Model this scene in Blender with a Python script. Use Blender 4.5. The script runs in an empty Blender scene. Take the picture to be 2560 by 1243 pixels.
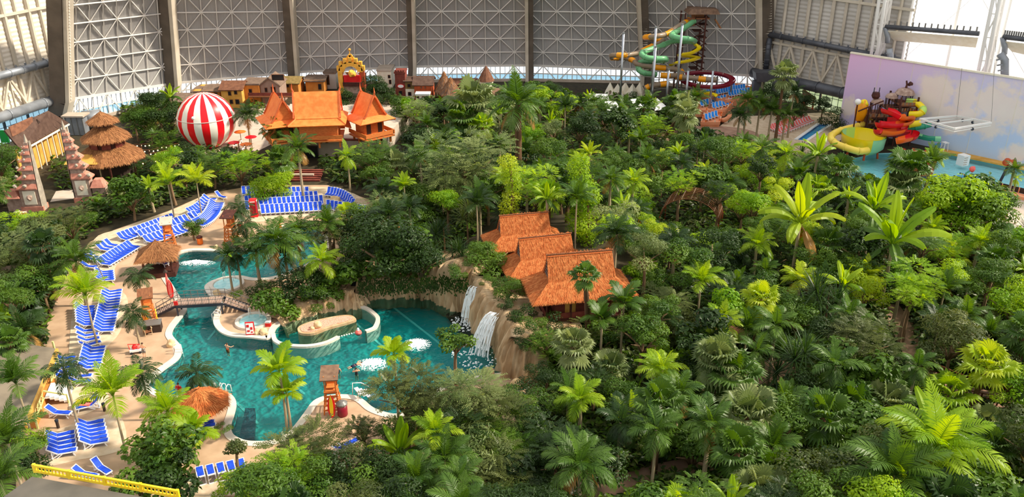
import bpy, bmesh, math, random
from mathutils import Vector, Matrix, noise
from mathutils.geometry import tessellate_polygon
R = math.radians
rnd = random.Random(7)
sc = bpy.context.scene
col = sc.collection

# ------------------------------------------------------------------ camera, sky, sun, exposure
CAMH, FPX, PITCH = 50.0, 2100.0, R(24.8)
cam_data = bpy.data.cameras.new('camera')
cam_data.sensor_width = 36.0
cam_data.lens = FPX / 2560 * 36.0
cam_data.clip_end = 2000
cam = bpy.data.objects.new('camera', cam_data)
cam.location = (0, 0, CAMH)
cam.rotation_euler = (math.pi / 2 - PITCH, 0, 0)
col.objects.link(cam)
sc.camera = cam

world = bpy.data.worlds.new('sky')
sc.world = world
world.use_nodes = True
bg = world.node_tree.nodes['Background']
bg.inputs[0].default_value = (0.97, 0.98, 1.0, 1)
bg.inputs[1].default_value = 0.8

sun_data = bpy.data.lights.new('sun', 'SUN')
sun_data.energy = 5.2
sun_data.angle = R(5)
sun_data.color = (1.0, 0.90, 0.74)
sun = bpy.data.objects.new('sun', sun_data)
sun.rotation_euler = Vector((-0.74, -0.02, -0.66)).to_track_quat('-Z', 'Y').to_euler()
col.objects.link(sun)

vs = sc.view_settings
vs.view_transform = 'Standard'
vs.look = 'None'
vs.exposure = 0.32
vs.gamma = 1.0
vs.use_curve_mapping = False

# ------------------------------------------------------------------ geometry of the view: where a sight line meets a level or a depth
CP, SP = math.cos(PITCH), math.sin(PITCH)
def ray(px, py):
    v = 621.5 - py
    return Vector((px - 1280, FPX * CP + v * SP, -FPX * SP + v * CP))
def G(px, py, z=0.0):
    d = ray(px, py)
    t = (z - CAMH) / d.z
    return Vector((d.x * t, d.y * t, z))
def GY(px, py, Y):
    d = ray(px, py)
    t = Y / d.y
    return Vector((d.x * t, Y, CAMH + d.z * t))
def proj(p):
    q = Vector(p) - Vector((0, 0, CAMH))
    dep = q.y * CP - q.z * SP
    up = q.y * SP + q.z * CP
    return 1280 + FPX * q.x / dep, 621.5 - FPX * up / dep
def ppm(p):
    q = Vector(p) - Vector((0, 0, CAMH))
    return FPX / (q.y * CP - q.z * SP)

# ------------------------------------------------------------------ materials
def lin(c):
    return tuple(((v / 255) / 12.92 if v <= 10.31 else ((v / 255 + 0.055) / 1.055) ** 2.4) for v in c)
MATS = {}
def mat(name, c, c2=None, scale=3.0, rough=0.7, metal=0.0, bump=0.0, bscale=20.0, emit=0.0, stretch=None, spec=0.4, detail=4.0):
    if name in MATS:
        return MATS[name]
    m = bpy.data.materials.new(name)
    m.use_nodes = True
    nt = m.node_tree
    b = nt.nodes['Principled BSDF']
    b.inputs['Roughness'].default_value = rough
    b.inputs['Metallic'].default_value = metal
    b.inputs['Specular IOR Level'].default_value = spec
    a = lin(c)
    b.inputs['Base Color'].default_value = (*a, 1)
    tc = None
    if c2 or bump:
        tc = nt.nodes.new('ShaderNodeTexCoord')
        src = tc.outputs['Object']
        if stretch:
            mp = nt.nodes.new('ShaderNodeMapping')
            mp.inputs['Scale'].default_value = stretch
            nt.links.new(src, mp.inputs[0]); src = mp.outputs[0]
    if c2:
        n = nt.nodes.new('ShaderNodeTexNoise')
        n.inputs['Scale'].default_value = scale
        n.inputs['Detail'].default_value = detail
        nt.links.new(src, n.inputs['Vector'])
        r = nt.nodes.new('ShaderNodeValToRGB')
        r.color_ramp.elements[0].position = 0.35
        r.color_ramp.elements[1].position = 0.65
        r.color_ramp.elements[0].color = (*a, 1)
        r.color_ramp.elements[1].color = (*lin(c2), 1)
        nt.links.new(n.outputs['Fac'], r.inputs[0])
        nt.links.new(r.outputs[0], b.inputs['Base Color'])
    if bump:
        n = nt.nodes.new('ShaderNodeTexNoise')
        n.inputs['Scale'].default_value = bscale
        n.inputs['Detail'].default_value = 3
        nt.links.new(src, n.inputs['Vector'])
        bp = nt.nodes.new('ShaderNodeBump')
        bp.inputs['Strength'].default_value = bump
        nt.links.new(n.outputs['Fac'], bp.inputs['Height'])
        nt.links.new(bp.outputs[0], b.inputs['Normal'])
    if emit:
        b.inputs['Emission Color'].default_value = (*a, 1)
        b.inputs['Emission Strength'].default_value = emit
    MATS[name] = m
    return m
def leafmat(name, c, c2, trans=0.32, rough=0.42, spec=0.3):
    """leaf: front colour drawn between two greens by plant and by place, part of the light passes through"""
    m = bpy.data.materials.new(name)
    m.use_nodes = True
    nt = m.node_tree
    b = nt.nodes['Principled BSDF']
    out = nt.nodes['Material Output']
    oi = nt.nodes.new('ShaderNodeObjectInfo')
    tc = nt.nodes.new('ShaderNodeTexCoord')
    n = nt.nodes.new('ShaderNodeTexNoise')
    n.inputs['Scale'].default_value = 1.7
    n.inputs['Detail'].default_value = 3
    nt.links.new(tc.outputs['Object'], n.inputs['Vector'])
    mx = nt.nodes.new('ShaderNodeMath'); mx.operation = 'MULTIPLY_ADD'
    nt.links.new(oi.outputs['Random'], mx.inputs[0]); mx.inputs[1].default_value = 0.7
    ad = nt.nodes.new('ShaderNodeMath'); ad.operation = 'SUBTRACT'
    nt.links.new(n.outputs['Fac'], ad.inputs[0]); ad.inputs[1].default_value = 0.35
    nt.links.new(ad.outputs[0], mx.inputs[2])
    r = nt.nodes.new('ShaderNodeMix'); r.data_type = 'RGBA'
    r.inputs['A'].default_value = (*lin(c), 1); r.inputs['B'].default_value = (*lin(c2), 1)
    nt.links.new(mx.outputs[0], r.inputs['Factor'])
    nt.links.new(r.outputs['Result'], b.inputs['Base Color'])
    b.inputs['Roughness'].default_value = rough
    b.inputs['Specular IOR Level'].default_value = spec
    tr = nt.nodes.new('ShaderNodeBsdfTranslucent')
    hs = nt.nodes.new('ShaderNodeHueSaturation')
    hs.inputs['Hue'].default_value = 0.48
    hs.inputs['Saturation'].default_value = 1.15
    hs.inputs['Value'].default_value = 1.7
    nt.links.new(r.outputs['Result'], hs.inputs['Color'])
    nt.links.new(hs.outputs[0], tr.inputs['Color'])
    ms = nt.nodes.new('ShaderNodeMixShader')
    ms.inputs[0].default_value = trans
    nt.links.new(b.outputs[0], ms.inputs[1]); nt.links.new(tr.outputs[0], ms.inputs[2])
    nt.links.new(ms.outputs[0], out.inputs['Surface'])
    MATS[name] = m
    return m
def watermat(name, tint, gloss=0.05, bscale=1.1, bump=0.8):
    m = bpy.data.materials.new(name)
    m.use_nodes = True
    nt = m.node_tree
    nt.nodes.remove(nt.nodes['Principled BSDF'])
    out = nt.nodes['Material Output']
    t = nt.nodes.new('ShaderNodeBsdfTransparent'); t.inputs[0].default_value = (*lin(tint), 1)
    g = nt.nodes.new('ShaderNodeBsdfGlossy'); g.inputs['Roughness'].default_value = gloss
    f = nt.nodes.new('ShaderNodeFresnel'); f.inputs['IOR'].default_value = 1.33
    tc = nt.nodes.new('ShaderNodeTexCoord')
    n = nt.nodes.new('ShaderNodeTexNoise'); n.inputs['Scale'].default_value = bscale; n.inputs['Detail'].default_value = 4
    n.inputs['Distortion'].default_value = 0.6
    nt.links.new(tc.outputs['Object'], n.inputs['Vector'])
    bp = nt.nodes.new('ShaderNodeBump'); bp.inputs['Strength'].default_value = bump; bp.inputs['Distance'].default_value = 0.25
    nt.links.new(n.outputs['Fac'], bp.inputs['Height'])
    nt.links.new(bp.outputs[0], g.inputs['Normal']); nt.links.new(bp.outputs[0], f.inputs['Normal'])
    ms = nt.nodes.new('ShaderNodeMixShader')
    nt.links.new(f.outputs[0], ms.inputs[0]); nt.links.new(t.outputs[0], ms.inputs[1]); nt.links.new(g.outputs[0], ms.inputs[2])
    nt.links.new(ms.outputs[0], out.inputs['Surface'])
    MATS[name] = m
    return m
M = MATS
mat('soil', (44, 38, 24), (66, 56, 34), 0.8, 0.95, bump=0.3, bscale=6)
mat('paving', (176, 144, 114), (194, 162, 132), 0.5, 0.85, bump=0.12, bscale=9)
mat('sand', (198, 173, 143), (216, 194, 166), 1.2, 0.95, bump=0.9, bscale=5)
mat('coping', (214, 202, 184), (226, 214, 198), 1.0, 0.6)
mat('path', (158, 122, 102), (178, 142, 120), 0.7, 0.85)
mat('rock', (172, 138, 98), (206, 178, 140), 0.9, 0.85, bump=0.7, bscale=4, stretch=(1, 1, 0.3))
mat('boulder', (206, 170, 122), (232, 204, 158), 1.5, 0.8, bump=0.4, bscale=5)
mat('darkrock', (92, 68, 48), (128, 98, 72), 1.0, 0.9, bump=0.5, bscale=4)
mat('panel', (162, 159, 157), (174, 171, 168), 0.15, 0.6)
mat('beam', (226, 220, 212), rough=0.5)
mat('ribdark', (92, 82, 72), (110, 98, 86), 0.3, 0.7)
mat('riblight', (196, 184, 164), (212, 200, 182), 0.3, 0.6)
mat('creamclad', (226, 214, 196), (238, 228, 212), 0.2, 0.5)
mat('greyclad', (186, 180, 172), (200, 194, 186), 0.2, 0.5)
mat('duct', (132, 136, 142), (156, 160, 166), 0.5, 0.4, metal=0.3)
mat('ductdark', (74, 76, 82), (92, 94, 100), 0.5, 0.45, metal=0.3)
mat('white', (244, 242, 238), rough=0.45)
mat('whitesteel', (240, 236, 230), rough=0.4)
mat('steel', (176, 180, 186), rough=0.3, metal=0.8)
mat('greysteel', (128, 126, 122), rough=0.45, metal=0.4)
mat('darksteel', (48, 54, 66), rough=0.45, metal=0.3)
mat('windowglow', (236, 244, 250), rough=0.2, emit=0.75)
mat('windowblue', (170, 214, 236), rough=0.2, emit=0.6)
mat('windowgreen', (206, 226, 170), (240, 248, 236), 0.35, 0.2, emit=0.5)
mat('membrane', (255, 253, 248), rough=0.5, emit=1.1)
mat('fabricblue', (14, 62, 196), (22, 78, 214), 4, 0.7)
mat('fabricsky', (10, 122, 224), (30, 146, 236), 4, 0.7)
mat('fabriccoral', (236, 92, 84), (246, 128, 118), 4, 0.7)
mat('plastic', (246, 246, 250), rough=0.35)
mat('thatch', (164, 78, 30), (198, 108, 52), 2.2, 0.9, bump=0.6, bscale=9, stretch=(3, 3, 0.5))
mat('straw', (184, 96, 42), (212, 132, 72), 1.5, 0.85)
mat('thatchbrown', (126, 80, 46), (158, 106, 64), 1.6, 0.9, bump=0.7, bscale=9, stretch=(2, 2, 0.5))
mat('strawbrown', (140, 90, 52), (176, 122, 76), 1.5, 0.85)
mat('thatchdim', (104, 78, 62), (136, 106, 84), 1.6, 0.9, bump=0.5, bscale=8)
mat('darkwood', (64, 30, 22), (86, 42, 30), 2, 0.7)
mat('brownwood', (110, 66, 40), (140, 88, 54), 2, 0.75, stretch=(6, 1, 1))
mat('orangewood', (196, 104, 44), (222, 132, 64), 2, 0.7, stretch=(1, 1, 5))
mat('orangetile', (240, 116, 44), (250, 138, 64), 1.2, 0.55)
mat('orangetiledark', (190, 88, 44), (206, 104, 56), 1.5, 0.55)
mat('ochre', (206, 150, 62), (226, 172, 84), 0.8, 0.85)
mat('ochreorange', (196, 120, 46), (212, 140, 64), 0.8, 0.85)
mat('pinkgrey', (150, 124, 110), (166, 140, 124), 0.8, 0.85)
mat('brownroof', (104, 66, 48), (132, 88, 64), 1.5, 0.85, bump=0.3)
mat('oliveroof', (122, 102, 56), (150, 126, 76), 1.5, 0.85)
mat('greyroof', (112, 92, 78), (134, 112, 96), 1.5, 0.85)
mat('darkroof', (78, 56, 46), (98, 74, 62), 1.2, 0.8)
mat('redbrown', (112, 50, 40), (134, 64, 50), 1.2, 0.8)
mat('rustred', (168, 70, 34), (188, 88, 46), 1.2, 0.8)
mat('cream', (238, 226, 200), (246, 238, 218), 1, 0.8)
mat('gold', (238, 168, 50), (250, 192, 84), 1.2, 0.5)
mat('yellow', (250, 206, 20), (252, 216, 50), 1, 0.5)
mat('red', (216, 24, 26), (226, 40, 40), 1, 0.4)
mat('redbright', (236, 20, 32), rough=0.35)
mat('balloonwhite', (238, 236, 222), rough=0.45)
mat('orange', (240, 116, 30), rough=0.45)
mat('slideorange', (246, 160, 16), rough=0.3)
mat('slidebrown', (146, 126, 104), rough=0.35)
mat('slidegreen', (112, 176, 124), rough=0.3)
mat('slideyellow', (246, 220, 24), rough=0.3)
mat('slidepale', (248, 216, 84), rough=0.3)
mat('slidelime', (186, 226, 110), rough=0.3)
mat('slidemint', (156, 220, 168), rough=0.3)
mat('slideteal', (56, 158, 124), rough=0.3)
mat('slidered', (226, 32, 44), rough=0.3)
mat('slidedark', (128, 22, 40), rough=0.35)
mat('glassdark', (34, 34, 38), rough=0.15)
mat('shutter', (60, 44, 36), rough=0.8)
mat('stone', (150, 122, 108), (186, 160, 144), 1.6, 0.9, bump=0.5, bscale=6)
mat('pinktile', (188, 120, 100), (208, 142, 120), 2, 0.8, bump=0.4, bscale=8)
mat('greystone', (150, 140, 126), (180, 168, 150), 1.4, 0.9, bump=0.6, bscale=5)
mat('concrete', (182, 166, 148), (198, 182, 166), 0.6, 0.85)
mat('terrace', (226, 142, 100), (240, 164, 122), 0.8, 0.8)
mat('canopydark', (84, 80, 72), (104, 98, 88), 0.7, 0.85)
mat('canopybeige', (128, 116, 98), (104, 94, 80), 0.5, 0.9)
mat('limewood', (216, 214, 130), (230, 228, 156), 2, 0.7)
mat('skin', (222, 160, 124), rough=0.55)
mat('hair', (70, 46, 30), rough=0.7)
mat('navy', (26, 32, 62), rough=0.7)
mat('blackcloth', (24, 24, 28), rough=0.7)
mat('bark', (112, 88, 64), (142, 114, 84), 3, 0.9, bump=0.5, bscale=8)
mat('barkpale', (150, 134, 106), (178, 160, 128), 3, 0.85, bump=0.3)
mat('barkred', (88, 62, 42), (120, 88, 60), 4, 0.95, bump=0.7, bscale=10)
mat('poolfloor', (6, 138, 140), (30, 176, 166), 0.10, 0.7)
mat('poolline', (120, 214, 204), rough=0.7)
mat('pooldeep', (10, 92, 100), rough=0.8)
mat('foam', (246, 252, 252), rough=0.6)
mat('seafloor', (168, 236, 244), (190, 244, 248), 0.06, 0.7)
mat('bluefloor', (24, 178, 232), rough=0.7)
mat('jacuzzi', (150, 214, 216), (196, 236, 232), 2.5, 0.3, bump=0.5, bscale=6)
mat('gravel', (206, 128, 104), (232, 184, 160), 9, 0.9, bump=0.6, bscale=16)
mat('lampglow', (255, 226, 170), rough=0.5, emit=5.0)
watermat('water', (206, 240, 240))
watermat('waterblue', (238, 252, 254))
leafmat('leafdark', (26, 48, 12), (54, 80, 24))
leafmat('leafmid', (46, 80, 16), (94, 124, 34))
leafmat('leafolive', (56, 72, 28), (100, 108, 54))
leafmat('leaflime', (88, 138, 14), (158, 184, 36), trans=0.45)
leafmat('leafpalm', (46, 80, 22), (92, 122, 42))
leafmat('leafpalmdark', (28, 52, 20), (56, 82, 34))
leafmat('leafpalmbright', (98, 142, 16), (162, 184, 40), trans=0.45)
leafmat('leafyellow', (128, 160, 18), (176, 188, 46), trans=0.45)
leafmat('leafpale', (78, 100, 48), (136, 146, 90))
leafmat('leafdry', (136, 96, 44), (176, 136, 70), trans=0.25)
# ------------------------------------------------------------------ mesh and object helpers
class MB:
    def __init__(s):
        s.v = []; s.f = []
    def add(s, vs_, fs):
        b = len(s.v)
        s.v += [tuple(p) for p in vs_]
        s.f += [tuple(i + b for i in f) for f in fs]
        return s
    def box(s, c, d, rz=0.0, ry=0.0, rx=0.0):
        m = Matrix.Rotation(rz, 3, 'Z') @ Matrix.Rotation(ry, 3, 'Y') @ Matrix.Rotation(rx, 3, 'X')
        c = Vector(c); h = Vector(d) / 2
        P = [c + m @ Vector((h.x * a, h.y * b, h.z * e)) for e in (-1, 1) for a, b in ((-1, -1), (1, -1), (1, 1), (-1, 1))]
        return s.add(P, [(3, 2, 1, 0), (4, 5, 6, 7), (0, 1, 5, 4), (1, 2, 6, 5), (2, 3, 7, 6), (3, 0, 4, 7)])
    def beam(s, a, b, w, h=None, up=(0, 0, 1)):
        a, b = Vector(a), Vector(b); h = h or w
        d = (b - a).normalized(); up = Vector(up)
        if abs(d.dot(up)) > 0.97: up = Vector((0, 1, 0)) if abs(d.y) < 0.9 else Vector((1, 0, 0))
        x = d.cross(up).normalized() * w / 2; y = x.cross(d).normalized() * h / 2
        P = [a - x - y, a + x - y, a + x + y, a - x + y, b - x - y, b + x - y, b + x + y, b - x + y]
        return s.add(P, [(0, 1, 2, 3), (7, 6, 5, 4), (0, 4, 5, 1), (1, 5, 6, 2), (2, 6, 7, 3), (3, 7, 4, 0)])
    def tube(s, pts, r, n=8, caps=True, squash=1.0, arc=None):
        pts = [Vector(p) for p in pts]; N = len(pts)
        rr = r if isinstance(r, (list, tuple)) else [r] * N
        P = []; nrm = None
        for i in range(N):
            t = (pts[min(i + 1, N - 1)] - pts[max(i - 1, 0)])
            t = t.normalized() if t.length > 1e-9 else Vector((0, 0, 1))
            if arc is not None:
                nrm = Vector((0, 0, 1)).cross(t)
                nrm = nrm.normalized() if nrm.length > 1e-6 else Vector((1, 0, 0))
            elif nrm is None:
                nrm = t.orthogonal().normalized()
            else:
                nrm = (nrm - t * nrm.dot(t)).normalized()
            bn = t.cross(nrm)
            a0, a1 = arc if arc else (0, 2 * math.pi)
            k = n if arc is None else n - 1
            for j in range(n):
                a = a0 + (a1 - a0) * j / k
                P.append(pts[i] + (nrm * math.cos(a) + bn * math.sin(a) * squash) * rr[i])
        F = []
        for i in range(N - 1):
            for j in range(n if arc is None else n - 1):
                j2 = (j + 1) % n
                F.append((i * n + j, i * n + j2, (i + 1) * n + j2, (i + 1) * n + j))
        if caps and arc is None:
            F += [tuple(range(n))[::-1], tuple(range((N - 1) * n, N * n))]
        return s.add(P, F)
    def lathe(s, prof, n=16, c=(0, 0, 0), a0=0.0, sx=1.0, sy=1.0):
        c = Vector(c); P = []; F = []
        for r, z in prof:
            for j in range(n):
                a = a0 + 2 * math.pi * j / n
                P.append(c + Vector((r * math.cos(a) * sx, r * math.sin(a) * sy, z)))
        for i in range(len(prof) - 1):
            for j in range(n):
                j2 = (j + 1) % n
                F.append((i * n + j, i * n + j2, (i + 1) * n + j2, (i + 1) * n + j))
        F += [tuple(range(n))[::-1], tuple(range((len(prof) - 1) * n, len(prof) * n))]
        return s.add(P, F)
    def prism(s, poly, z0, z1):
        n = len(poly)
        tri = tessellate_polygon([[Vector((p[0], p[1], 0)) for p in poly]])
        P = [(p[0], p[1], z0) for p in poly] + [(p[0], p[1], z1) for p in poly]
        F = [tuple(t) for t in tri] + [tuple(i + n for i in t) for t in tri]
        F += [(i, (i + 1) % n, (i + 1) % n + n, i + n) for i in range(n)]
        return s.add(P, F)
    def quad(s, a, b, c, d):
        return s.add([a, b, c, d], [(0, 1, 2, 3)])
    def slab(s, pts, th):
        """flat polygon given in 3D with a thickness along its normal"""
        pts = [Vector(p) for p in pts]; n = len(pts)
        nr = Vector((0, 0, 0))
        for i in range(n):
            nr += (pts[i] - pts[0]).cross(pts[(i + 1) % n] - pts[0])
        nr = nr.normalized() * th
        return s.add(pts + [p - nr for p in pts], [tuple(range(n)), tuple(range(2 * n - 1, n - 1, -1))] +
                     [(i, i + n, (i + 1) % n + n, (i + 1) % n) for i in range(n)])
    def grid(s, rows):
        m = len(rows[0]); P = [p for r in rows for p in r]
        return s.add(P, [(i * m + j, i * m + j + 1, (i + 1) * m + j + 1, (i + 1) * m + j) for i in range(len(rows) - 1) for j in range(m - 1)])
    def mesh(s, name, m, smooth=False):
        me = bpy.data.meshes.new(name)
        me.from_pydata(s.v, [], s.f)
        me.materials.append(M[m] if isinstance(m, str) else m)
        if smooth:
            me.polygons.foreach_set('use_smooth', [True] * len(me.polygons))
        me.update()
        return me
    def build(s, name, m, parent=None, smooth=False, loc=None):
        return obj(name, s.mesh(name, m, smooth), parent, loc)
def obj(name, me, parent=None, loc=None, rot=None, scale=None):
    o = bpy.data.objects.new(name, me)
    col.objects.link(o)
    if parent: o.parent = parent
    if loc is not None: o.location = loc
    if rot is not None: o.rotation_euler = rot
    if scale is not None: o.scale = scale if isinstance(scale, (tuple, list, Vector)) else (scale,) * 3
    return o
def tag(o, label, cat, group=None, kind=None):
    if label: o['label'] = label
    if cat: o['category'] = cat
    if group: o['group'] = group
    if kind: o['kind'] = kind
    return o
def thing(name, label, cat, loc=(0, 0, 0), rz=0.0, group=None, scale=None):
    return tag(obj(name, None, None, loc, (0, 0, rz), scale), label, cat, group)
def structure(o, label=None):
    o['kind'] = 'structure'
    if label: o['label'] = label
    return o
def dup(root, loc, rz=0.0, label=None, group=None, scale=None):
    r = root.copy(); col.objects.link(r)
    r.location = loc; r.rotation_euler = (0, 0, rz)
    if scale is not None: r.scale = (scale,) * 3
    if label: r['label'] = label
    if group: r['group'] = group
    for ch in root.children:
        c = ch.copy(); col.objects.link(c); c.parent = r
        for g in ch.children:
            d = g.copy(); col.objects.link(d); d.parent = c
    return r
def V2(p): return (p[0], p[1])
def catmull(pts, k=5, closed=True):
    pts = [Vector(p) for p in pts]; n = len(pts); out = []
    for i in range(n if closed else n - 1):
        if closed:
            a, b, c, d = pts[i - 1], pts[i], pts[(i + 1) % n], pts[(i + 2) % n]
        else:
            a, b, c, d = pts[max(i - 1, 0)], pts[i], pts[i + 1], pts[min(i + 2, n - 1)]
        for j in range(k):
            t = j / k
            out.append(0.5 * ((2 * b) + (c - a) * t + (2 * a - 5 * b + 4 * c - d) * t * t + (3 * b - a - 3 * c + d) * t ** 3))
    if not closed: out.append(pts[-1])
    return out
def inside(p, poly):
    x, y = p[0], p[1]; c = False; n = len(poly)
    for i in range(n):
        x1, y1 = poly[i][0], poly[i][1]; x2, y2 = poly[(i + 1) % n][0], poly[(i + 1) % n][1]
        if (y1 > y) != (y2 > y) and x < (x2 - x1) * (y - y1) / (y2 - y1) + x1: c = not c
    return c
def offset(poly, d):
    n = len(poly); area = sum(poly[i][0] * poly[(i + 1) % n][1] - poly[(i + 1) % n][0] * poly[i][1] for i in range(n))
    sg = 1 if area > 0 else -1; out = []
    for i in range(n):
        a, b = Vector(V2(poly[i - 1])), Vector(V2(poly[(i + 1) % n]))
        t = (b - a).normalized()
        nn = Vector((t.y, -t.x)) * sg
        out.append(Vector((poly[i][0] + nn.x * d, poly[i][1] + nn.y * d, 0)))
    return out
def holed(name, outer, holes, z, m, kind='structure'):
    loops = [[Vector((p[0], p[1], 0)) for p in l] for l in [outer] + holes]
    tri = tessellate_polygon(loops)
    P = [(p.x, p.y, z) for l in loops for p in l]
    mb = MB(); F = []
    for t in tri:
        a, b, c = (Vector(P[i]) for i in t)
        F.append(tuple(t) if (b - a).cross(c - a).z > 0 else tuple(t)[::-1])
    mb.add(P, F)
    o = mb.build(name, m)
    if kind: o['kind'] = kind
    return o
def band(name, line, w, z0, z1, m, parent=None, closed=False):
    """raised strip of width w along a line in plan"""
    n = len(line); mb = MB(); P = []; F = []
    for i in range(n):
        a = line[i - 1] if (closed or i) else line[i]
        b = line[(i + 1) % n] if (closed or i < n - 1) else line[i]
        t = Vector((b[0] - a[0], b[1] - a[1])).normalized(); nn = Vector((t.y, -t.x)) * w / 2
        x, y = line[i][0], line[i][1]
        P += [(x - nn.x, y - nn.y, z0), (x - nn.x, y - nn.y, z1), (x + nn.x, y + nn.y, z1), (x + nn.x, y + nn.y, z0)]
    for i in range(n if closed else n - 1):
        j = (i + 1) % n
        F += [(4 * i + k, 4 * j + k, 4 * j + k + 1, 4 * i + k + 1) for k in range(3)]
    mb.add(P, F)
    return mb.build(name, m, parent)
def blob(r, n=2, seed=0, amp=0.25, sq=(1, 1, 1), freq=1.0):
    bm = bmesh.new(); bmesh.ops.create_icosphere(bm, subdivisions=n, radius=1.0)
    mb = MB(); P = []
    for v in bm.verts:
        k = 1 + amp * noise.noise(v.co * freq * 1.3 + Vector((seed * 7.3, seed * 3.1, 0)))
        P.append((v.co.x * r * sq[0] * k, v.co.y * r * sq[1] * k, v.co.z * r * sq[2] * k))
    mb.add(P, [tuple(v.index for v in f.verts) for f in bm.faces]); bm.free()
    return mb
ORD = ['first', 'second', 'third', 'fourth', 'fifth', 'sixth', 'seventh', 'eighth', 'ninth', 'tenth', 'eleventh', 'twelfth', 'thirteenth', 'fourteenth', 'fifteenth', 'sixteenth',
       'seventeenth', 'eighteenth', 'nineteenth', 'twentieth'] + ['twenty-' + w for w in ('first', 'second', 'third', 'fourth', 'fifth', 'sixth', 'seventh', 'eighth', 'ninth')] + ['thirtieth'] + \
      ['thirty-' + w for w in ('first', 'second', 'third', 'fourth', 'fifth', 'sixth', 'seventh', 'eighth', 'ninth')]
# ------------------------------------------------------------------ ground, pools
POOLPX = [(434, 643), (470, 630), (518, 629), (575, 631), (621, 624), (640, 600), (665, 583), (695, 573), (740, 566), (790, 572), (812, 600), (800, 640), (740, 676), (680, 695), (635, 698),
          (600, 692), (560, 697), (530, 705), (513, 718), (517, 733), (532, 748), (545, 765), (537, 786), (535, 811), (551, 832), (579, 843), (625, 846), (668, 850), (683, 838), (694, 818), (732, 798),
          (785, 780), (856, 769), (890, 766), (905, 758), (893, 742), (905, 735), (950, 740), (985, 738), (1024, 737), (1065, 740), (1098, 748), (1122, 762), (1155, 772), (1187, 777), (1188, 800), (1199, 822), (1225, 845),
          (1245, 868), (1262, 890), (1272, 915), (1266, 933), (1210, 941), (1120, 962), (1075, 988), (1045, 1012), (1000, 1037), (969, 1036), (933, 1023), (912, 1006), (891, 994), (856, 990),
          (817, 993), (785, 1006), (763, 1034), (742, 1062), (715, 1090), (679, 1105), (629, 1107), (601, 1101), (581, 1087), (578, 1062), (586, 1034), (590, 1009), (579, 991), (558, 981), (526, 981),
          (470, 992), (420, 990), (388, 978), (371, 965), (383, 948), (413, 924), (445, 900), (454, 882), (451, 867), (433, 845), (430, 833), (437, 817), (456, 793), (467, 777), (462, 764), (450, 746), (432, 716), (415, 688), (420, 665)]
POOL = catmull([G(*p, -0.12) for p in POOLPX], 4)
SEAPX = [(2100, 405), (2190, 385), (2347, 379), (2450, 400), (2560, 424), (2760, 470), (2760, 540), (2560, 492), (2480, 472), (2400, 453), (2330, 478), (2200, 478), (2110, 440)]
SEA = [G(*p, -0.12) for p in SEAPX]
KIDPX = [(1988, 351), (2045, 311), (2076, 313), (2016, 354)]
KID = [G(*p, -0.12) for p in KIDPX]
BEACHPX = [(40, 1262), (40, 1090), (95, 940), (120, 800), (175, 670), (225, 605), (285, 575), (420, 528), (520, 484), (600, 470), (640, 463), (820, 463), (925, 500), (965, 560), (905, 625), (930, 700), (1240, 700),
           (1350, 830), (1350, 960), (1370, 1020), (1280, 1100), (1200, 1150), (900, 1180), (760, 1205), (690, 1262), (400, 1300)]
BEACH = [G(*p) for p in BEACHPX]
BIG = [Vector(p) for p in ((-190, 12, 0), (190, 12, 0), (190, 270, 0), (-190, 270, 0))]
tag(holed('floor_jungle', BIG, [BEACH, SEA, KID], -0.05, 'soil'), 'dark soil floor under the indoor rainforest', None)
tag(holed('floor_beach', BEACH, [POOL], 0.0, 'paving'), 'beige textured paving around the teal lagoon', None)
def basin(name, poly, depth, m, label):
    mb = MB()
    n = len(poly)
    tri = tessellate_polygon([[Vector((p.x, p.y, 0)) for p in poly]])
    lo = [(p.x, p.y, -depth) for p in poly]; hi = [(p.x, p.y, 0.0) for p in poly]
    F = []
    for t in tri:
        a, b, c = (Vector(lo[i]) for i in t)
        F.append(tuple(t) if (b - a).cross(c - a).z > 0 else tuple(t)[::-1])
    mb.add(lo + hi, F + [(i, (i + 1) % n, (i + 1) % n + n, i + n) for i in range(n)])
    o = mb.build(name, m)
    return structure(o, label)
def surface(name, poly, z, m, label):
    mb = MB(); P = [(p.x, p.y, z) for p in poly]
    F = []
    for t in tessellate_polygon([[Vector((p.x, p.y, 0)) for p in poly]]):
        a, b, c = (Vector(P[i]) for i in t)
        F.append(tuple(t) if (b - a).cross(c - a).z > 0 else tuple(t)[::-1])
    o = mb.add(P, F).build(name, m)
    return structure(o, label)
basin('floor_lagoon', POOL, 1.5, 'poolfloor', 'teal painted basin of the winding lagoon')
surface('water_lagoon', POOL, -0.14, 'water', 'rippled teal water of the winding lagoon')
basin('floor_wave_pool', SEA, 0.9, 'seafloor', 'pale turquoise basin beside the mural wall')
surface('water_wave_pool', SEA, -0.14, 'waterblue', 'bright turquoise water beside the mural wall')
basin('floor_children_pool', KID, 0.5, 'bluefloor', 'bright blue basin below the coral loungers')
surface('water_children_pool', KID, -0.14, 'waterblue', 'clear blue water below the coral loungers')
structure(band('trim_lagoon_coping', offset(POOL, 0.33), 0.75, -0.14, 0.07, 'coping', closed=True), 'pale stone coping along the lagoon edge')
structure(band('trim_children_pool', KID, 0.6, -0.1, 0.08, 'white', closed=True), 'white coping of the small blue pool')
for i, (a, b) in enumerate((((488, 905), (645, 1060)), ((985, 770), (1100, 860)), ((700, 930), (760, 985)), ((880, 800), (1000, 905)), ((560, 800), (520, 850)))):
    p, q = G(*a, -1.47), G(*b, -1.47)
    tag(MB().beam(p, q, 0.28, 0.06).build('lane_line', 'poolline'), None, None, kind='structure')
# dark cave mouth floor and steps in the water
st = structure(MB().prism([V2(G(*p)) for p in ((612, 1012), (636, 1012), (634, 1085), (596, 1090))], -1.2, -0.4).build('floor_pool_step', 'pooldeep'), 'sunken grey step under the water')
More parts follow.
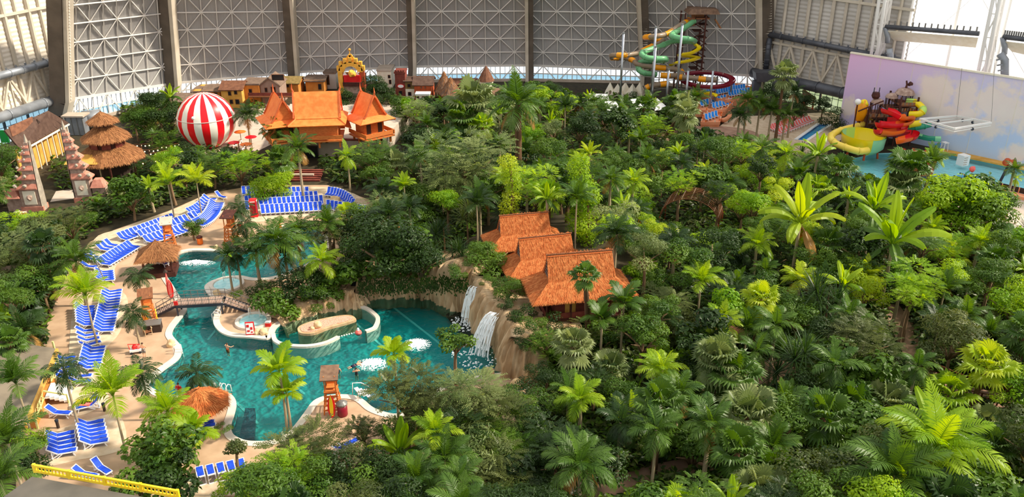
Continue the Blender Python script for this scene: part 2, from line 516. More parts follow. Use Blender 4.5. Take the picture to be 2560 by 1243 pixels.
# ring wall of the whirl channel
ra = catmull([G(*p) for p in ((890, 764), (915, 771), (934, 784), (945, 798), (938, 818), (926, 825), (914, 829))], 6, False)
rb = catmull([G(*p) for p in ((683, 836), (689, 853), (714, 863), (767, 866), (813, 858), (846, 843))], 6, False)
rt = tag(obj('channel_wall', None), 'low stone wall curving round the whirl channel', 'wall')
band('wall_section', ra, 0.5, -1.5, 0.12, 'coping', rt); band('wall_section', rb, 0.5, -1.5, 0.12, 'coping', rt)
isl = catmull([G(*p) for p in ((744, 826), (753, 836), (785, 836), (820, 823), (884, 805), (888, 797), (873, 790), (838, 793), (785, 804), (752, 816))], 4)
it = tag(obj('gravel_island', None), 'oblong gravel island inside the whirl channel', 'island')
MB().prism([V2(p) for p in isl], -1.5, 0.15).build('rim', 'rock', it)
MB().prism([V2(p) for p in offset(isl, -0.35)], 0.1, 0.2).build('gravel_bed', 'gravel', it)
# paths in the rainforest
def path(pts, w, label, z=-0.01):
    structure(band('path', catmull([G(*p) for p in pts], 6, False), w, -0.06, z, 'path'), label)
def plot(pts, label): structure(MB().prism([V2(p) for p in catmull([G(*q) for q in pts], 4)], -0.06, -0.01).build('path', 'path'), label)
plot([(1430, 1300), (1470, 1215), (1530, 1195), (1620, 1165), (1760, 1140), (1900, 1150), (1990, 1185), (1960, 1200), (1800, 1190), (1680, 1195), (1600, 1235), (1560, 1300)], 'pinkish path winding under the fan palms')
path([(2215, 760), (2245, 800), (2275, 850), (2285, 900), (2330, 950), (2430, 985), (2560, 1010), (2700, 1040)], 3.0, 'pale curving path on the rainforest slope')
path([(1560, 930), (1600, 870), (1625, 800), (1610, 740), (1570, 640), (1530, 600), (1510, 550)], 2.6, 'pale path behind the thatched huts')
plot([(1790, 1000), (1840, 930), (1900, 900), (1965, 895), (1997, 930), (1980, 965), (1900, 980), (1840, 1005)], 'brown round clearing below the shed roof')
path([(1480, 560), (1430, 500), (1350, 470), (1280, 440)], 2.0, 'narrow trail between the vines')
plot([(1560, 370), (1640, 335), (1740, 315), (1850, 320), (1900, 340), (1860, 372), (1700, 380)], 'pale plaza below the terraced loungers')
surface('floor_wave_beach', [G(*p) for p in ((2400, 455), (2480, 474), (2560, 494), (2760, 542), (2760, 640), (2560, 600), (2440, 560), (2330, 520), (2300, 480), (2330, 478))], 0.0, 'concrete', 'bright paved shore of the turquoise pool')
tag(holed('floor_coral_beach', [G(*p) for p in ((1780, 330), (1830, 292), (1960, 286), (2080, 280), (2120, 300), (2130, 330), (2060, 380), (1980, 400), (1900, 372))], [KID], -0.02, 'sand'), 'pale sand terrace under the coral loungers', None)
surface('floor_village_court', [G(*p) for p in ((590, 300), (640, 262), (720, 262), (760, 300), (700, 350), (640, 380), (560, 400), (500, 420), (420, 440), (380, 420), (480, 370))], -0.01, 'concrete', 'pale court below the ochre village houses')
surface('floor_gate_court', [G(*p) for p in ((125, 505), (215, 492), (240, 480), (200, 470), (140, 478))], -0.01, 'concrete', 'pale court between the two gate towers')
# sand beds
for nm, pts in (('sand bed of the lowest lounger field', [(95, 1165), (130, 1085), (240, 1045), (300, 1040), (310, 1120), (200, 1150)]),
                ('sand bed of the long lounger column', [(170, 1000), (185, 760), (235, 735), (300, 728), (320, 760), (300, 830), (262, 880), (258, 960), (270, 1000), (200, 1040)]),
                ('sand bed of the upper lounger rows', [(225, 690), (235, 600), (300, 572), (425, 528), (520, 488), (560, 500), (556, 530), (500, 575), (420, 600), (340, 625), (290, 665), (280, 705)]),
                ('sand bed behind the red telephone box', [(600, 500), (612, 470), (700, 468), (820, 470), (900, 492), (922, 535), (820, 540), (720, 545), (640, 556), (615, 540)]),
                ('sand bed of the lowest five loungers', [(470, 1195), (560, 1175), (630, 1160), (640, 1215), (560, 1243), (460, 1250)])):
    q = [G(*p) for p in pts]
    structure(MB().prism([V2(p) for p in catmull(q, 4)], -0.02, 0.05).build('floor_sand', 'sand'), nm)

# ------------------------------------------------------------------ hall wall at the back: leaning steel grid with corrugated panels
BASE = [(160, 318), (440, 247), (742, 215), (1035, 205), (1322, 202), (1612, 208), (1905, 235)]
GRID = [250, 207, 180, 166, 163, 174, 190]
DPX = [47, 44, 38, 34.5, 34, 35.5, 39]
XTOP = [153, 424, 729, 1031, 1321, 1604, 1903]
ROWS, COLS = 6, 8
BW = [G(*p) for p in BASE]
def node(u, j, inn=0.0):
    i = min(int(u), 5); f = u - i
    L = lambda a: a[i] + (a[i + 1] - a[i]) * f
    b = BW[i].lerp(BW[i + 1], f)
    bx = L([p[0] for p in BASE]); gy = L(GRID); d = L(DPX); xt = L(XTOP)
    g0 = GY(bx, gy, b.y)
    if j < 0:
        p = Vector((b.x, b.y, g0.z * (1 + j)))
    else:
        py = gy - j * d
        k = min(1.2, (gy - py) / max(gy, 1))
        p = GY(bx + (xt - bx) * k, py, b.y - 0.035 * (j * 3.5) ** 2 / 2)
    if inn:
        n = Vector((-(BW[i + 1].y - BW[i].y), BW[i + 1].x - BW[i].x, 0)).normalized()
        if n.y > 0: n = -n
        p = p + n * inn
    return p
wb = structure(obj('wall_back', None), 'tall grey corrugated hall wall behind the village')
for c in range(6 * COLS):
    u0, u1 = c / COLS, (c + 1) / COLS
    for j in range(ROWS):
        rows = []
        K = 10
        for jj in (j, j + 0.5, j + 1):
            row = []
            for k in range(2 * K + 1):
                row.append(node(u0 + (u1 - u0) * k / (2 * K), jj, 0.06 if k % 2 else 0.0))
            rows.append(row)
        MB().grid(rows).build('panel', 'panel', wb)
        a, b = ((u0, j), (u1, j + 1)) if (c + j) % 2 == 0 else ((u0, j + 1), (u1, j))
        MB().beam(node(*a, 0.26), node(*b, 0.26), 0.19, 0.18).build('brace', 'beam', wb)
    for z0, z1, mm in ((-1.0, -0.52, 'windowblue'), (-0.5, 0.0, 'windowglow')):
        m_ = mm if 16 <= c < 40 or c < 8 else 'windowglow'
        MB().slab([node(u0 + 0.004, z0), node(u1 - 0.004, z0), node(u1 - 0.004, z1), node(u0 + 0.004, z1)], 0.1).build('pane', m_, wb)
    e = (c % 2) * 1.0
    MB().beam(node(u0, -1 + e, 0.3), node(u1, -e, 0.3), 0.22, 0.22).build('brace', 'beam', wb)
    mb = MB()
    for q in (0.33, 0.66):
        mb.beam(node(u0 + (u1 - u0) * q, -1, 0.1), node(u0 + (u1 - u0) * q, 0, 0.1), 0.1, 0.1)
    mb.build('glazing_bar', 'greysteel', wb)
for c in range(6 * COLS + 1):
    mb = MB(); u = c / COLS
    js = [-1, 0] + list(range(1, ROWS + 1))
    for a, b in zip(js, js[1:]):
        mb.beam(node(u, a, 0.24), node(u, b, 0.24), 0.17, 0.22)
    mb.build('mullion', 'beam', wb)
for j in [-0.5] + list(range(ROWS + 1)):
    for i in range(6):
        mb = MB()
        for a in range(2):
            mb.beam(node(i + a / 2, j, 0.26), node(i + (a + 1) / 2, j, 0.26), 0.18, 0.24 if j != 0 else 0.5)
        mb.build('rail', 'beam', wb)
for i in range(6):
    MB().beam(node(i, -0.99, 0.2), node(i + 1, -0.99, 0.2), 0.5, 1.2).build('sill', 'concrete', wb)
# arch ribs between the bays
for i in range(7):
    side = -1 if i < 3.5 else 1
    rr = structure(obj('column_%d' % (i + 1), None), 'arch rib of the hall, %s from the left end' % ORD[i])
    wd = [2.9, 2.1, 1.7, 1.2, 1.2, 1.6, 2.6][i]
    js = [-1, -0.5, 0, 1, 2, 3, 4, 5, 6]
    for a, b in zip(js, js[1:]):
        o = Vector((side * wd * 0.5, 0, 0))
        MB().beam(node(i, a, 1.3) + o, node(i, b, 1.3) + o, wd, 2.6, up=(0, 1, 0)).build('web_section', 'ribdark', rr)
        o = Vector((-side * 0.35, 0, 0))
        MB().beam(node(i, a, 1.6) + o, node(i, b, 1.6) + o, 0.75, 2.6, up=(0, 1, 0)).build('flange_section', 'riblight', rr)
    if i in (0, 5, 6):
        for k in range(36):
            p = node(i, 0.15 + k * 0.16, 2.65) + Vector((side * wd * 0.5, 0, 0))
            MB().box(p, (wd, 0.25, 0.28)).build('corrugation', 'riblight' if i else 'creamclad', rr)
# ------------------------------------------------------------------ folding door shells at both ends
def shell(name, label, A, B, cols, z1, clad, railm, z0=5.6, wins='windowblue', pitch=0.42, topz=40):
    A, B = G(*A), G(*B); root = structure(obj(name, None), label)
    d = B - A; n = Vector((-d.y, d.x, 0)).normalized()
    if n.y > 0: n = -n
    P = lambda t, z, q=0.0: A + d * t + n * q + Vector((0, 0, z))
    K = int((topz - z0) / pitch)
    for c in range(cols):
        t0, t1 = c / cols, (c + 1) / cols
        rows = [[P(t0, z0 + k * pitch, 0.1 if k % 2 else 0), P(t1, z0 + k * pitch, 0.1 if k % 2 else 0)] for k in range(K)]
        MB().grid(rows).build('cladding', clad, root)
        g = 0.006
        MB().slab([P(t0 + g, 0.3), P(t1 - g, 0.3), P(t1 - g, z0 - 0.3), P(t0 + g, z0 - 0.3)], 0.1).build('pane', wins, root)
        for k in range(1, 4):
            tt = t0 + (t1 - t0) * k / 4
            MB().beam(P(tt, 0.3, 0.1), P(tt, z0 - 0.3, 0.1), 0.09).build('glazing_bar', 'ductdark', root)
        for zz in (1.8, 3.3):
            MB().beam(P(t0, zz, 0.1), P(t1, zz, 0.1), 0.09).build('glazing_bar', 'ductdark', root)
        # truss band
        tm = (t0 + t1) / 2
        for a, b in (((t0, z0 + 0.8), (tm, z1)), ((tm, z1), (t1, z0 + 0.8))):
            MB().beam(P(*a, 0.9), P(*b, 0.9), 0.38).build('brace', railm, root)
        MB().beam(P(tm, z0 + 0.6, 0.9), P(tm, z1, 0.9), 0.3).build('brace', railm, root)
        MB().beam(P(t0, z0, 0.5), P(t0, topz, 0.5), 0.5, 0.7).build('mullion', railm, root)
        MB().beam(P(tm, z1, 0.4), P(tm, topz, 0.4), 0.42, 0.5).build('mullion', railm, root)
        MB().beam(P(t0, -0.2, 0.2), P(t0, z0, 0.2), 0.35).build('window_post', 'ductdark', root)
    for zz in (z0 + 0.5, z1, z1 + 11, z1 + 22):
        MB().beam(P(0, zz, 0.6), P(1, zz, 0.6), 0.4, 0.5).build('rail', railm, root)
    return P, root
PL, rl = shell('wall_left', 'cream ribbed door shell beside the brown-roofed building', (186, 299), (-420, 522), 9, 12.5, 'creamclad', 'riblight')
PR, rr_ = shell('wall_right', 'grey ribbed door shell behind the tall palms', (1885, 236), (2232, 323), 6, 12.8, 'greyclad', 'riblight', wins='windowgreen')
def ducts(name, label, cat, pts, r, m, nozz=0, up=0.45):
    o = thing(name, label, cat)
    MB().tube(pts, r, 12).build('pipe', m, o, True)
    for k in range(nozz):
        f = (k + 0.5) / nozz
        a, b = Vector(pts[0]), Vector(pts[-1])
        p = a.lerp(b, f)
        MB().beam(p + Vector((0, 0, r * 0.8)), p + Vector((0, -0.2, r + up)), 0.28).build('nozzle', 'steel', o)
    for k in range(1, 6):
        p, q = Vector(pts[0]), Vector(pts[-1])
        a = p.lerp(q, k / 6); d = (q - p).normalized() * 0.12
        MB().tube([a - d, a + d], r * 1.12, 12).build('collar', m, o)
    return o
ducts('ventilation_duct', 'thick grey air duct above the blue window band', 'duct', [PL(0.0, 5.9, 1.8), PL(0.5, 5.9, 1.8), PL(1.0, 5.9, 1.8)], 1.0, 'duct')
ducts('ventilation_duct', 'slim grey air duct with upright drop on the cream shell', 'duct', [PL(0.02, 7.1, 1.7), PL(0.02, 14, 1.7)], 0.75, 'duct')
ducts('ventilation_duct', 'slim level grey air duct with nozzles on the cream shell', 'duct', [PL(0.05, 13.3, 1.7), PL(0.4, 13.3, 1.7)], 0.75, 'duct', 8)
o = thing('duct_box', 'wide grey sheet duct box at the wall corner', 'duct')
c0, c1 = GY(105, 250, 170), GY(190, 250, 174)
MB().slab([c0 + Vector((0, -3, 1.2)), c1 + Vector((0, -3, 1.2)), c1 + Vector((0, 0, 1.2)), c0 + Vector((0, 0, 1.2))], 3.0).build('housing', 'duct', o)
for k in range(5):
    p = c0.lerp(c1, (k + 0.5) / 5) + Vector((0, -3.05, -0.3))
    MB().box(p, (0.12, 0.12, 3.0)).build('seam', 'greysteel', o)
ducts('ventilation_duct', 'thick dark air duct over the garden windows', 'duct', [PR(0.0, 5.4, 1.6), PR(0.5, 5.4, 1.6), PR(1.0, 5.4, 1.6)], 1.15, 'ductdark')
ducts('ventilation_duct', 'dark level air duct with nozzles across the grey shell', 'duct', [PR(0.03, 14.6, 1.5), PR(0.98, 14.2, 1.5)], 0.6, 'ductdark', 16)
ducts('ventilation_duct', 'dark upright air duct on the grey shell', 'duct', [PR(0.1, 6.7, 1.5), PR(0.1, 13.8, 1.5)], 0.6, 'ductdark')
o = thing('duct_box', 'dark sheet duct box beside the dark maroon slide ring', 'duct')
c0, c1 = GY(1882, 188, 188), GY(1945, 186, 184)
MB().slab([c0 + Vector((0, -2, 1)), c1 + Vector((0, -2, 1)), c1 + Vector((0, 1, 1)), c0 + Vector((0, 1, 1))], 2.2).build('housing', 'ductdark', o)
MB().beam(c0 + Vector((0.8, -1, -1)), Vector((c0.x + 0.8, c0.y - 1, 0)), 1.6).build('leg', 'ductdark', o)
MB().beam(c1 + Vector((-0.6, -1, -1)), Vector((c1.x - 0.6, c1.y - 1, 0)), 1.2).build('leg', 'ductdark', o)
mA, mB_ = G(2095, 318), G(2700, 448)
# ------------------------------------------------------------------ translucent daylight side on the right
dm = (mB_ - mA).normalized(); nm = Vector((-dm.y, dm.x, 0))
A = G(2222, 321.5); B = mB_ + nm * 12 + dm * 30
dB = B - A; nB = Vector((-dB.y, dB.x, 0)).normalized()
if nB.y > 0: nB = -nB
PM = lambda t, z, q=0.0: A + dB * t + nB * q + Vector((0, 0, z))
mw = structure(obj('wall_membrane', None), 'blown-out white daylight membrane beyond the mural')
for k in range(8):
    t0, t1 = k / 8, (k + 1) / 8
    rows = [[PM(t0 + (t1 - t0) * a / 6, z, -0.9 * math.sin(math.pi * a / 6)) for a in range(7)] for z in (10, 20, 30, 45)]
    MB().grid(rows).build('membrane_panel', 'membrane', mw)
    MB().beam(PM(t0, 0, 0.3), PM(t0 + 0.0, 45, 0.3), 0.35).build('mullion', 'whitesteel', mw)
for k in range(6):
    MB().beam(PM(k / 6, 14 + (k % 2) * 14, 0.2), PM((k + 1) / 6, 28 - (k % 2) * 14, 0.2), 0.09).build('cable', 'beam', mw)
def behind(px, py, q):
    """depth at which the sight line passes q metres behind the mural"""
    lo, hi = 100.0, 200.0
    for _ in range(40):
        m_ = (lo + hi) / 2
        if (GY(px, py, m_) - mA).dot(nm) < q: lo = m_
        else: hi = m_
    return lo
def lattice(px0, px1, y0, Yq, label):
    """four-legged white lattice tower, seen between the two pixel columns"""
    o = thing('lattice_tower', label, 'tower')
    a, b = GY(px0, y0, Yq), GY(px1, y0, Yq)
    w = b.x - a.x; H = 46
    off = [Vector((0, 0, 0)), Vector((w * 0.42, -0.6, 0)), Vector((w, 1.2, 0)), Vector((w * 1.5, 2.0, 0))]
    lean = Vector((-2.4, -2.0, 0))
    base = Vector((a.x, a.y, 0))
    leg = [lambda z, f=f: base + f + lean * (z / H) + Vector((0, 0, z)) for f in off]
    for f in leg:
        MB().tube([f(0), f(H * 0.5), f(H)], 0.34, 8).build('leg', 'whitesteel', o, True)
    for k in range(11):
        z, z2 = k * 4.2, (k + 1) * 4.2
        for i in range(3):
            p, q = (leg[i](z), leg[i + 1](z2)) if (k + i) % 2 else (leg[i](z2), leg[i + 1](z))
            MB().beam(p, q, 0.2).build('brace', 'whitesteel', o)
            MB().beam(leg[i](z2), leg[i + 1](z2), 0.2).build('rung', 'whitesteel', o)
    return o
lattice(2182, 2208, 150, behind(2190, 150, 4), 'white lattice tower where the grey shell meets the membrane')
lattice(2458, 2486, 150, behind(2470, 150, 5), 'white lattice tower standing behind the cloud mural')
lattice(2610, 2638, 150, behind(2620, 150, 5), 'white lattice tower at the far edge of the membrane')
def sail(pts, label):
    o = thing('air_sail', label, 'sail')
    P = [GY(x, y, behind(x, y, Yv)) for x, y, Yv in pts]
    MB().slab(P, 0.12).build('fabric', 'cream', o)
    a, b = P[0], P[1]
    MB().tube([a + Vector((0, 0, 0.7)), b + Vector((0, 0, 0.7))], 0.45, 10).build('pipe', 'ductdark', o, True)
    n = 15
    for k in range(n):
        p = a.lerp(b, (k + 0.5) / n) + Vector((0, 0, 1.0))
        MB().beam(p, p + Vector((0, 0, 0.9)), 0.22).build('nozzle', 'greysteel', o)
    MB().tube([a + Vector((0, 0, 0.6)), a + Vector((0.8, 0, -1.2)), a + Vector((1.0, 0, -2.4))], 0.5, 10).build('feed_pipe', 'duct', o, True)
    return o
sail([(2212, 76, 3.5), (2446, 94, 3.5), (2440, 118, 6), (2235, 100, 6)], 'cream sail strip below a nozzle pipe over the mural')
sail([(2505, 102, 3.5), (2590, 112, 3.5), (2590, 142, 6), (2530, 128, 6)], 'cream sail strip cut by the edge beyond the second tower')
ducts('ventilation_duct', 'grey elbow air duct behind the mural, by the second tower', 'duct', [GY(x, y, behind(x, y, 2.2)) for x, y in ((2500, 134), (2512, 150), (2512, 215))], 0.7, 'duct')
ducts('ventilation_duct', 'grey upright air duct behind the mural, by the first tower', 'duct', [GY(x, y, behind(x, y, 1.8)) for x, y in ((2224, 122), (2226, 140), (2226, 190))], 0.6, 'duct')
# ------------------------------------------------------------------ mural
W = (mB_ - mA).length; HM = 15.2
mm = bpy.data.materials.new('muralprint'); mm.use_nodes = True; MATS['muralprint'] = mm
nt = mm.node_tree; bs = nt.nodes['Principled BSDF']; bs.inputs['Roughness'].default_value = 0.7
tc = nt.nodes.new('ShaderNodeTexCoord'); sep = nt.nodes.new('ShaderNodeSeparateXYZ'); nt.links.new(tc.outputs['Object'], sep.inputs[0])
def mth(op, a, b=None, c=None, clamp=False):
    n = nt.nodes.new('ShaderNodeMath'); n.operation = op; n.use_clamp = clamp
    for i, v in enumerate((a, b, c)):
        if v is None: continue
        if isinstance(v, (int, float)): n.inputs[i].default_value = v
        else: nt.links.new(v, n.inputs[i])
    return n.outputs[0]
uu = mth('DIVIDE', sep.outputs[0], W); vv = mth('DIVIDE', sep.outputs[2], HM)
def mixc(f, a, b):
    n = nt.nodes.new('ShaderNodeMix'); n.data_type = 'RGBA'; n.clamp_factor = True
    if isinstance(f, (int, float)): n.inputs['Factor'].default_value = f
    else: nt.links.new(f, n.inputs['Factor'])
    for k, v in (('A', a), ('B', b)):
        if isinstance(v, tuple): n.inputs[k].default_value = (*lin(v), 1)
        else: nt.links.new(v, n.inputs[k])
    return n.outputs['Result']
c_top = mixc(mth('MULTIPLY', uu, 1.7, clamp=True), (238, 190, 230), (218, 208, 234))
c_bot = mixc(mth('MULTIPLY', uu, 2.0, clamp=True), (204, 192, 230), (186, 212, 240))
basec = mixc(vv, c_bot, c_top)
nz = nt.nodes.new('ShaderNodeTexNoise'); nz.inputs['Scale'].default_value = 0.30; nz.inputs['Detail'].default_value = 8; nz.inputs['Roughness'].default_value = 0.6
nt.links.new(tc.outputs['Object'], nz.inputs['Vector'])
best = None
for cx, cz, rx, rz in ((0.40, 0.62, 0.09, 0.36), (0.52, 0.70, 0.06, 0.30), (0.66, 0.66, 0.16, 0.32), (0.50, 0.42, 0.22, 0.22), (0.80, 0.60, 0.10, 0.3), (0.03, 0.30, 0.05, 0.16), (0.76, 0.14, 0.07, 0.16), (0.92, 0.4, 0.1, 0.3)):
    dx = mth('DIVIDE', mth('SUBTRACT', uu, cx), rx); dz = mth('DIVIDE', mth('SUBTRACT', vv, cz), rz)
    d = mth('SUBTRACT', 1.0, mth('SQRT', mth('ADD', mth('MULTIPLY', dx, dx), mth('MULTIPLY', dz, dz))))
    best = d if best is None else mth('MAXIMUM', best, d)
cf = mth('MULTIPLY', mth('ADD', best, mth('MULTIPLY', mth('SUBTRACT', nz.outputs['Fac'], 0.50), 2.4)), 2.4, clamp=True)
ccol = mixc(nz.outputs['Fac'], (236, 214, 208), (248, 234, 218))
nt.links.new(mixc(mth('MULTIPLY', cf, 0.92), basec, ccol), bs.inputs['Base Color'])
ang = math.atan2(mB_.y - mA.y, mB_.x - mA.x)
mo = thing('sky_mural', 'lavender wall mural of pink clouds behind the water slides', 'mural', mA, ang)
MB().box((W / 2, 0.2, HM / 2), (W, 0.4, HM)).build('printed_sheet', mm, mo)
MB().box((W / 2, 0.1, HM + 0.12), (W, 0.6, 0.3)).build('top_rail', 'cream', mo)
for k in range(1, 7):
    MB().box((W * k / 7, -0.03, HM / 2), (0.05, 0.05, HM)).build('seam', 'cream', mo)
structure(band('floor_mural_strip', [G(x, y) for x, y in ((2330, 374), (2450, 398), (2560, 421), (2700, 452))], 2.2, -0.05, 0.25, 'ochre'), 'ochre ledge at the foot of the mural')
# ------------------------------------------------------------------ thatch: slabs with loose straw laid down the slope
def thatch(parent, quads, base, straw, per=9.0, th=0.28, sl=1.1, sw=0.07, seed=1, name='roof'):
    """quads: (lower-left, lower-right, upper-right, upper-left)"""
    rg = random.Random(seed); mb = MB(); st = MB()
    for a, b, c, d in quads:
        a, b, c, d = map(Vector, (a, b, c, d))
        mb.slab([a, b, c, d] if (c - d).length > 0.02 else [a, b, c], th)
        n = (b - a).cross(d - a).normalized()
        if n.z < 0: n = -n
        area = ((b - a).length + (c - d).length) / 2 * ((d + c) / 2 - (a + b) / 2).length
        for _ in range(int(area * per)):
            v = rg.random(); u = rg.random()
            lo = a.lerp(b, u); hi = d.lerp(c, u)
            p = lo.lerp(hi, v)
            g = (lo - hi).normalized()
            x = (b - a).normalized()
            g = (g + x * rg.uniform(-0.18, 0.18)).normalized()
            L = sl * rg.uniform(0.6, 1.2); w = sw * rg.uniform(0.6, 1.4)
            p0 = p - g * L * 0.5 + n * 0.03; p1 = p + g * L * 0.5 + n * rg.uniform(0.05, 0.16)
            st.add([p0 - x * w, p0 + x * w, p1 + x * w * 0.6, p1 - x * w * 0.6], [(0, 1, 2, 3)])
        for _ in range(int((b - a).length * per * 1.2)):
            u = rg.random(); p = a.lerp(b, u); x = (b - a).normalized()
            g = (a.lerp(b, u) - d.lerp(c, u)).normalized() + Vector((0, 0, -0.5))
            w = sw * 0.7
            p1 = p + g.normalized() * rg.uniform(0.25, 0.5)
            st.add([p - x * w, p + x * w, p1], [(0, 1, 2)])
    r = mb.build(name, base, parent)
    s = st.build('loose_straw', straw, r)
    s['kind'] = 'stuff'
    return r
def fit(pa, pb, z):
    A, B = G(*pa, z), G(*pb, z)
    return (A + B) / 2, (B - A).length, math.atan2(B.y - A.y, B.x - A.x)
# ------------------------------------------------------------------ three thatched stilt huts above the waterfall
def make_hut(label):
    o = thing('thatched_hut', label, 'hut', group='stilt huts above the waterfall')
    rx, bx, ex, by, ey = 5.3, 5.5, 8.5, 2.1, 4.7
    zr, zb, ze = 10.0, 6.2, 3.9
    q = []
    for s in (-1, 1):
        q.append(((-bx * s, by * -s, zb), (bx * s, by * -s, zb), (rx * s, 0, zr), (-rx * s, 0, zr)))
        q.append(((-ex * s, ey * -s, ze), (ex * s, ey * -s, ze), (bx * s, by * -s, zb), (-bx * s, by * -s, zb)))
        q.append(((ex * s, -ey * s, ze), (ex * s, ey * s, ze), (bx * s * 0.9, by * s, zb), (bx * s * 0.9, -by * s, zb)))
    thatch(o, q, 'thatch', 'straw', per=42, th=0.35, sw=0.032, sl=0.85)
    MB().beam((-rx - 0.2, 0, zr + 0.08), (rx + 0.2, 0, zr + 0.08), 0.35, 0.18).build('ridge_board', 'brownwood', o)
    for s in (-1, 1):
        g = MB().slab([(s * (bx - 0.35), -by + 0.2, zb), (s * (bx - 0.35), by - 0.2, zb), (s * (rx - 0.3), 0, zr - 0.4)], 0.1).build('gable', 'darkwood', o)
        for k in range(6):
            z = zb + 0.3 + k * 0.55; h = (by - 0.2) * (1 - (z - zb) / (zr - 0.4 - zb))
            MB().box((s * (bx - 0.2), 0, z), (0.08, 2 * h, 0.16)).build('slat', 'greysteel', g)
    MB().box((0, 0, 0.15), (12.6, 7.8, 0.3)).build('floor_deck', 'darkwood', o)
    MB().box((0.4, 0.4, 2.1), (9.6, 5.6, 3.8)).build('cabin', 'redbrown', o)
    for k, x in enumerate((-2.4, -1.4, 0.9, 2.6)):
        MB().box((x, -2.45, 1.5), (0.75, 0.1, 2.2)).build('shutter', 'ochre', o)
    for x in (-6.1, -2.1, 2.1, 6.1):
        for y in (-3.7, 3.7):
            MB().box((x, y, 0.4), (0.22, 0.22, 6.6)).build('post', 'darkwood', o)
    for y in (-3.7, 3.7):
        for z in (0.75, 1.3):
            MB().box((0, y, z), (12.2, 0.1, 0.12)).build('rail', 'redbrown', o)
    for x in (-6.1, 6.1):
        for z in (0.75, 1.3):
            MB().box((x, 0, z), (0.1, 7.4, 0.12)).build('rail', 'redbrown', o)
        MB().box((x, 0, 0.8), (0.05, 7.2, 0.9)).build('balustrade', 'redbrown', o)
    MB().box((0, -3.7, 0.8), (12, 0.05, 0.9)).build('balustrade', 'redbrown', o)
    return o
HZ = 4.0
hut0 = None
for lab, a, b in (('thatched stilt hut standing lowest, a palm leaning over its roof', (1361, 639), (1536, 625)),
                  ('thatched stilt hut between the other two, beside the upper fall', (1290, 598), (1434, 583)),
                  ('thatched stilt hut standing highest, beside the spiky yuccas', (1242, 541), (1377, 530))):
    c, L, an = fit(a, b, HZ + 10.0)
    k = L / 10.6
    c, L, an = fit(a, b, HZ + 10.0 * k)
    if hut0 is None:
        hut0 = make_hut(lab); h = hut0
        h.location = (c.x, c.y, HZ); h.rotation_euler = (0, 0, an); h.scale = (k,) * 3
    else:
        h = dup(hut0, (c.x, c.y, HZ), an, lab, scale=k)
# hill that carries the huts
hill = blob(1, 4, 3, 0.25, freq=2)
ho = hill.build('hill', 'soil', None, True, G(1450, 690, 0)); ho.scale = (17, 22, 4.6); ho.location.z = -0.8
structure(ho, 'planted rocky mound carrying the thatched huts')
# ------------------------------------------------------------------ rock walls and waterfalls
def cliff(name, label, line, hs, back=3.0, seed=0, m='rock', K=14):
    pts = catmull(line, 18, False); n = len(pts); rows = []
    hh = []
    for i in range(n):
        f = i / (n - 1) * (len(hs) - 1); a = min(int(f), len(hs) - 2)
        hh.append(hs[a] + (hs[a + 1] - hs[a]) * (f - a))
    for j in range(K + 4):
        row = []
        for i in range(n):
            a, b = pts[max(i - 1, 0)], pts[min(i + 1, n - 1)]
            t = (b - a).normalized(); nn = Vector((-t.y, t.x, 0))
            v = min(j / K, 1.0)
            z = -1.6 + (hh[i] + 1.6) * v
            s = i * 0.2
            d = 0.9 * noise.noise(Vector((s * 0.9, z * 0.22, seed))) + 0.65 * noise.noise(Vector((s * 3.2, z * 0.3, seed + 9))) + 0.3 * noise.noise(Vector((s * 8, z * 0.9, seed + 4))) - 0.25 * math.sin(v * 3.1)
            off = v * v * 1.2 + (d if 0.03 < v else 0) - 0.75
            if j > K:
                off = 1.2 + (j - K) * back; z = hh[i] + 0.3 * noise.noise(Vector((s, j, seed))) - (j - K) * 0.5
            p = pts[i] + nn * off
            row.append((p.x, p.y, z))
        rows.append(row)
    return tag(MB().grid(rows).build(name, m, None, True), label, 'rock')
cliff('rock_wall', 'long cream rock wall along the back of the lagoon', [G(x, y) for x, y in ((893, 735), (950, 739), (1024, 736), (1065, 739), (1098, 747), (1130, 764), (1160, 771), (1192, 777))], [2.0, 2.3, 2.6, 3.2, 4.6, 6.0, 5.2, 4.5], seed=2)
cliff('rock_wall', 'tall cream rock buttress between the two waterfalls', [G(x, y) for x, y in ((1178, 775), (1187, 790), (1190, 803), (1201, 824), (1214, 838))], [4.5, 5.2, 5.4, 5.0, 4.2], seed=5, back=2)
cliff('rock_wall', 'cream rock overhang under the lower waterfall', [G(x, y) for x, y in ((1222, 838), (1248, 866), (1264, 890), (1272, 915), (1270, 934), (1310, 945), (1370, 950))], [4.4, 4.8, 5.0, 4.6, 4.2, 3.6, 2.6], seed=8, back=2.4)
cliff('rock_wall', 'low sandy rock bank below the island jungle', [G(x, y) for x, y in ((700, 810), (735, 795), (790, 777), (860, 766), (893, 764), (912, 752))], [0.5, 0.9, 1.5, 1.8, 1.6, 0.8], seed=12, back=1.5)
ca = tag(MB().box((0, 0, 0.6), (3.4, 1.6, 2.6)).build('cave_mouth', 'glassdark', None, False, G(912, 733) + Vector((0, 0.9, 0))), 'dark cave mouth at the lagoon corner', 'cave')
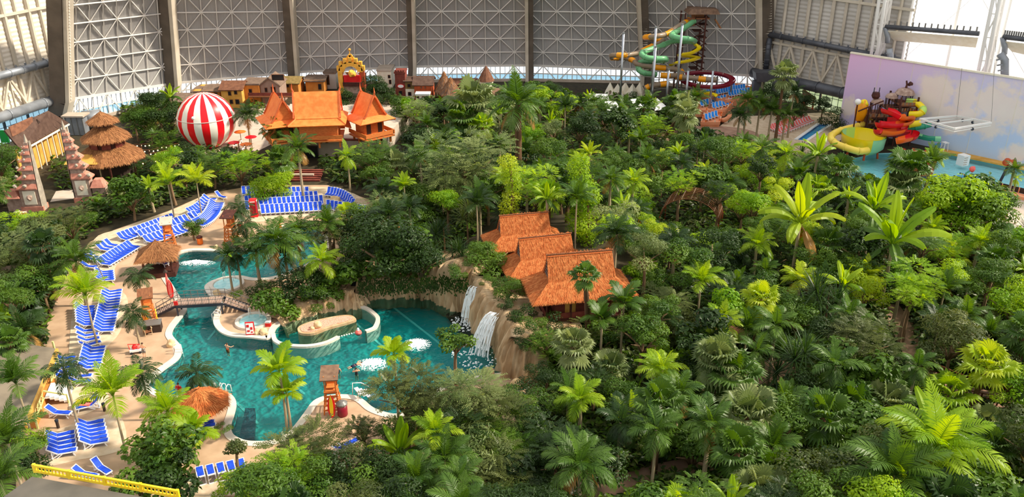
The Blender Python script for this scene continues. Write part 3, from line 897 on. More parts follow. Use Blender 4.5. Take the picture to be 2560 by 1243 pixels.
def waterfall(label, top, bot, zt, w0, w1, n, seed):
    rg = random.Random(seed); o = thing('waterfall', label, 'waterfall')
    T, Bt = G(*top, zt), G(*bot, -0.1)
    x = Vector((1, -0.5, 0)).normalized()
    for part in range(2):
        mb = MB()
        for k in range(n // 2):
            u = rg.uniform(-1, 1); w = rg.uniform(0.015, 0.06)
            a0 = T + x * u * w0; P = []
            for i in range(9):
                f = i / 8
                q = T.lerp(Bt, f ** 0.75); q.z = zt + (-0.1 - zt) * f ** 1.5
                q = q + x * u * (w0 + (w1 - w0) * f) + Vector((rg.uniform(-.05, .05), rg.uniform(-0.25, 0.1) * f, 0))
                P.append(q)
            i0 = rg.randint(0, 4); i1 = rg.randint(i0 + 2, 8)
            for i in range(i0, i1):
                mb.add([P[i] - x * w, P[i] + x * w, P[i + 1] + x * w, P[i + 1] - x * w], [(0, 1, 2, 3)])
        q = mb.build('falling_water' if part == 0 else 'spray_strands', 'foam', o); q['kind'] = 'stuff'
    mb = MB()
    for k in range(120):
        a = rg.uniform(0, 6.28); r = rg.random() ** 0.5 * w1 * 2.4
        p = Bt + Vector((math.cos(a) * r, math.sin(a) * r, rg.uniform(0, 0.2))); s = rg.uniform(0.05, 0.16)
        mb.add([p + Vector((s, 0, 0)), p + Vector((-s, s, 0)), p + Vector((-s, -s, 0)), p + Vector((0, 0, s))], [(0, 1, 2), (0, 3, 1), (1, 3, 2), (2, 3, 0)])
    q = mb.build('splash_foam', 'foam', o); q['kind'] = 'stuff'
waterfall('narrow waterfall dropping beside the upper rock wall', (1186, 716), (1165, 812), 5.0, 0.45, 0.8, 60, 4)
waterfall('broad slanting waterfall below the lowest hut', (1240, 782), (1196, 888), 4.6, 0.7, 1.25, 100, 5)
def bubbles(label, px, py, rx, ry, seed):
    rg = random.Random(seed); o = thing('bubble_fountain', label, 'foam', G(px, py, -0.12))
    mb = MB(); s = ppm(o.location)
    for k in range(700):
        a = rg.uniform(0, 6.28); r = rg.random() ** 0.8
        x, y = math.cos(a) * r * rx / s, math.sin(a) * r * ry / s / 0.52
        z = max(0, 0.35 * (1 - r * 1.1)) * rg.uniform(0.6, 1.1); q = rg.uniform(0.05, 0.22) * (1.15 - r)
        mb.add([(x + q, y, z), (x - q, y + q, z), (x - q, y - q, z), (x, y, z + q)], [(0, 1, 2), (0, 3, 1), (1, 3, 2), (2, 3, 0)])
    q = mb.build('foam_peak', 'foam', o); q['kind'] = 'stuff'
bubbles('white bubbling foam patch beneath the waterfall, farther from the sand spit', 1042, 862, 38, 17, 1)
bubbles('white bubbling foam ring nearest the swimmer on his stomach', 932, 911, 42, 17, 2)
bubbles('streak of white foam beside the thatched pavilion', 492, 658, 48, 9, 3)
bubbles('pale foam in the upper lagoon behind the island palms', 715, 590, 42, 16, 4)
# boulders
def boulder(label, px, py, r, seed, sq=(1, 0.9, 1.0), z=0.0):
    p = G(px, py, z); s = r / ppm(p)
    o = blob(s, 3, seed, 0.35, sq).build('boulder', 'boulder', None, True, p + Vector((0, 0, s * sq[2] * 0.7)))
    return tag(o, label, 'boulder', 'cream boulders around the lagoon')
for i, (lab, x, y, r) in enumerate((('rounded cream boulder on the bank near the man in trunks', 428, 866, 11), ('tall cream boulder beside the sign board', 661, 836, 10), ('low cream boulder touching the sign board', 643, 836, 8),
        ('large cream boulder at the head of the whirl channel', 890, 762, 12), ('small cream boulder at the head of the whirl channel', 903, 764, 8), ('cream boulder on the gravel island', 796, 819, 10), ('small cream stone on the gravel island', 781, 825, 6),
        ('brown boulder at the foot of the rock overhang', 1223, 938, 13), ('little brown boulder under the rock overhang', 1263, 937, 7), ('tall pillar-like boulder on the shaded sand', 1291, 968, 14),
        ('pillar-like boulder in front of another on shaded sand', 1288, 990, 14), ('cream boulder on the paving behind the upper lagoon', 541, 622, 6), ('cream boulder near the wooden chair tower', 564, 622, 7),
        ('big brown boulder among the upper loungers', 838, 512, 14), ('small boulder under the bridge planting', 543, 738, 9))):
    boulder(lab, x, y, r, i + 3, z=0.15 if 'gravel' in lab else 0.0)
# ------------------------------------------------------------------ orange-roofed stilt houses on the terrace
TZ = 3.2
ta, tb = G(690, 390), G(960, 394)
tr = structure(obj('wall_terrace', None), 'pale retaining terrace below the orange-roofed houses')
tp = [ta, tb, tb + Vector((3, 25, 0)), ta + Vector((-3, 25, 0))]
MB().prism([V2(p) for p in tp], 0, TZ).build('retaining_wall', 'concrete', tr)
MB().beam(ta + Vector((0, 0.2, TZ + 0.1)), tb + Vector((0, 0.2, TZ + 0.1)), 0.6, 0.25).build('capping', 'redbrown', tr)
g_ = G(780, 392); MB().box(g_ + Vector((-1.2, -0.3, 0.95)), (5.0, 0.8, 2.4)).build('opening', 'glassdark', tr)
for k in range(6):
    MB().box(G(765 - k * 2, 426 + k * 5, 0.9 - k * 0.16), (6.2, 0.5, 0.25)).build('step', 'redbrown', tr)
MB().box(G(745, 446) + Vector((0, 0, 0.3)), (5.6, 0.6, 1.0)).build('planter_wall', 'concrete', tr)
def thai(label, L, Wd, zr, loc, rz, front=None, name='stilt_house'):
    o = thing(name, label, 'house', loc, rz, 'orange-roofed stilt houses')
    zb, ze, zw = zr * 0.56, zr * 0.46, zr * 0.14
    h = Wd / 2
    prof = []
    for k in range(9):
        t = k / 8
        prof.append((h * (t ** 0.8) * 0.98 + 0.0, zb + (zr - zb) * (1 - t) ** 1.35))
    for s in (-1, 1):
        rows = []
        for x, z in prof:
            e = 0.9 * (1 - (z - zb) / (zr - zb)) * 0.3
            rows.append([(s * x, -L / 2 - 0.5 + e, z), (s * x, L / 2 + 0.5 - e, z)])
        mb = MB(); mb.grid(rows); mb.grid([[(x, y, z - 0.22) for x, y, z in r] for r in rows])
        r_ = mb.build('roof', 'orangetile', o)
        for yy in (-L / 2 - 0.45, L / 2 + 0.45):
            b = MB()
            for (x0, z0), (x1, z1) in zip(prof, prof[1:]):
                b.beam((s * x0, yy, z0 + 0.08), (s * x1, yy, z1 + 0.08), 0.22, 0.3)
            b.build('bargeboard', 'orangetiledark', r_)
        q = [(s * (h + 1.3), -L / 2 - 1.3, ze), (s * (h + 1.3), L / 2 + 1.3, ze), (s * (h - 0.15), L / 2, zb - 0.05), (s * (h - 0.15), -L / 2, zb - 0.05)]
        MB().slab(q, 0.2).build('skirt_roof', 'orangetile', o)
        q = [(-(h + 1.3) * s, s * (L / 2 + 1.3), ze), ((h + 1.3) * s, s * (L / 2 + 1.3), ze), (h * s, s * L / 2, zb - 0.05), (-h * s, s * L / 2, zb - 0.05)]
        MB().slab(q, 0.2).build('skirt_roof', 'orangetile', o)
        g = MB()
        for (x0, z0), (x1, z1) in zip(prof, prof[1:]):
            y = s * (L / 2 + 0.05)
            g.add([(x0, y, z0 - .1), (-x0, y, z0 - .1), (-x1, y, z1 - .1), (x1, y, z1 - .1)], [(0, 1, 2, 3)])
        g.build('gable', 'orangewood', o)
        MB().tube([(0, s * (L / 2 + 0.4), zr), (0, s * (L / 2 + 0.6), zr + 0.6), (0, s * (L / 2 + 0.5), zr + 1.5)], [0.2, 0.14, 0.03], 6).build('finial', 'orangetiledark', o)
    MB().box((0, 0, (zb + zw) / 2), (Wd - 0.6, L - 0.6, zb - zw)).build('walls', 'orangewood', o)
    for s in (-1, 1):
        MB().box((s * (h * 0.5), -L / 2 + 0.26, (zb + zw) / 2 - 0.2), (Wd * 0.18, 0.1, (zb - zw) * 0.6)).build('window', 'shutter', o)
    MB().box((0, -0.6, zw), (Wd + 1.4, L + 2.2, 0.25)).build('deck', 'orangewood', o)
    for s in (-1, 1):
        MB().box((s * (h + 0.6), -0.6, zw + 0.7), (0.12, L + 2.4, 0.75)).build('balustrade', 'orangewood', o)
    MB().box((0, -L / 2 - 1.6, zw + 0.7), (Wd + 1.2, 0.12, 0.75)).build('balustrade', 'orangewood', o)
    for x in (-h, 0, h):
        for y in (-L / 2 - 1.2, 0, L / 2):
            MB().box((x, y, zw / 2), (0.3, 0.3, zw)).build('stilt', 'orangewood', o)
    return o
def fitthai(label, fa, ba, zr, Wd):
    A, B = G(*fa, TZ + zr), G(*ba, TZ + zr)
    L = (B - A).length; c = (A + B) / 2
    return thai(label, L, Wd, zr, (c.x, c.y, TZ), math.atan2(B.y - A.y, B.x - A.x) - math.pi / 2)
fitthai('orange-roofed stilt house closest to the striped balloon', (704, 250), (685, 232), 8.6, 4.5)
fitthai('orange-roofed stilt house facing the forest, with a tall gable', (932, 238), (905, 228), 8.8, 4.7)
A, B = G(738, 230, TZ + 9.6), G(842, 227, TZ + 9.6)
c = (A + B) / 2
th2 = thai('broad orange-roofed stilt house in the middle of the terrace', (B - A).length, 5.4, 9.6, (c.x, c.y, TZ), math.atan2(B.y - A.y, B.x - A.x) - math.pi / 2)
A, B = G(802, 273, TZ + 5.4), G(850, 272, TZ + 5.4)
an = math.atan2(B.y - A.y, B.x - A.x); c = (A + B) / 2
po = thing('entrance_porch', 'small orange porch roof on posts in front of the broad house', 'porch', (c.x, c.y, TZ), an)
w = (B - A).length / 2
MB().slab([(-w - 0.6, -3.4, 3.2), (w + 0.8, -3.4, 3.2), (w, 0, 5.4), (-w, 0, 5.4)], 0.2).build('roof', 'orangetile', po)
MB().slab([(w + 0.8, -3.4, 3.2), (w + 2.2, -3.2, 2.7), (w + 1.2, 0, 4.2), (w, 0, 5.4)], 0.2).build('roof', 'orangetile', po)
for x in (-w, w):
    MB().box((x, -3.0, 1.6), (0.25, 0.25, 3.2)).build('post', 'orangewood', po)
st_ = thing('spire_statue', 'dark slender spire statue before the broad orange roof', 'statue', G(811, 285, TZ + 5.2))
MB().lathe([(0.45, 0), (0.5, 1.0), (0.25, 1.1), (0.55, 1.9), (0.3, 2.4), (0.12, 3.0), (0.03, 3.6)], 10).build('spire', 'darkwood', st_)
MB().box((0, 0, -2.7), (0.5, 0.5, 5.4)).build('pillar', 'darkwood', st_)
# ------------------------------------------------------------------ village houses along the back wall
def house(label, x0, x1, yb, yw, yr, wm, rm, wins=(), depth=6.0, gable='side', name='village_house', zb=0.0):
    A, B = G(x0, yb, zb), G(x1, yb, zb)
    an = math.atan2(B.y - A.y, B.x - A.x); w = (B - A).length
    hw = max(1.0, GY((x0 + x1) / 2, yw, (A.y + B.y) / 2).z - zb)
    hr = max(0.6, GY((x0 + x1) / 2, yr, (A.y + B.y) / 2 + (depth / 2 if gable == 'side' else 0)).z - zb)
    o = thing(name, label, 'house', A, an)
    MB().box((w / 2, depth / 2, hw / 2 - 0.1), (w, depth, hw + 0.2)).build('walls', wm, o)
    e = 0.45
    if gable == 'side':
        ym = depth / 2
        MB().slab([(-e, -e, hw - 0.1), (w + e, -e, hw - 0.1), (w + e, ym, hr), (-e, ym, hr)], 0.22).build('roof_slope', rm, o)
        MB().slab([(-e, ym, hr), (w + e, ym, hr), (w + e, depth + e, hw - 0.1), (-e, depth + e, hw - 0.1)], 0.22).build('roof_slope', rm, o)
        for xx in (0.05, w - 0.05):
            MB().slab([(xx, 0, hw), (xx, depth, hw), (xx, ym, hr - 0.2)], 0.1).build('gable', wm, o)
    elif gable == 'front':
        for s in (0, 1):
            xe = -e if s == 0 else w + e
            MB().slab([(xe, -e, hw - 0.2), (w / 2, -e, hr), (w / 2, depth, hr), (xe, depth, hw - 0.2)][::1 if s == 0 else -1], 0.2).build('roof_slope', rm, o)
        MB().slab([(0, 0, hw), (w, 0, hw), (w / 2, 0, hr - 0.1)], 0.2).build('gable', wm, o)
    else:
        MB().box((w / 2, depth / 2, hw + 0.15), (w + 0.3, depth + 0.3, 0.35)).build('parapet', rm, o)
    for fx, fz, sw, sh in wins:
        f = MB().box((w * fx, -0.05, hw * fz), (w * sw + 0.2, 0.14, hw * sh + 0.2)).build('window', 'brownwood', o)
        MB().box((w * fx, -0.1, hw * fz), (w * sw, 0.14, hw * sh)).build('pane', 'glassdark', f)
    return o, w, hw, hr
house('ochre cottage with weathered roof half hidden by the balloon', 440, 490, 272, 253, 232, 'ochreorange', 'greyroof', [(0.33, 0.5, 0.18, 0.5)])
house('narrow ochre cottage with grey roof beside the wall rib', 487, 508, 262, 227, 218, 'ochre', 'greyroof', [(0.5, 0.8, 0.3, 0.18)])
house('ochre house with two small windows behind the balloon', 514, 554, 264, 226, 212, 'ochreorange', 'greyroof', [(0.3, 0.7, 0.14, 0.16), (0.75, 0.75, 0.14, 0.16)])
house('tall yellow-ochre house with a big rusty roof', 558, 609, 270, 223, 201, 'ochre', 'brownroof', [(0.42, 0.78, 0.11, 0.18), (0.72, 0.84, 0.11, 0.18), (0.45, 0.34, 0.12, 0.18), (0.75, 0.34, 0.16, 0.22)])
house('plain orange-brown house with one window and flat roof', 609, 653, 264, 213, 206, 'ochreorange', 'greyroof', [(0.5, 0.72, 0.14, 0.16)], gable='flat')
o, w, hw, hr = house('grey-pink gabled house with a round clock', 656, 703, 262, 212, 193, 'pinkgrey', 'greyroof', [(0.3, 0.75, 0.1, 0.18), (0.68, 0.75, 0.2, 0.26), (0.5, 0.2, 0.6, 0.25)], gable='front')
MB().lathe([(0.5, 0), (0.5, 0.15)], 20).build('clock_face', 'white', o).rotation_euler = (R(90), 0, 0)
o.children[-1].location = (w / 2, -0.05, hw + (hr - hw) * 0.45)
MB().box((w / 2 + 1, -1.6, hw * 0.55), (w + 6, 2.6, 0.2)).build('balcony', 'brownwood', o)
MB().box((w / 2 + 1, -2.8, hw * 0.55 + 0.6), (w + 6, 0.08, 0.7)).build('balcony_rail', 'redbrown', o)
for k in range(5):
    MB().box((k * (w + 5) / 4 - 1, -2.7, hw * 0.27), (0.18, 0.18, hw * 0.55)).build('balcony_post', 'brownwood', o)
for k in range(8):
    MB().box((w + 4 + k * 0.55, -2.2, hw * 0.55 - 0.4 - k * 0.42), (0.6, 1.1, 0.14)).build('stair_step', 'brownwood', o)
house('orange cabin with a sloping olive roof', 706, 748, 240, 207, 190, 'ochreorange', 'oliveroof', [(0.4, 0.78, 0.1, 0.16)])
house('orange wooden shop with dark roof beside the castle front', 766, 811, 232, 201, 189, 'ochreorange', 'greyroof', [(0.78, 0.5, 0.14, 0.4)])
house('blue-grey building half hidden behind the castle front', 812, 842, 222, 184, 180, 'greyclad', 'greyroof', [(0.3, 0.6, 0.24, 0.6)], gable='flat')
house('white building with small windows behind the dark tree', 945, 980, 222, 178, 174, 'cream', 'concrete', [(0.85, 0.7, 0.12, 0.14), (0.9, 0.4, 0.12, 0.2)], gable='flat')
o, w, hw, hr = house('maroon tower house with battlements and an oval sign', 990, 1015, 246, 184, 180, 'redbrown', 'redbrown', [(0.5, 0.24, 0.3, 0.14)], gable='flat', depth=4)
for k in range(4):
    MB().box(((k + 0.5) * w / 4, 0.1, hw + 0.55), (w / 6, 0.5, 0.5)).build('battlement', 'redbrown', o)
s = MB().lathe([(0.85, 0), (0.85, 0.15)], 24).build('oval_sign', 'red', o); s.scale = (1, 1, 1); s.rotation_euler = (R(90), 0, 0); s.location = (w * 0.55, -0.02, hw * 0.5); s.scale = (1, 0.55, 1)
s2 = MB().lathe([(0.68, 0.15), (0.68, 0.2)], 24).build('sign_plate', 'white', s)
o, w, hw, hr = house('narrow house, olive above and white below', 1015, 1037, 246, 201, 192, 'oliveroof', 'darkroof', [(0.42, 0.72, 0.3, 0.15), (0.45, 0.26, 0.3, 0.17)], depth=4)
MB().box((w / 2, -0.02, hw * 0.26), (w, 0.1, hw * 0.52)).build('white_front', 'cream', o)
house('rust-red barn under a dark brown roof', 1037, 1081, 250, 211, 189, 'rustred', 'darkroof', [(0.4, 0.8, 0.03, 0.05), (0.62, 0.8, 0.03, 0.05)])
house('tiny white playhouse with red-topped door arch', 1040, 1074, 253, 238, 237, 'cream', 'white', [(0.15, 0.5, 0.12, 0.5), (0.6, 0.4, 0.25, 0.7)], gable='flat', depth=2, zb=0.6)
house('long low lodge with a brown roof behind the fan palm', 1120, 1188, 228, 210, 197, 'redbrown', 'brownroof', [(0.3, 0.4, 0.08, 0.4), (0.6, 0.4, 0.08, 0.4)])
house('brown tunnel-shaped hall roof beside the coconut palm', 1231, 1280, 246, 236, 221, 'thatchdim', 'thatchdim', [(0.5, 0.4, 0.1, 0.4)])
def cone_hut(label, px, yb, r, h, m='thatchdim', sm='strawbrown', n=10, cat='hut', hw=2.2, zb=0.0, wall='redbrown', name='cone_hut'):
    p = G(px, yb, zb); s = r / ppm(p)
    o = thing(name, label, cat, p)
    MB().lathe([(s * 0.62, -0.1), (s * 0.62, hw)], n).build('walls', wall, o)
    q = []
    hh = h / ppm(p)
    for k in range(n):
        a0, a1 = 2 * math.pi * k / n, 2 * math.pi * (k + 1) / n
        q.append(((s * math.cos(a0), s * math.sin(a0), hw - 0.4), (s * math.cos(a1), s * math.sin(a1), hw - 0.4), (0.12 * math.cos(a1), 0.12 * math.sin(a1), hw + hh), (0.12 * math.cos(a0), 0.12 * math.sin(a0), hw + hh)))
    thatch(o, q, m, sm, per=9, seed=px, sw=0.04, sl=0.7)
    for k in range(6):
        a = k * math.pi / 3
        MB().box((math.cos(a) * s * 0.8, math.sin(a) * s * 0.8, hw / 2 - 0.1), (0.2, 0.2, hw + 0.2)).build('post', 'darkwood', o)
    return o
cone_hut('brown thatched round hut, the taller of two behind the fan palm', 1112, 246, 27, 42)
cone_hut('brown thatched round hut in front of the taller one', 1128, 254, 30, 36)
t_ = thing('turret', 'cream turret with a red-brown cone cap', 'tower', G(1216, 246))
MB().lathe([(1.3, -0.1), (1.3, 3.4), (1.6, 3.6), (1.6, 4.3)], 12).build('shaft', 'cream', t_)
MB().lathe([(1.9, 4.2), (0.9, 6.2), (0.03, 7.6)], 12).build('cone_cap', 'brownroof', t_)
for k in range(3): MB().box((-0.3 + k * 0.3, -1.3, 1.2 + k * 0.8), (0.3, 0.2, 0.5)).build('window', 'glassdark', t_)
for i, x in enumerate((1524, 1543, 1562, 1580, 1598)):
    p = G(x, 236 + (i % 2) * 4); s = 1.15
    o = thing('pyramid_tent', 'pale pink pyramid tent, %s of five counted from the palms' % ORD[i], 'tent', p, 0.3 * i, 'pale pyramid tents')
    MB().lathe([(s * 1.5, -0.05), (s * 1.35, 0.6), (0.05, 2.9)], 4, a0=0.6).build('canvas', 'cream', o)
    MB().box((0, -s * 0.98, 0.6), (0.5, 0.08, 1.1)).build('flap', 'pinkgrey', o)
    MB().beam((0, 0, 2.7), (0, 0, 3.2), 0.07).build('pole', 'brownwood', o)
# castle front
p = G(883, 232); co = thing('castle_front', 'golden fairground castle front with pointed arch and red stage', 'castle', p)
zt = lambda y: GY(883, y, p.y).z
sc_ = 1 / ppm(p)
hwid = 27 * sc_
MB().box((0, 2.2, zt(192) / 2), (hwid * 2.1, 4, zt(192))).build('rear_wall', 'redbrown', co)
for s in (-1, 1):
    MB().beam((s * hwid * 0.98, -0.5, 0), (s * hwid * 1.0, -0.5, zt(168)), 1.1, 0.9).build('pier', 'gold' if s < 0 else 'rustred', co)
N = 14
mb = MB(); ri, ro = hwid * 0.62, hwid * 1.12; zc = zt(178)
for k in range(N):
    a0, a1 = math.pi * k / N, math.pi * (k + 1) / N
    P = [(r * math.cos(a), y, zc + r * 0.85 * math.sin(a)) for y in (-1.0, 0.2) for r, a in ((ri, a0), (ro, a0), (ro, a1), (ri, a1))]
    mb.add(P, [(0, 1, 2, 3), (7, 6, 5, 4), (0, 4, 5, 1), (1, 5, 6, 2), (2, 6, 7, 3), (3, 7, 4, 0)])
mb.build('arch', 'gold', co)
for k in range(7):
    a = math.pi * (k + 0.5) / 7
    MB().box((ro * 1.02 * math.cos(a), -0.4, zc + ro * 0.86 * math.sin(a) + 0.3), (0.75, 1.2, 1.1)).build('battlement', 'gold', co)
mb = MB()
a_, b_ = zt(160), zt(134)
for s in (-1, 1):
    mb.beam((s * 0.75, -0.4, a_), (s * 0.75, -0.4, a_ + (b_ - a_) * 0.55), 0.5, 0.7)
    mb.beam((s * 0.75, -0.4, a_ + (b_ - a_) * 0.5), (0, -0.4, b_ - 0.2), 0.5, 0.7)
mb.build('lantern_arch', 'gold', co)
MB().tube([(0, -0.4, b_ - 0.3), (0, -0.4, b_ + 1.2)], [0.14, 0.05], 6).build('finial', 'gold', co)
blob(0.35, 2, 1, 0.0).build('finial_ball', 'ochre', co, True, (0, -0.4, b_ + 1.0))
MB().box((0.2, -0.9, zt(194)), (hwid * 1.5, 0.8, zt(186) - zt(203))).build('stage', 'red', co)
MB().box((0.2, -1.0, zt(207)), (hwid * 1.7, 1.2, 0.9)).build('stage_front', 'darkwood', co)
blob(0.9, 2, 4, 0.5).build('golden_mask', 'gold', co, False, (0.3, -1.0, zt(182)))
for s in (-1, 1):
    MB().slab([(s * 0.9, -0.8, zt(186)), (s * 1.9, -0.8, zt(186)), (s * 1.5, -0.8, zt(176))], 0.2).build('white_drape', 'white', co)
MB().box((0.2, -0.6, 1.2), (hwid * 1.9, 0.5, 2.4)).build('plinth', 'stone', co)
o, w, hw, hr = house('bright yellow booth with a pointed doorway beside the castle', 857, 872, 224, 189, 186, 'yellow', 'gold', [(0.4, 0.62, 0.3, 0.34)], gable='flat', depth=2.2)
# ------------------------------------------------------------------ brown-roofed building on the left
bl = thing('brown_roof_house', 'large brown-roofed house beneath the blue window band', 'house')
E0, E1 = G(52, 375, 5.0), G(172, 307, 5.0)
R0, R1 = G(12, 326, 8.6), G(121, 277, 8.6)
MB().slab([E0, E1, R1, R0], 0.3).build('roof_slope', 'darkroof', bl)
Lp = lambda u, v, q=0.0: E0.lerp(E1, u).lerp(R0.lerp(R1, u), v) + Vector((0, 0, q))
MB().slab([Lp(0.02, 0.55, 0.35), Lp(0.45, 0.55, 0.35), Lp(0.62, 0.98, 0.35), Lp(0.1, 0.98, 0.35)], 0.25).build('roof_patch', 'brownroof', bl)
MB().slab([Lp(0.45, 0.2, 0.2), Lp(0.62, 0.2, 0.2), Lp(0.55, 0.5, 1.4)], 0.3).build('dormer', 'shutter', bl)
for k in range(1, 8):
    MB().beam(Lp(k / 8, 0, 0.08), Lp(k / 8, 1, 0.08), 0.08, 0.08).build('roof_seam', 'shutter', bl)
back = (R0 - E0); back.z = 0; back.normalize()
w0, w1 = E0 + back * 0.8, E1 + back * 0.8
MB().slab([(w0.x, w0.y, 0), (w1.x, w1.y, 0), (w1.x, w1.y, 4.9), (w0.x, w0.y, 4.9)], 0.3).build('walls', 'ochre', bl)
for k in range(9):
    q = E0.lerp(E1, (k + 0.5) / 9)
    MB().beam((q.x, q.y, 0), (q.x, q.y, 4.8), 0.18).build('post', 'cream', bl)
MB().beam(E0 + Vector((0, 0, -0.3)), E1 + Vector((0, 0, -0.3)), 0.25).build('gutter', 'cream', bl)
g0 = G(22, 352, 0)
gd = thing('green_banner', 'small bright green panel beside the brown roof', 'panel', G(22, 385, 0))
MB().box((0, 0, 3.4), (1.4, 0.12, 2.4)).build('cloth', mat('greencloth', (20, 150, 60)), gd); MB().beam((-0.8, 0, 0), (-0.8, 0, 4.7), 0.12).build('pole', 'steel', gd)
# glass pavilion and blue drum behind
gp = thing('glass_kiosk', 'pale glass kiosk with flat roof behind the pagoda hut', 'kiosk', G(190, 340))
MB().box((0, 1.5, 1.9), (3.4, 2, 3.8)).build('glazing', 'duct', gp); MB().box((0, 1.5, 3.9), (4.4, 3, 0.3)).build('roof', 'concrete', gp)
for k in range(4): MB().box((-1.7 + k * 1.13, 0.45, 1.9), (0.14, 0.14, 3.8)).build('mullion', 'greysteel', gp)
dr = thing('drum_tank', 'blue-faced grey drum lying before the window band', 'tank', G(238, 320) + Vector((0, 0, 1.9)))
MB().tube([(-1.6, -1, 0), (1.6, 0.6, 0)], 1.9, 20).build('shell', 'duct', dr, True); MB().tube([(-1.75, -1.08, 0), (-1.6, -1, 0)], 1.75, 20).build('end_cap', mat('drumblue', (86, 170, 222)), dr)
# ------------------------------------------------------------------ three-tier pagoda hut
pg = G(286, 446); po = thing('pagoda_hut', 'three-tier brown thatched pagoda hut', 'hut', pg); s = 1 / ppm(pg)
Z = lambda y: GY(286, y, pg.y).z
def tier(r0, z0, r1, z1, seed, n=8):
    q = []
    for k in range(n):
        a0, a1 = 2 * math.pi * (k + 0.2) / n, 2 * math.pi * (k + 1.2) / n
        q.append(((r0 * math.cos(a0), r0 * math.sin(a0), z0), (r0 * math.cos(a1), r0 * math.sin(a1), z0), (r1 * math.cos(a1), r1 * math.sin(a1), z1), (r1 * math.cos(a0), r1 * math.sin(a0), z1)))
    thatch(po, q, 'thatchbrown', 'strawbrown', per=16, seed=seed, sw=0.04, sl=0.8)
tier(38 * s, Z(303), 0.1, Z(280), 1); tier(59 * s, Z(343), 20 * s, Z(316), 2); tier(84 * s, Z(392), 42 * s, Z(364), 3)
MB().lathe([(19 * s, Z(322)), (19 * s, Z(299))], 8).build('neck', 'darkwood', po)
MB().lathe([(40 * s, Z(374)), (40 * s, Z(338))], 8).build('gallery', 'darkwood', po)
for k in range(8):
    a = 2 * math.pi * (k + 0.5) / 8
    b = MB().box((math.cos(a) * 38 * s, math.sin(a) * 40 * s, Z(356)), (0.2, 1.4, 1.0), rz=a).build('window', 'redbrown', po)
    MB().box((math.cos(a) * 76 * s, math.sin(a) * 76 * s, Z(395) / 2), (0.25, 0.25, Z(392))).build('post', 'darkwood', po)
MB().lathe([(50 * s, 0), (50 * s, Z(402))], 8).build('ground_floor', 'shutter', po)
MB().tube([(0, 0, Z(283)), (0, 0, Z(276))], [0.12, 0.02], 6).build('finial', 'darkwood', po)
# ------------------------------------------------------------------ split gate towers
def gate_tower(label, px, py, w_px, h_px, flip, rz):
    p = G(px, py); k = 1 / ppm(p); Wd = w_px * k; Ht = h_px * k / 0.93
    o = thing('gate_tower', label, 'gate', p, rz, 'split stone gate')
    D = Wd * 0.62; f = flip
    MB().box((-f * Wd * 0.5, 0, Ht * 0.03), (Wd * 1.2, D * 1.15, Ht * 0.07)).build('plinth', 'pinktile', o)
    MB().box((-f * Wd * 0.5, 0, Ht * 0.19), (Wd, D, Ht * 0.26)).build('base_block', 'stone', o)
    pn = MB().box((-f * Wd * 0.5, -D / 2 - 0.03, Ht * 0.2), (Wd * 0.66, 0.12, Ht * 0.2)).build('panel', 'cream', o)
    blob(Wd * 0.15, 2, 5, 0.5).build('carved_boss', 'stone', pn, False, (-f * Wd * 0.5, -D / 2 - 0.1, Ht * 0.2))
    z = Ht * 0.32; w = Wd
    for i, (sh, hh) in enumerate(((1.0, 0.14), (0.84, 0.13), (0.70, 0.12), (0.56, 0.10), (0.42, 0.09), (0.28, 0.07))):
        w = Wd * sh; d = D * (0.35 + 0.65 * sh); h = Ht * hh
        q0, q1 = w * 1.16, w * 0.8
        x0 = -f * 0.02
        P = []
        for ww, zz, dd in ((q0, z, d * 1.2), (q0, z + h * 0.12, d * 1.2), (q1, z + h * 0.55, d * 0.85)):
            P += [(x0, -dd / 2, zz), (x0 - f * ww, -dd / 2, zz), (x0 - f * ww, dd / 2, zz), (x0, dd / 2, zz)]
        F = [(a * 4 + b, a * 4 + (b + 1) % 4, (a + 1) * 4 + (b + 1) % 4, (a + 1) * 4 + b) for a in range(2) for b in range(4)] + [(3, 2, 1, 0), (8, 9, 10, 11)]
        t_ = MB().add(P, F).build('tile_tier', 'pinktile', o)
        MB().box((x0 - f * q1 * 0.47, 0, z + h * 0.8), (q1 * 0.94, d * 0.8, h * 0.55)).build('tier_block', 'stone', o)
        blob(w * 0.13, 1, i, 0.4).build('corner_crest', 'greystone', t_, False, (x0 - f * q0 * 0.95, -d * 0.55, z + h * 0.4))
        blob(w * 0.13, 1, i + 9, 0.4).build('corner_crest', 'greystone', t_, False, (x0 - f * q0 * 0.5, -d * 0.58, z + h * 0.4))
        z += h
    MB().tube([(-f * 0.3, 0, z - 0.2), (-f * 0.3, 0, z + Ht * 0.05), (-f * 0.3, 0, z + Ht * 0.12)], [0.35, 0.22, 0.05], 6).build('finial', 'greystone', o)
    rows = []
    for zz, dd in ((0, D * 1.1), (Ht * 0.3, D * 1.05), (Ht * 0.5, D * 0.8), (Ht * 0.7, D * 0.55), (Ht * 0.9, D * 0.35), (Ht, D * 0.12)):
        rows.append([(f * 0.12, -dd / 2, zz), (f * 0.3, -dd / 4, zz), (f * 0.3, dd / 4, zz), (f * 0.12, dd / 2, zz)])
    MB().grid(rows).build('split_face', 'greystone', o)
    # lower side wing
    MB().box((-f * Wd * 1.45, 0, Ht * 0.1), (Wd * 0.8, D * 0.7, Ht * 0.2)).build('wing', 'stone', o)
    MB().lathe([(Wd * 0.6, Ht * 0.2), (Wd * 0.3, Ht * 0.3)], 4, (-f * Wd * 1.45, 0, 0), a0=math.pi / 4).build('wing_roof', 'pinktile', o)
gate_tower('carved stone gate tower with stepped tile tiers, the half nearer the straw umbrellas', 112, 522, 44, 165, 1, 0.1)
gate_tower('carved stone gate tower with stepped tile tiers, the half nearer the pagoda hut', 196, 502, 40, 176, -1, 0.1)
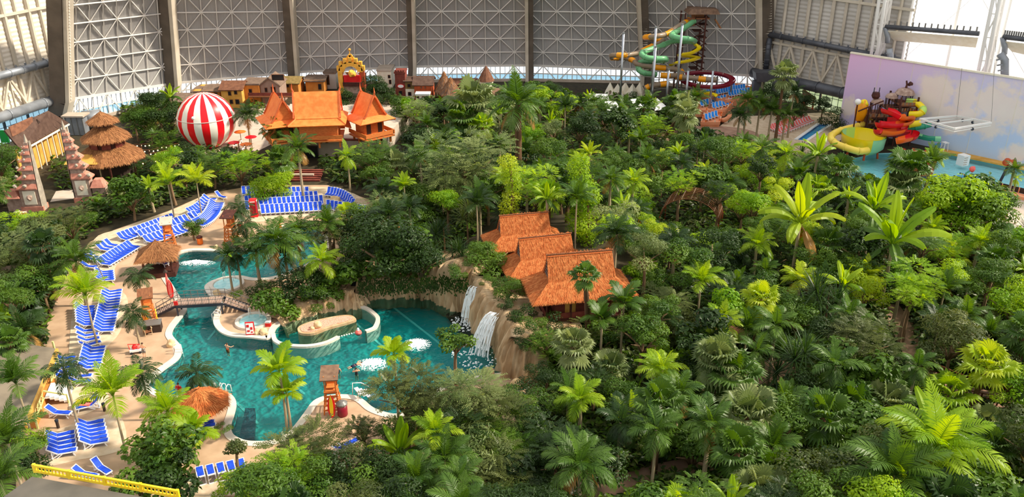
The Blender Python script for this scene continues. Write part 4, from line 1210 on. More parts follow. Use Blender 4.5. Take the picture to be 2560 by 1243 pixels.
# ------------------------------------------------------------------ balloon
bp = G(526, 366); s = 1 / ppm(bp); Rb = 69.5 * s
bo = thing('hot_air_balloon', 'huge red and white striped balloon', 'balloon', bp + Vector((0, 0, Rb * 0.95)))
NG = 24
for k in range(NG):
    rows = []
    for i in range(13):
        t = math.pi * i / 12
        row = []
        for a in range(4):
            an = 2 * math.pi * (k + a / 3 - 0.35) / NG
            r = math.sin(t) * Rb; z = math.cos(t) * Rb
            if z < 0: r *= 1 - 0.10 * (z / Rb) ** 2
            row.append((r * math.cos(an), r * math.sin(an), z))
        rows.append(row)
    MB().grid(rows).build('gore', 'redbright' if k % 2 else 'balloonwhite', bo, True)
d_ = blob(0.32, 2, 0, 0).build('lamp_disc', 'white', bo, True, (-0.5, -Rb * 0.93, Rb * 0.36))
MB().lathe([(Rb * 0.99, Rb * 0.18), (Rb * 0.992, Rb * 0.2)], 48).build('belt_tape', 'balloonwhite', bo)
MB().lathe([(1.7, -Rb * 0.95), (1.5, -Rb * 0.8), (1.3, -Rb * 0.75)], 16).build('collar', 'darkwood', bo)
# string lights on posts
for i, (px, py) in enumerate(((358, 378), (378, 392), (405, 398), (432, 380), (385, 420), (420, 440), (450, 448), (600, 372), (617, 380))):
    o = thing('light_garland', 'wooden post with small glowing lamps, %s one counted from the pagoda hut' % ORD[i], 'lights', G(px, py + 16), 0.2 * i)
    MB().beam((0, 0, 0), (0, 0, 2.6), 0.14).build('post', 'brownwood', o)
    MB().beam((-1.6, 0, 2.5), (1.6, 0.3, 2.55), 0.08).build('arm', 'brownwood', o)
    for k in range(5):
        blob(0.12, 1, k, 0).build('lamp', 'lampglow', o, False, (-1.5 + k * 0.75, 0.1, 2.3 - 0.1 * (k % 2)))
def umbrella(label, px, py, r, m='red', n=8, name='garden_umbrella', h=2.4, group=None, straw=False):
    p = G(px, py, h); s = r / ppm(p)
    o = thing(name, label, 'umbrella', (p.x, p.y, 0), 0.3, group)
    if straw:
        q = []
        for k in range(n):
            a0, a1 = 2 * math.pi * k / n, 2 * math.pi * (k + 1) / n
            q.append(((s * math.cos(a0), s * math.sin(a0), h), (s * math.cos(a1), s * math.sin(a1), h), (0.05 * math.cos(a1), 0.05 * math.sin(a1), h + s * 0.32), (0.05 * math.cos(a0), 0.05 * math.sin(a0), h + s * 0.32)))
        thatch(o, q, 'ochre', 'cream', per=6, th=0.12, sl=0.8, seed=px)
    else:
        MB().lathe([(s, h), (s * 0.98, h + 0.06), (0.05, h + s * 0.35)], n).build('canopy', m, o)
    MB().tube([(0, 0, 0), (0, 0, h + s * 0.3)], 0.06, 6).build('pole', 'brownwood', o)
    return o
for i, (x, y) in enumerate(((5, 546), (12, 556), (45, 536), (65, 548), (30, 545))):
    umbrella('straw umbrella near the gate, %s from the frame edge' % ORD[i], x, y, 21, name='straw_umbrella', group='straw umbrellas by the gate', straw=True)
for i, (x, y) in enumerate(((600, 330), (627, 343), (615, 361), (585, 357))):
    umbrella('red parasol %s along the court beside the balloon' % ORD[i], x, y, 15, 'redbright' if i % 2 else 'orange', group='red parasols')
fr = thing('frame_kiosk', 'timber frame stall with a tan canopy beside the gate tower', 'stall', G(232, 462))
for x in (-2.6, 2.6):
    for y in (-1.6, 1.6):
        MB().beam((x, y, 0), (x, y, 4.4), 0.18).build('post', 'barkpale', fr)
MB().slab([(-3, -2, 4.3), (3, -2, 4.3), (2.4, 0, 5.4), (-2.4, 0, 5.4)], 0.1).build('canopy', 'ochre', fr); MB().slab([(-2.4, 0, 5.4), (2.4, 0, 5.4), (3, 2, 4.3), (-3, 2, 4.3)], 0.1).build('canopy', 'ochre', fr)
# ------------------------------------------------------------------ tall slide tower by the back wall
def slide(name, label, pts, r, mats, seg=6, n=12, arc=None, smooth=6, base=True, collars=True, Yd=None):
    """water slide through picture points with depth; alternating coloured sections"""
    P = catmull([GY(x, y, Y) for x, y, Y in pts], smooth, False)
    o = thing(name, label, 'water slide')
    i = 0; k = 0; N = len(P)
    while i < N - 1:
        j = min(i + seg * (2 if (k % 2 and len(mats) > 1) else 1), N - 1)
        if N - 1 - j < 2: j = N - 1
        m = mats[k % len(mats)]
        mb = MB().tube(P[i:j + 1], r * (1.08 if k % 2 == 0 and len(mats) > 1 else 1.0), n, caps=False, arc=arc)
        if arc: mb.tube([p + Vector((0, 0, 0.02)) for p in P[i:j + 1]], r * 0.9, n, caps=False, arc=arc)
        mb.build('trough_section' if arc else 'tube_section', m, o, True)
        if collars and not arc:
            d = (P[min(i + 1, N - 1)] - P[i]).normalized() * 0.1
            MB().tube([P[i] - d, P[i] + d], r * 1.16, n).build('flange', m, o, True)
        i = j; k += 1
    return o, P
Y0 = 186
slide('tube_slide', 'orange and brown tube slide winding down the tall tower', [(1722, 50, 195), (1706, 60, 192), (1690, 70, 190), (1669, 84, 188), (1645, 90, 186), (1625, 92, 187), (1612, 94, 190), (1625, 98, 193), (1655, 101, 193), (1652, 107, 190), (1630, 116, 188),
       (1597, 132, 186), (1575, 137, 185), (1552, 138, 184), (1530, 139, 186), (1530, 144, 189), (1548, 145, 191), (1566, 145, 191), (1584, 152, 190), (1596, 162, 188), (1635, 168, 187), (1669, 171, 187), (1693, 174, 188), (1705, 181, 188), (1696, 188, 186), (1672, 189, 184), (1652, 188, 184)], 0.56, ['slideorange', 'slidebrown'], seg=5)
slide('tube_slide', 'green tube slide curling beside the orange one', [(1734, 53, 194), (1712, 69, 191), (1690, 80, 188), (1679, 89, 186), (1698, 95, 184), (1727, 99, 184), (1734, 104, 188), (1712, 103, 192), (1686, 102, 192), (1666, 109, 189), (1645, 118, 187), (1623, 125, 185), (1604, 134, 183),
       (1616, 144, 182), (1640, 147, 182), (1662, 147, 183), (1664, 152, 187), (1635, 153, 190), (1606, 154, 190), (1595, 163, 189), (1599, 176, 187), (1612, 183, 186), (1640, 186, 187)], 0.6, ['slidegreen'], seg=7)
slide('tube_slide', 'low orange-banded tube slide leaving the tower base', [(1690, 192, 186), (1729, 195, 185), (1765, 199, 184), (1790, 200, 184)], 0.6, ['slideorange', 'slidebrown'], seg=3)
slide('tube_slide', 'lowest orange-banded tube slide above the tents', [(1668, 209, 184), (1640, 213, 184), (1622, 217, 184), (1612, 222, 184)], 0.6, ['slideorange', 'slidebrown'], seg=4)
slide('open_slide', 'yellow open slide zigzagging down the tower', [(1738, 108, 194), (1748, 119, 193), (1730, 130, 190), (1704, 134, 189), (1700, 138, 192), (1725, 139, 194), (1746, 143, 192), (1718, 151, 189), (1690, 155, 188), (1676, 160, 189)], 0.55, ['slideyellow'], seg=9, n=9, arc=(math.pi, 2 * math.pi))
rp = GY(1768, 196, 187)
ring = []
ro_ = thing('ring_slide', 'wide dark maroon slide ring below the tower', 'water slide', rp)
for k in range(33):
    a = 2 * math.pi * k / 32
    ring.append((5.6 * math.cos(a), 4.4 * math.sin(a), 0.6 * math.sin(a)))
for k in range(8):
    MB().tube(ring[k * 4:k * 4 + 5], 0.75, 8, caps=False, arc=(math.pi, 2 * math.pi)).build('trough_section', 'slidedark', ro_, True)
for k in range(6):
    q = ring[k * 5]; MB().beam((q[0], q[1], q[2] - 0.9), (q[0], q[1], -rp.z), 0.35).build('support', 'greysteel', ro_)
slide('open_slide', 'low yellow open slide behind the lounger terrace', [(1715, 227, 186), (1745, 228, 184), (1770, 231, 182), (1790, 236, 180)], 0.6, ['slideyellow'], seg=8, n=8, arc=(math.pi, 2 * math.pi))
tw = thing('slide_tower', 'tall dark slide tower with a flat tan roof', 'tower', GY(1735, 226, 196)); tw.location.z = 0
bx = tw.location; zz = lambda y: GY(1735, y, 196).z
x0, x1 = GY(1692, 30, 196).x - bx.x, GY(1763, 30, 196).x - bx.x
MB().lathe([(5.0, zz(30)), (4.2, zz(18)), (3.6, zz(17))], 4, a0=math.pi / 4).build('roof', 'thatchdim', tw)
for x in (x0 * 0.72, x1 * 0.72):
    for y in (-2.6, 2.6):
        MB().beam((x * 1.1, y, 0), (x, y, zz(28)), 0.32).build('post', 'darkwood', tw)
for k in range(9):
    z = zz(185) + (zz(60) - zz(185)) * k / 8
    MB().box((0.6 * (-1) ** k, 0, z), (1.9, 3.0, 0.14)).build('landing', 'darkwood', tw)
    MB().beam((-1.6 * (-1) ** k, -1.4, z), (1.4 * (-1) ** k, -1.4, z + 1.7), 0.22).build('stair_flight', 'darkwood', tw)
MB().box((0, 0, zz(42)), (x1 - x0 - 3.4, 5.2, 0.3)).build('platform', 'brownwood', tw)
MB().box((-0.6, 0.4, zz(36)), (2.4, 2.4, 2.0)).build('cabin', 'thatchbrown', tw)
MB().box((-2.8, -2.5, zz(50)), (2.0, 0.1, 1.8)).build('railing', 'brownwood', tw); MB().slab([(2.6, -2.6, zz(44)), (4.0, -2.6, zz(66)), (4.4, -2.6, zz(66)), (3.0, -2.6, zz(44))], 0.8).build('stair_flight', 'thatchbrown', tw)
for i, (a, b, Yq) in enumerate((((1559, 84), (1549, 240), 182), ((1640, 69), (1633, 225), 183), ((1706, 62), (1697, 220), 181), ((1639, 118), (1629, 226), 179), ((1672, 175), (1667, 228), 180), ((1721, 175), (1719, 228), 179), ((1783, 175), (1781, 226), 179))):
    t = GY(*a, Yq); p = Vector((t.x, t.y, 0))
    o = thing('slide_mast', 'grey steel slide mast, %s from the left' % ORD[i], 'mast', p, 0, 'steel masts holding the tube slides')
    MB().tube([(0, 0, 0), (0, 0, t.z)], 0.26, 10).build('pole', 'steel', o, True)
    for k in range(4):
        z = t.z * (0.35 + 0.2 * k)
        MB().beam((0, 0, z), (2.2 * (-1) ** k, 2.5, z - 0.4), 0.12).build('arm', 'greysteel', o)
    MB().tube([(0, 0, t.z - 0.05), (0, 0, t.z + 0.25)], 0.3, 10).build('cap', 'steel', o)
# ------------------------------------------------------------------ lounger terraces on the right
TER = []
def terrace(label, pts, h):
    q = [G(*p, h) for p in pts]
    o = structure(obj('floor_terrace', None), label)
    MB().prism([V2(p) for p in q], 0, h).build('slab', 'terrace', o)
    n = len(q)
    for i in range(n):
        a, b = q[i], q[(i + 1) % n]
        L = (b - a).length
        MB().beam(a + Vector((0, 0, 0.3)), b + Vector((0, 0, 0.3)), 0.25, 0.6).build('parapet', 'terrace', o)
        for k in range(int(L / 1.6)):
            p = a.lerp(b, (k + 0.5) / max(1, int(L / 1.6)))
            MB().box(p + Vector((0, 0, 0.75)), (0.18, 0.18, 0.4)).build('baluster', 'orange' if k % 3 else 'cream', o)
terrace('upper orange-edged terrace of sky-blue loungers', [(1738, 240), (1755, 232), (1836, 214), (1885, 224), (1880, 245), (1812, 256)], 1.7)
terrace('lower orange-edged terrace of sky-blue loungers', [(1738, 282), (1745, 262), (1812, 244), (1835, 258), (1812, 280)], 1.0)
terrace('lowest orange-edged terrace of sky-blue loungers', [(1752, 312), (1760, 290), (1790, 283), (1806, 282), (1798, 312)], 0.5)
sw_ = thing('spiral_parapet', 'curved orange wall sweeping round the terrace stair', 'wall', G(1800, 306))
MB().tube([(0, 0, 0.4), (0.7, -1.2, 0.9), (1.6, -1.0, 1.4), (2.0, 0.8, 1.9)], 0.5, 8).build('curved_wall', 'terrace', sw_, True)
for i in range(7):
    f = thing('curved_bench', 'small striped orange and white curl on the terrace wall, %s from the left' % ORD[i], 'bench', G(1745 + i * 6, 254 - i * 2, 1.7), 0.3 * i, 'striped curls on the terrace')
    MB().tube([(math.cos(a) * 0.5, 0, math.sin(a) * 0.5) for a in (3.1, 3.8, 4.6, 5.4, 6.2)], 0.2, 6).build('curl', 'orange' if i % 2 else 'cream', f, True)
    MB().box((0, 0, -0.35), (0.5, 0.5, 0.7)).build('foot', 'terrace', f)
# ------------------------------------------------------------------ pirate fort with slides before the mural
YF = 158.0
bo_ = G(2156, 372, 0)
bc = GY(2158, 347, 150)
b = thing('bowl_slide', 'giant yellow and lime bowl slide', 'water slide', (bc.x, bc.y, 0))
k_ = 1 / ppm(bc); rb_ = 52 * k_
prof = [(rb_ * 0.28, bc.z - 2.6), (rb_ * 0.7, bc.z - 2.2), (rb_ * 0.95, bc.z - 1.2), (rb_, bc.z + 0.9)]
for k in range(12):
    rows = []
    for r, z in prof:
        rows.append([(r * math.cos(a), r * math.sin(a) * 1.15, z) for a in [2 * math.pi * (k + j / 4) / 12 for j in range(5)]])
    mb = MB().grid(rows); mb.grid([[(x * 0.97, y * 0.97, z + 0.05) for x, y, z in rw] for rw in rows])
    mb.build('bowl_section', 'slidemint' if k in (9, 10, 4) else ('slidelime' if k in (11, 3) else 'slideyellow'), b, True)
for k in range(6):
    a = math.pi * 2 * k / 6 + 0.3
    MB().beam((rb_ * 0.8 * math.cos(a), rb_ * 0.9 * math.sin(a), 0), (rb_ * 0.75 * math.cos(a), rb_ * 0.85 * math.sin(a), bc.z - 2.0), 0.3).build('support', 'rustred', b)
slide('tube_slide', 'pale yellow tube slide looping in front of the bowl', [(2178, 303, 158), (2150, 314, 157), (2113, 323, 155), (2086, 333, 152), (2077, 346, 149), (2090, 359, 147), (2117, 370, 145), (2146, 378, 144), (2168, 376, 145)], 0.62, ['slidepale'], seg=7)
slide('open_slide', 'red and orange open slide curling down the fort', [(2212, 272, 153), (2233, 278, 151), (2256, 290, 150), (2272, 289, 151), (2276, 297, 152), (2262, 305, 150), (2233, 309, 148), (2203, 307, 147), (2205, 313, 149), (2235, 313, 152), (2258, 314, 152), (2252, 323, 149), (2225, 328, 147), (2197, 325, 146),
       (2203, 331, 149), (2235, 331, 151), (2265, 329, 151), (2285, 331, 150), (2280, 340, 148), (2255, 347, 146), (2240, 350, 146)], 0.85, ['slidered', 'orange', 'slidered'], seg=11, n=9, arc=(math.pi * 0.95, 2.05 * math.pi))
slide('tube_slide', 'yellow-lime tube slide looping out of the fort top', [(2268, 253, 157), (2289, 257, 156), (2303, 266, 155), (2308, 277, 154), (2297, 285, 154), (2274, 286, 155)], 0.6, ['slidelime', 'slideyellow'], seg=5)
slide('tube_slide', 'lime tube slide passing behind the red slide', [(2262, 314, 153.5), (2280, 311, 153), (2300, 308, 153)], 0.6, ['slidelime', 'slideyellow'], seg=4)
slide('tube_slide', 'teal tube slide reaching toward the hanging light frame', [(2268, 320, 154), (2301, 317, 153), (2326, 311, 153)], 0.55, ['slideteal'], seg=4)
slide('open_slide', 'ribbed mint slide running to the turquoise pool', [(2288, 334, 152), (2320, 342, 150), (2353, 344, 149)], 0.75, ['slidemint', 'slideteal'], seg=3, n=8, arc=(math.pi, 2 * math.pi))
ft = thing('pirate_fort', 'ramshackle timber pirate fort with domed lookout roofs', 'fort', (GY(2225, 340, YF).x, YF, 0))
fx = lambda px: GY(px, 280, YF).x - ft.location.x
fz = lambda y: GY(2225, y, YF).z
for x, y in ((2160, -2), (2160, 2), (2185, -2), (2185, 2), (2212, -2.5), (2212, 2.5), (2232, -2.5), (2232, 2.5), (2274, -2.5), (2274, 2.5)):
    MB().beam((fx(x), y, 0), (fx(x), y, fz(235 if x > 2225 else 262)), 0.28).build('post', 'darkwood', ft)
for y, xa, xb in ((318, 2160, 2274), (300, 2160, 2274), (284, 2160, 2230), (270, 2210, 2276), (256, 2232, 2276)):
    MB().box(((fx(xa) + fx(xb)) / 2, 0, fz(y)), (fx(xb) - fx(xa), 5.0, 0.18)).build('deck', 'brownwood', ft)
    n = 10
    for k in range(n):
        x = fx(xa) + (fx(xb) - fx(xa)) * (k + 0.5) / n
        MB().box((x, -2.5, fz(y) + 0.35), (0.34, 0.1, 0.55)).build('plank', 'thatchbrown' if k % 2 else 'greyroof', ft)
    MB().beam((fx(xa), -2.5, fz(y) + 0.95), (fx(xb), -2.5, fz(y) + 0.95), 0.1).build('rail', 'darkwood', ft)
for k in range(7):
    x = fx(2160 + k * 19); MB().beam((x, -2.5, 0), (x, -2.5, fz(278 if k < 4 else 258)), 0.16).build('post', 'shutter', ft)
    if k < 6: MB().beam((x, -2.5, fz(318)), (fx(2179 + k * 19), -2.5, fz(300)), 0.1).build('brace', 'shutter', ft)
def dome(cx, r, z, h):
    MB().lathe([(r, z - 0.05), (r * 0.98, z + 0.1), (r * 0.8, z + h * 0.6), (r * 0.45, z + h * 0.92), (0.05, z + h)], 16, (cx, 0, 0)).build('dome_roof', 'stone', ft)
    for k in range(6):
        a = k * math.pi / 3 + 0.3; MB().beam((cx + r * 0.85 * math.cos(a), r * 0.85 * math.sin(a), z - 2.2), (cx + r * 0.85 * math.cos(a), r * 0.85 * math.sin(a), z), 0.12).build('dome_post', 'shutter', ft)
dome(fx(2253), 23 / ppm(ft.location), fz(234), 1.1); dome(fx(2222), 15 / ppm(ft.location), fz(243), 0.8); dome(fx(2189), 15 / ppm(ft.location), fz(256), 0.8)
MB().lathe([(0.55, fz(246)), (0.8, fz(240)), (0.65, fz(231))], 10, (fx(2182), 0, 0)).build('barrel', 'darkwood', ft)
for s in (-0.5, 0.5): MB().beam((fx(2182) + s, 0, fz(232)), (fx(2182) + s, 0, fz(219)), 0.12).build('barrel_prong', 'darksteel', ft)
MB().tube([(fx(2253), 0, fz(222)), (fx(2254), 0, fz(212)), (fx(2251), 0, fz(202))], [0.25, 0.18, 0.15], 6).build('crest', 'darkwood', ft)
blob(0.42, 2, 4, 0.6).build('crest_knob', 'darkwood', ft, False, (fx(2262), 0, fz(210)))
MB().beam((fx(2132), -2.4, fz(270)), (fx(2190), -2.4, fz(244)), 0.2).build('ramp_beam', 'darkwood', ft)
MB().box((fx(2220), -2.7, fz(300)), (2.2, 0.2, 2.6)).build('red_panel', 'red', ft); MB().box((fx(2271), -2.7, fz(276)), (0.9, 0.2, 1.4)).build('red_panel', 'red', ft)
fi = thing('yellow_figure', 'lumpy golden-yellow fibreglass figure at the fort side', 'figure', (GY(2143, 320, 157).x, 157, 0))
blob(1.3, 2, 7, 0.4, (0.9, 0.7, 1.6)).build('body', 'slideorange', fi, True, (0.2, 0, GY(2143, 276, 157).z)); blob(0.8, 2, 8, 0.4).build('knob', 'slideyellow', fi, True, (0.5, 0, GY(2143, 259, 157).z)); MB().beam((0, 0, 0), (0.2, 0, GY(2143, 284, 157).z), 0.4).build('post', 'darkwood', fi)
bk = thing('dump_bucket', 'white round bucket on a mast beside the golden figure', 'bucket', (GY(2137, 300, 155.5).x, 155.5, 0))
MB().beam((0, 0, 0), (0, 0, GY(2137, 258, 155.5).z), 0.2).build('mast', 'darkwood', bk); blob(0.6, 2, 1, 0.1).build('pail', 'white', bk, True, (0, 0, GY(2137, 255, 155.5).z))
# hanging frame, basketball-like mast, floating blocks
hf = thing('hanging_light_frame', 'white rectangular truss frame hung before the mural', 'frame')
c = [GY(2300, 298, 146), GY(2392, 290, 152), GY(2478, 307, 142), GY(2386, 322, 136)]
for a, b_ in zip(c, c[1:] + c[:1]):
    MB().beam(a, b_, 0.3).build('truss_side', 'whitesteel', hf); MB().beam(a - Vector((0, 0, 0.5)), b_ - Vector((0, 0, 0.5)), 0.14).build('truss_side', 'whitesteel', hf)
MB().beam((c[0] + c[3]) / 2, (c[1] + c[2]) / 2, 0.2).build('cross_bar', 'whitesteel', hf)
MB().beam(c[1], GY(2405, 170, 152), 0.05).build('cable', 'greysteel', hf)
MB().beam(c[2], GY(2490, 100, 142), 0.04).build('cable', 'greysteel', hf)
for i in range(6): blob(0.3, 1, i, 0.2).build('spotlight', 'darksteel', hf, False, c[i % 4].lerp(c[(i + 1) % 4], 0.5 if i < 4 else 0.2) - Vector((0, 0, 0.6)))
fb = thing('floating_block', 'white climbing block floating on the turquoise pool', 'float', G(2405, 412, -0.14), 0.4)
MB().box((0, 0, 0.9), (1.5, 1.5, 2.0)).build('body', 'white', fb)
for k in range(4): MB().box((-0.3, -0.78, 0.3 + k * 0.42), (0.8, 0.1, 0.12)).build('rung', 'concrete', fb)
ms = thing('light_mast', 'blue mast with round orange heads beside the pool', 'mast', G(2487, 480))
hz = GY(2505, 408, G(2487, 480).y).z
MB().tube([(0, 0, 0), (1.2, 0, hz)], 0.22, 8).build('pole', 'darksteel', ms, True)
for k in range(4): blob(0.55, 2, k, 0.2).build('lamp_head', 'rustred', ms, True, (1.2 + 0.6 * math.cos(k * 1.57), 0.6 * math.sin(k * 1.57), hz + 0.1))
for i, (a, b_) in enumerate((((2395, 455), (2500, 492)), ((2490, 480), (2620, 512)), ((2380, 462), (2430, 480)))):
    o = thing('poolside_deck', 'reddish boarded pool deck strip, %s from the shore palms' % ORD[i], 'deck'); p, q = G(*a), G(*b_)
    MB().beam(p + Vector((0, 0, 0.25)), q + Vector((0, 0, 0.25)), 1.6, 0.5).build('boards', 'terrace', o); MB().beam(p + Vector((0.5, 1.0, 0.9)), q + Vector((0.5, 1.0, 0.9)), 0.12, 0.9).build('side_panel', 'shutter', o)
    for k in range(6):
        MB().beam(p.lerp(q, (k + .5) / 6) + Vector((0.5, 0.8, 0)), p.lerp(q, (k + .5) / 6) + Vector((0.5, 0.8, 1.4)), 0.14).build('post', 'fabricblue' if k % 2 else 'terrace', o)
tc_ = thing('pool_toy', 'teal spray toy with a pink star at the pool edge', 'toy', G(2410, 455))
MB().tube([(0, 0, 0), (0, 0, 1.6), (0.8, 0, 2.2)], 0.14, 8).build('pipe', 'slideteal', tc_, True); blob(0.5, 2, 3, 0.4).build('head', 'fabriccoral', tc_, True, (0.9, 0, 2.3)); blob(0.55, 2, 5, 0.1).build('drum', 'drumblue' , tc_, True, (-0.8, 0, 0.9))
bn = thing('brick_turret', 'low round brick-red turret with a small dome', 'tower', G(2283, 424))
MB().lathe([(3.3, -0.1), (3.5, 2.2), (3.1, 2.4), (3.1, 2.0)], 18).build('drum_wall', 'rustred', bn); MB().lathe([(1.2, 2.3), (0.9, 3.2), (0.1, 3.5)], 14).build('dome', 'terrace', bn)
for k in range(10):
    a = k * 0.63; MB().box((math.cos(a) * 3.3, math.sin(a) * 3.3, 2.6), (0.7, 0.7, 0.5), rz=a).build('battlement', 'rustred', bn)
gs = thing('life_guard_frame', 'white and blue guard seat at the mural corner', 'chair', G(2358, 380), 0.3)
for x in (-0.5, 0.5):
    for y in (-0.5, 0.5): MB().beam((x, y, 0), (x * 0.7, y * 0.7, 1.8), 0.1).build('leg', 'white', gs)
MB().box((0, 0, 1.85), (1.0, 1.0, 0.12)).build('seat', 'white', gs); MB().box((-1.6, 0.2, 1.3), (1.6, 0.1, 0.9)).build('banner', 'fabricsky', gs)
rk = thing('rock_hut', 'brown rock hut with thatched porch below the garden windows', 'hut', G(2040, 268))
blob(3.6, 3, 9, 0.6, (1.3, 0.9, 1.0)).build('rockwork', 'darkrock', rk, True, (2.5, 3, 2.4)); MB().slab([(-4, -2, 2.6), (1, -2, 2.6), (0.4, 0.5, 3.8), (-3.4, 0.5, 3.8)], 0.3).build('porch_roof', 'thatchdim', rk)
for x in (-3.6, -1.4, 0.7): MB().beam((x, -1.8, 0), (x, -1.8, 2.6), 0.25).build('post', 'rustred', rk)
MB().box((-1.4, 0.2, 1.2), (4.2, 0.6, 2.4)).build('hut_wall', 'redbrown', rk)
for i, (x, y, w_) in enumerate(((1495, 262, 2.6), (1530, 282, 1.5), (1605, 274, 2.4), (1640, 276, 2.0))):
    o = thing('shade_canopy', 'white slanted shade canopy among the palms, %s from the coconut palm' % ORD[i], 'canopy', G(x, y + 18), 0.2 * i, 'white shade canopies')
    MB().slab([(-w_, -1.6, 2.2), (w_, -1.6, 2.0), (w_ * 0.8, 1.6, 3.6), (-w_ * 0.9, 1.6, 3.7)], 0.12).build('sheet', 'white', o)
    for q in ((-w_, -1.6, 2.2), (w_, -1.6, 2.0), (w_ * 0.8, 1.6, 3.5), (-w_ * 0.9, 1.6, 3.5)): MB().beam((q[0], q[1], 0), q, 0.12).build('post', 'steel', o)
# arched trellis tunnel in the forest
at = thing('arched_trellis', 'arched brown bar trellis tunnel among the trees', 'trellis', G(1725, 575), -0.35)
for k in range(9):
    r = 3.4 + 0.0; y = -2.4 + k * 0.6
    MB().tube([(r * 1.25 * math.cos(a), y, 2.4 + r * math.sin(a)) for a in [math.pi * j / 14 for j in range(15)]], 0.08, 6).build('hoop', 'brownwood', at, True)
for j in range(9):
    a = math.pi * (j + 1) / 10
    MB().beam((3.4 * 1.25 * math.cos(a), -2.4, 2.4 + 3.4 * math.sin(a)), (3.4 * 1.25 * math.cos(a), 2.4, 2.4 + 3.4 * math.sin(a)), 0.1).build('bar', 'greyroof', at)
for s in (-1, 1):
    for y in (-2.4, 2.4): MB().beam((s * 4.25, y, 0), (s * 4.25, y, 2.5), 0.16).build('post', 'rustred', at)
sh_ = thing('shed', 'low shed with a brown flat roof in the shade', 'shed', G(1790, 890), 0.1)
MB().box((0, 1.2, 1.2), (5.4, 3, 2.4)).build('walls', 'shutter', sh_); MB().slab([(-3.2, -0.8, 2.4), (3.2, -0.8, 2.4), (3.2, 3, 2.9), (-3.2, 3, 2.9)], 0.15).build('roof', 'brownroof', sh_)
for k in range(3): MB().box((-1.8 + k * 1.8, -0.35, 1.2), (1.0, 0.1, 1.2)).build('window', 'glassdark', sh_)
def display(label, px, py, s, rz):
    o = thing('display_case', label, 'display case', G(px, py), rz)
    MB().box((0, 0, 0.5 * s), (2.0 * s, 1.4 * s, 1.0 * s)).build('base', 'ochreorange', o); MB().box((0, 0, 1.03 * s), (2.2 * s, 1.6 * s, 0.08)).build('tray', 'white', o)
    MB().box((0, 0, 1.1 * s), (1.7 * s, 1.1 * s, 0.06)).build('chart', mat('chart', (170, 170, 168), (214, 214, 210), 1.2), o)
    for x in (-1, 1):
        for y in (-0.7, 0.7): MB().beam((x * s, y * s, 1.05 * s), (x * s, y * s, 1.75 * s), 0.05).build('post', 'steel', o)
    g = MB().box((0, 0, 1.76 * s), (2.05 * s, 1.45 * s, 0.04)).build('lid', M['caseglass'], o)
gm = bpy.data.materials.new('caseglass'); gm.use_nodes = True; MATS['caseglass'] = gm
t_n = gm.node_tree; t_n.nodes.remove(t_n.nodes['Principled BSDF'])
a_t = t_n.nodes.new('ShaderNodeBsdfTransparent'); a_g = t_n.nodes.new('ShaderNodeBsdfGlossy'); a_g.inputs['Roughness'].default_value = 0.08; a_m = t_n.nodes.new('ShaderNodeMixShader'); a_m.inputs[0].default_value = 0.25
t_n.links.new(a_t.outputs[0], a_m.inputs[1]); t_n.links.new(a_g.outputs[0], a_m.inputs[2]); t_n.links.new(a_m.outputs[0], t_n.nodes['Material Output'].inputs['Surface'])
display('glass-topped display case beside the pinkish path', 1405, 1250, 1.0, 0.5)
display('glass display case on the forest slope beyond the pale path', 2450, 895, 0.9, -0.3)
# ------------------------------------------------------------------ sun loungers
def make_lounger(fab):
    o = thing('sun_lounger', 'sun lounger', 'sun lounger')
    m = MB()
    for s in (-1, 1):
        x = s * 0.33
        m.beam((x, -0.95, 0.34), (x, 0.25, 0.34), 0.07, 0.08); m.beam((x, 0.22, 0.34), (x, 0.86, 0.86), 0.07, 0.08)
        m.beam((x, -0.85, 0.0), (x, -0.72, 0.34), 0.07, 0.06); m.beam((x, 0.1, 0.34), (x, 0.72, 0.0), 0.06, 0.06); m.beam((x, -0.1, 0.34), (x, 0.35, 0.0), 0.06, 0.06)
        m.beam((x, 0.62, 0.6), (x, 0.62, 0.0), 0.05, 0.05)
    m.beam((-0.36, -0.97, 0.34), (0.36, -0.97, 0.34), 0.08, 0.08); m.beam((-0.36, 0.88, 0.88), (0.36, 0.88, 0.88), 0.08, 0.08); m.beam((-0.33, 0.7, 0.03), (0.33, 0.7, 0.03), 0.05, 0.05)
    m.build('frame', 'plastic', o)
    rows = [[(x, y, z) for x in (-0.28, 0.28)] for y, z in ((-0.92, 0.40), (-0.6, 0.43), (-0.3, 0.385), (0.0, 0.36), (0.22, 0.40))]
    mb = MB().grid(rows); mb.grid([[(x, y, z - 0.05) for x, y, z in r] for r in rows]); mb.build('seat', fab, o)
    rows = [[(x, y, z) for x in (-0.28, 0.28)] for y, z in ((0.24, 0.41), (0.52, 0.66), (0.82, 0.91))]
    mb = MB().grid(rows); mb.grid([[(x, y + 0.04, z - 0.04) for x, y, z in r] for r in rows]); mb.build('backrest', fab, o)
    return o
PROTO = {}
LOUNGERS = []
def lounger(head, foot, label, group, fab='fabricblue', z=0.05, L=2.35):
    h, f = G(*head, z), G(*foot, z)
    d = (f - h); an = math.atan2(d.y, d.x) + math.pi / 2
    c = (h + f) / 2
    k = L / 1.95
    if fab not in PROTO:
        o = PROTO[fab] = make_lounger(fab)
        o.location = c; o.rotation_euler = (0, 0, an); o.scale = (k,) * 3; o['label'] = label; o['group'] = group
    else:
        o = dup(PROTO[fab], c, an, label, group, k)
    o.scale = (k * 0.75, k, k)
    LOUNGERS.append(c)
    return o
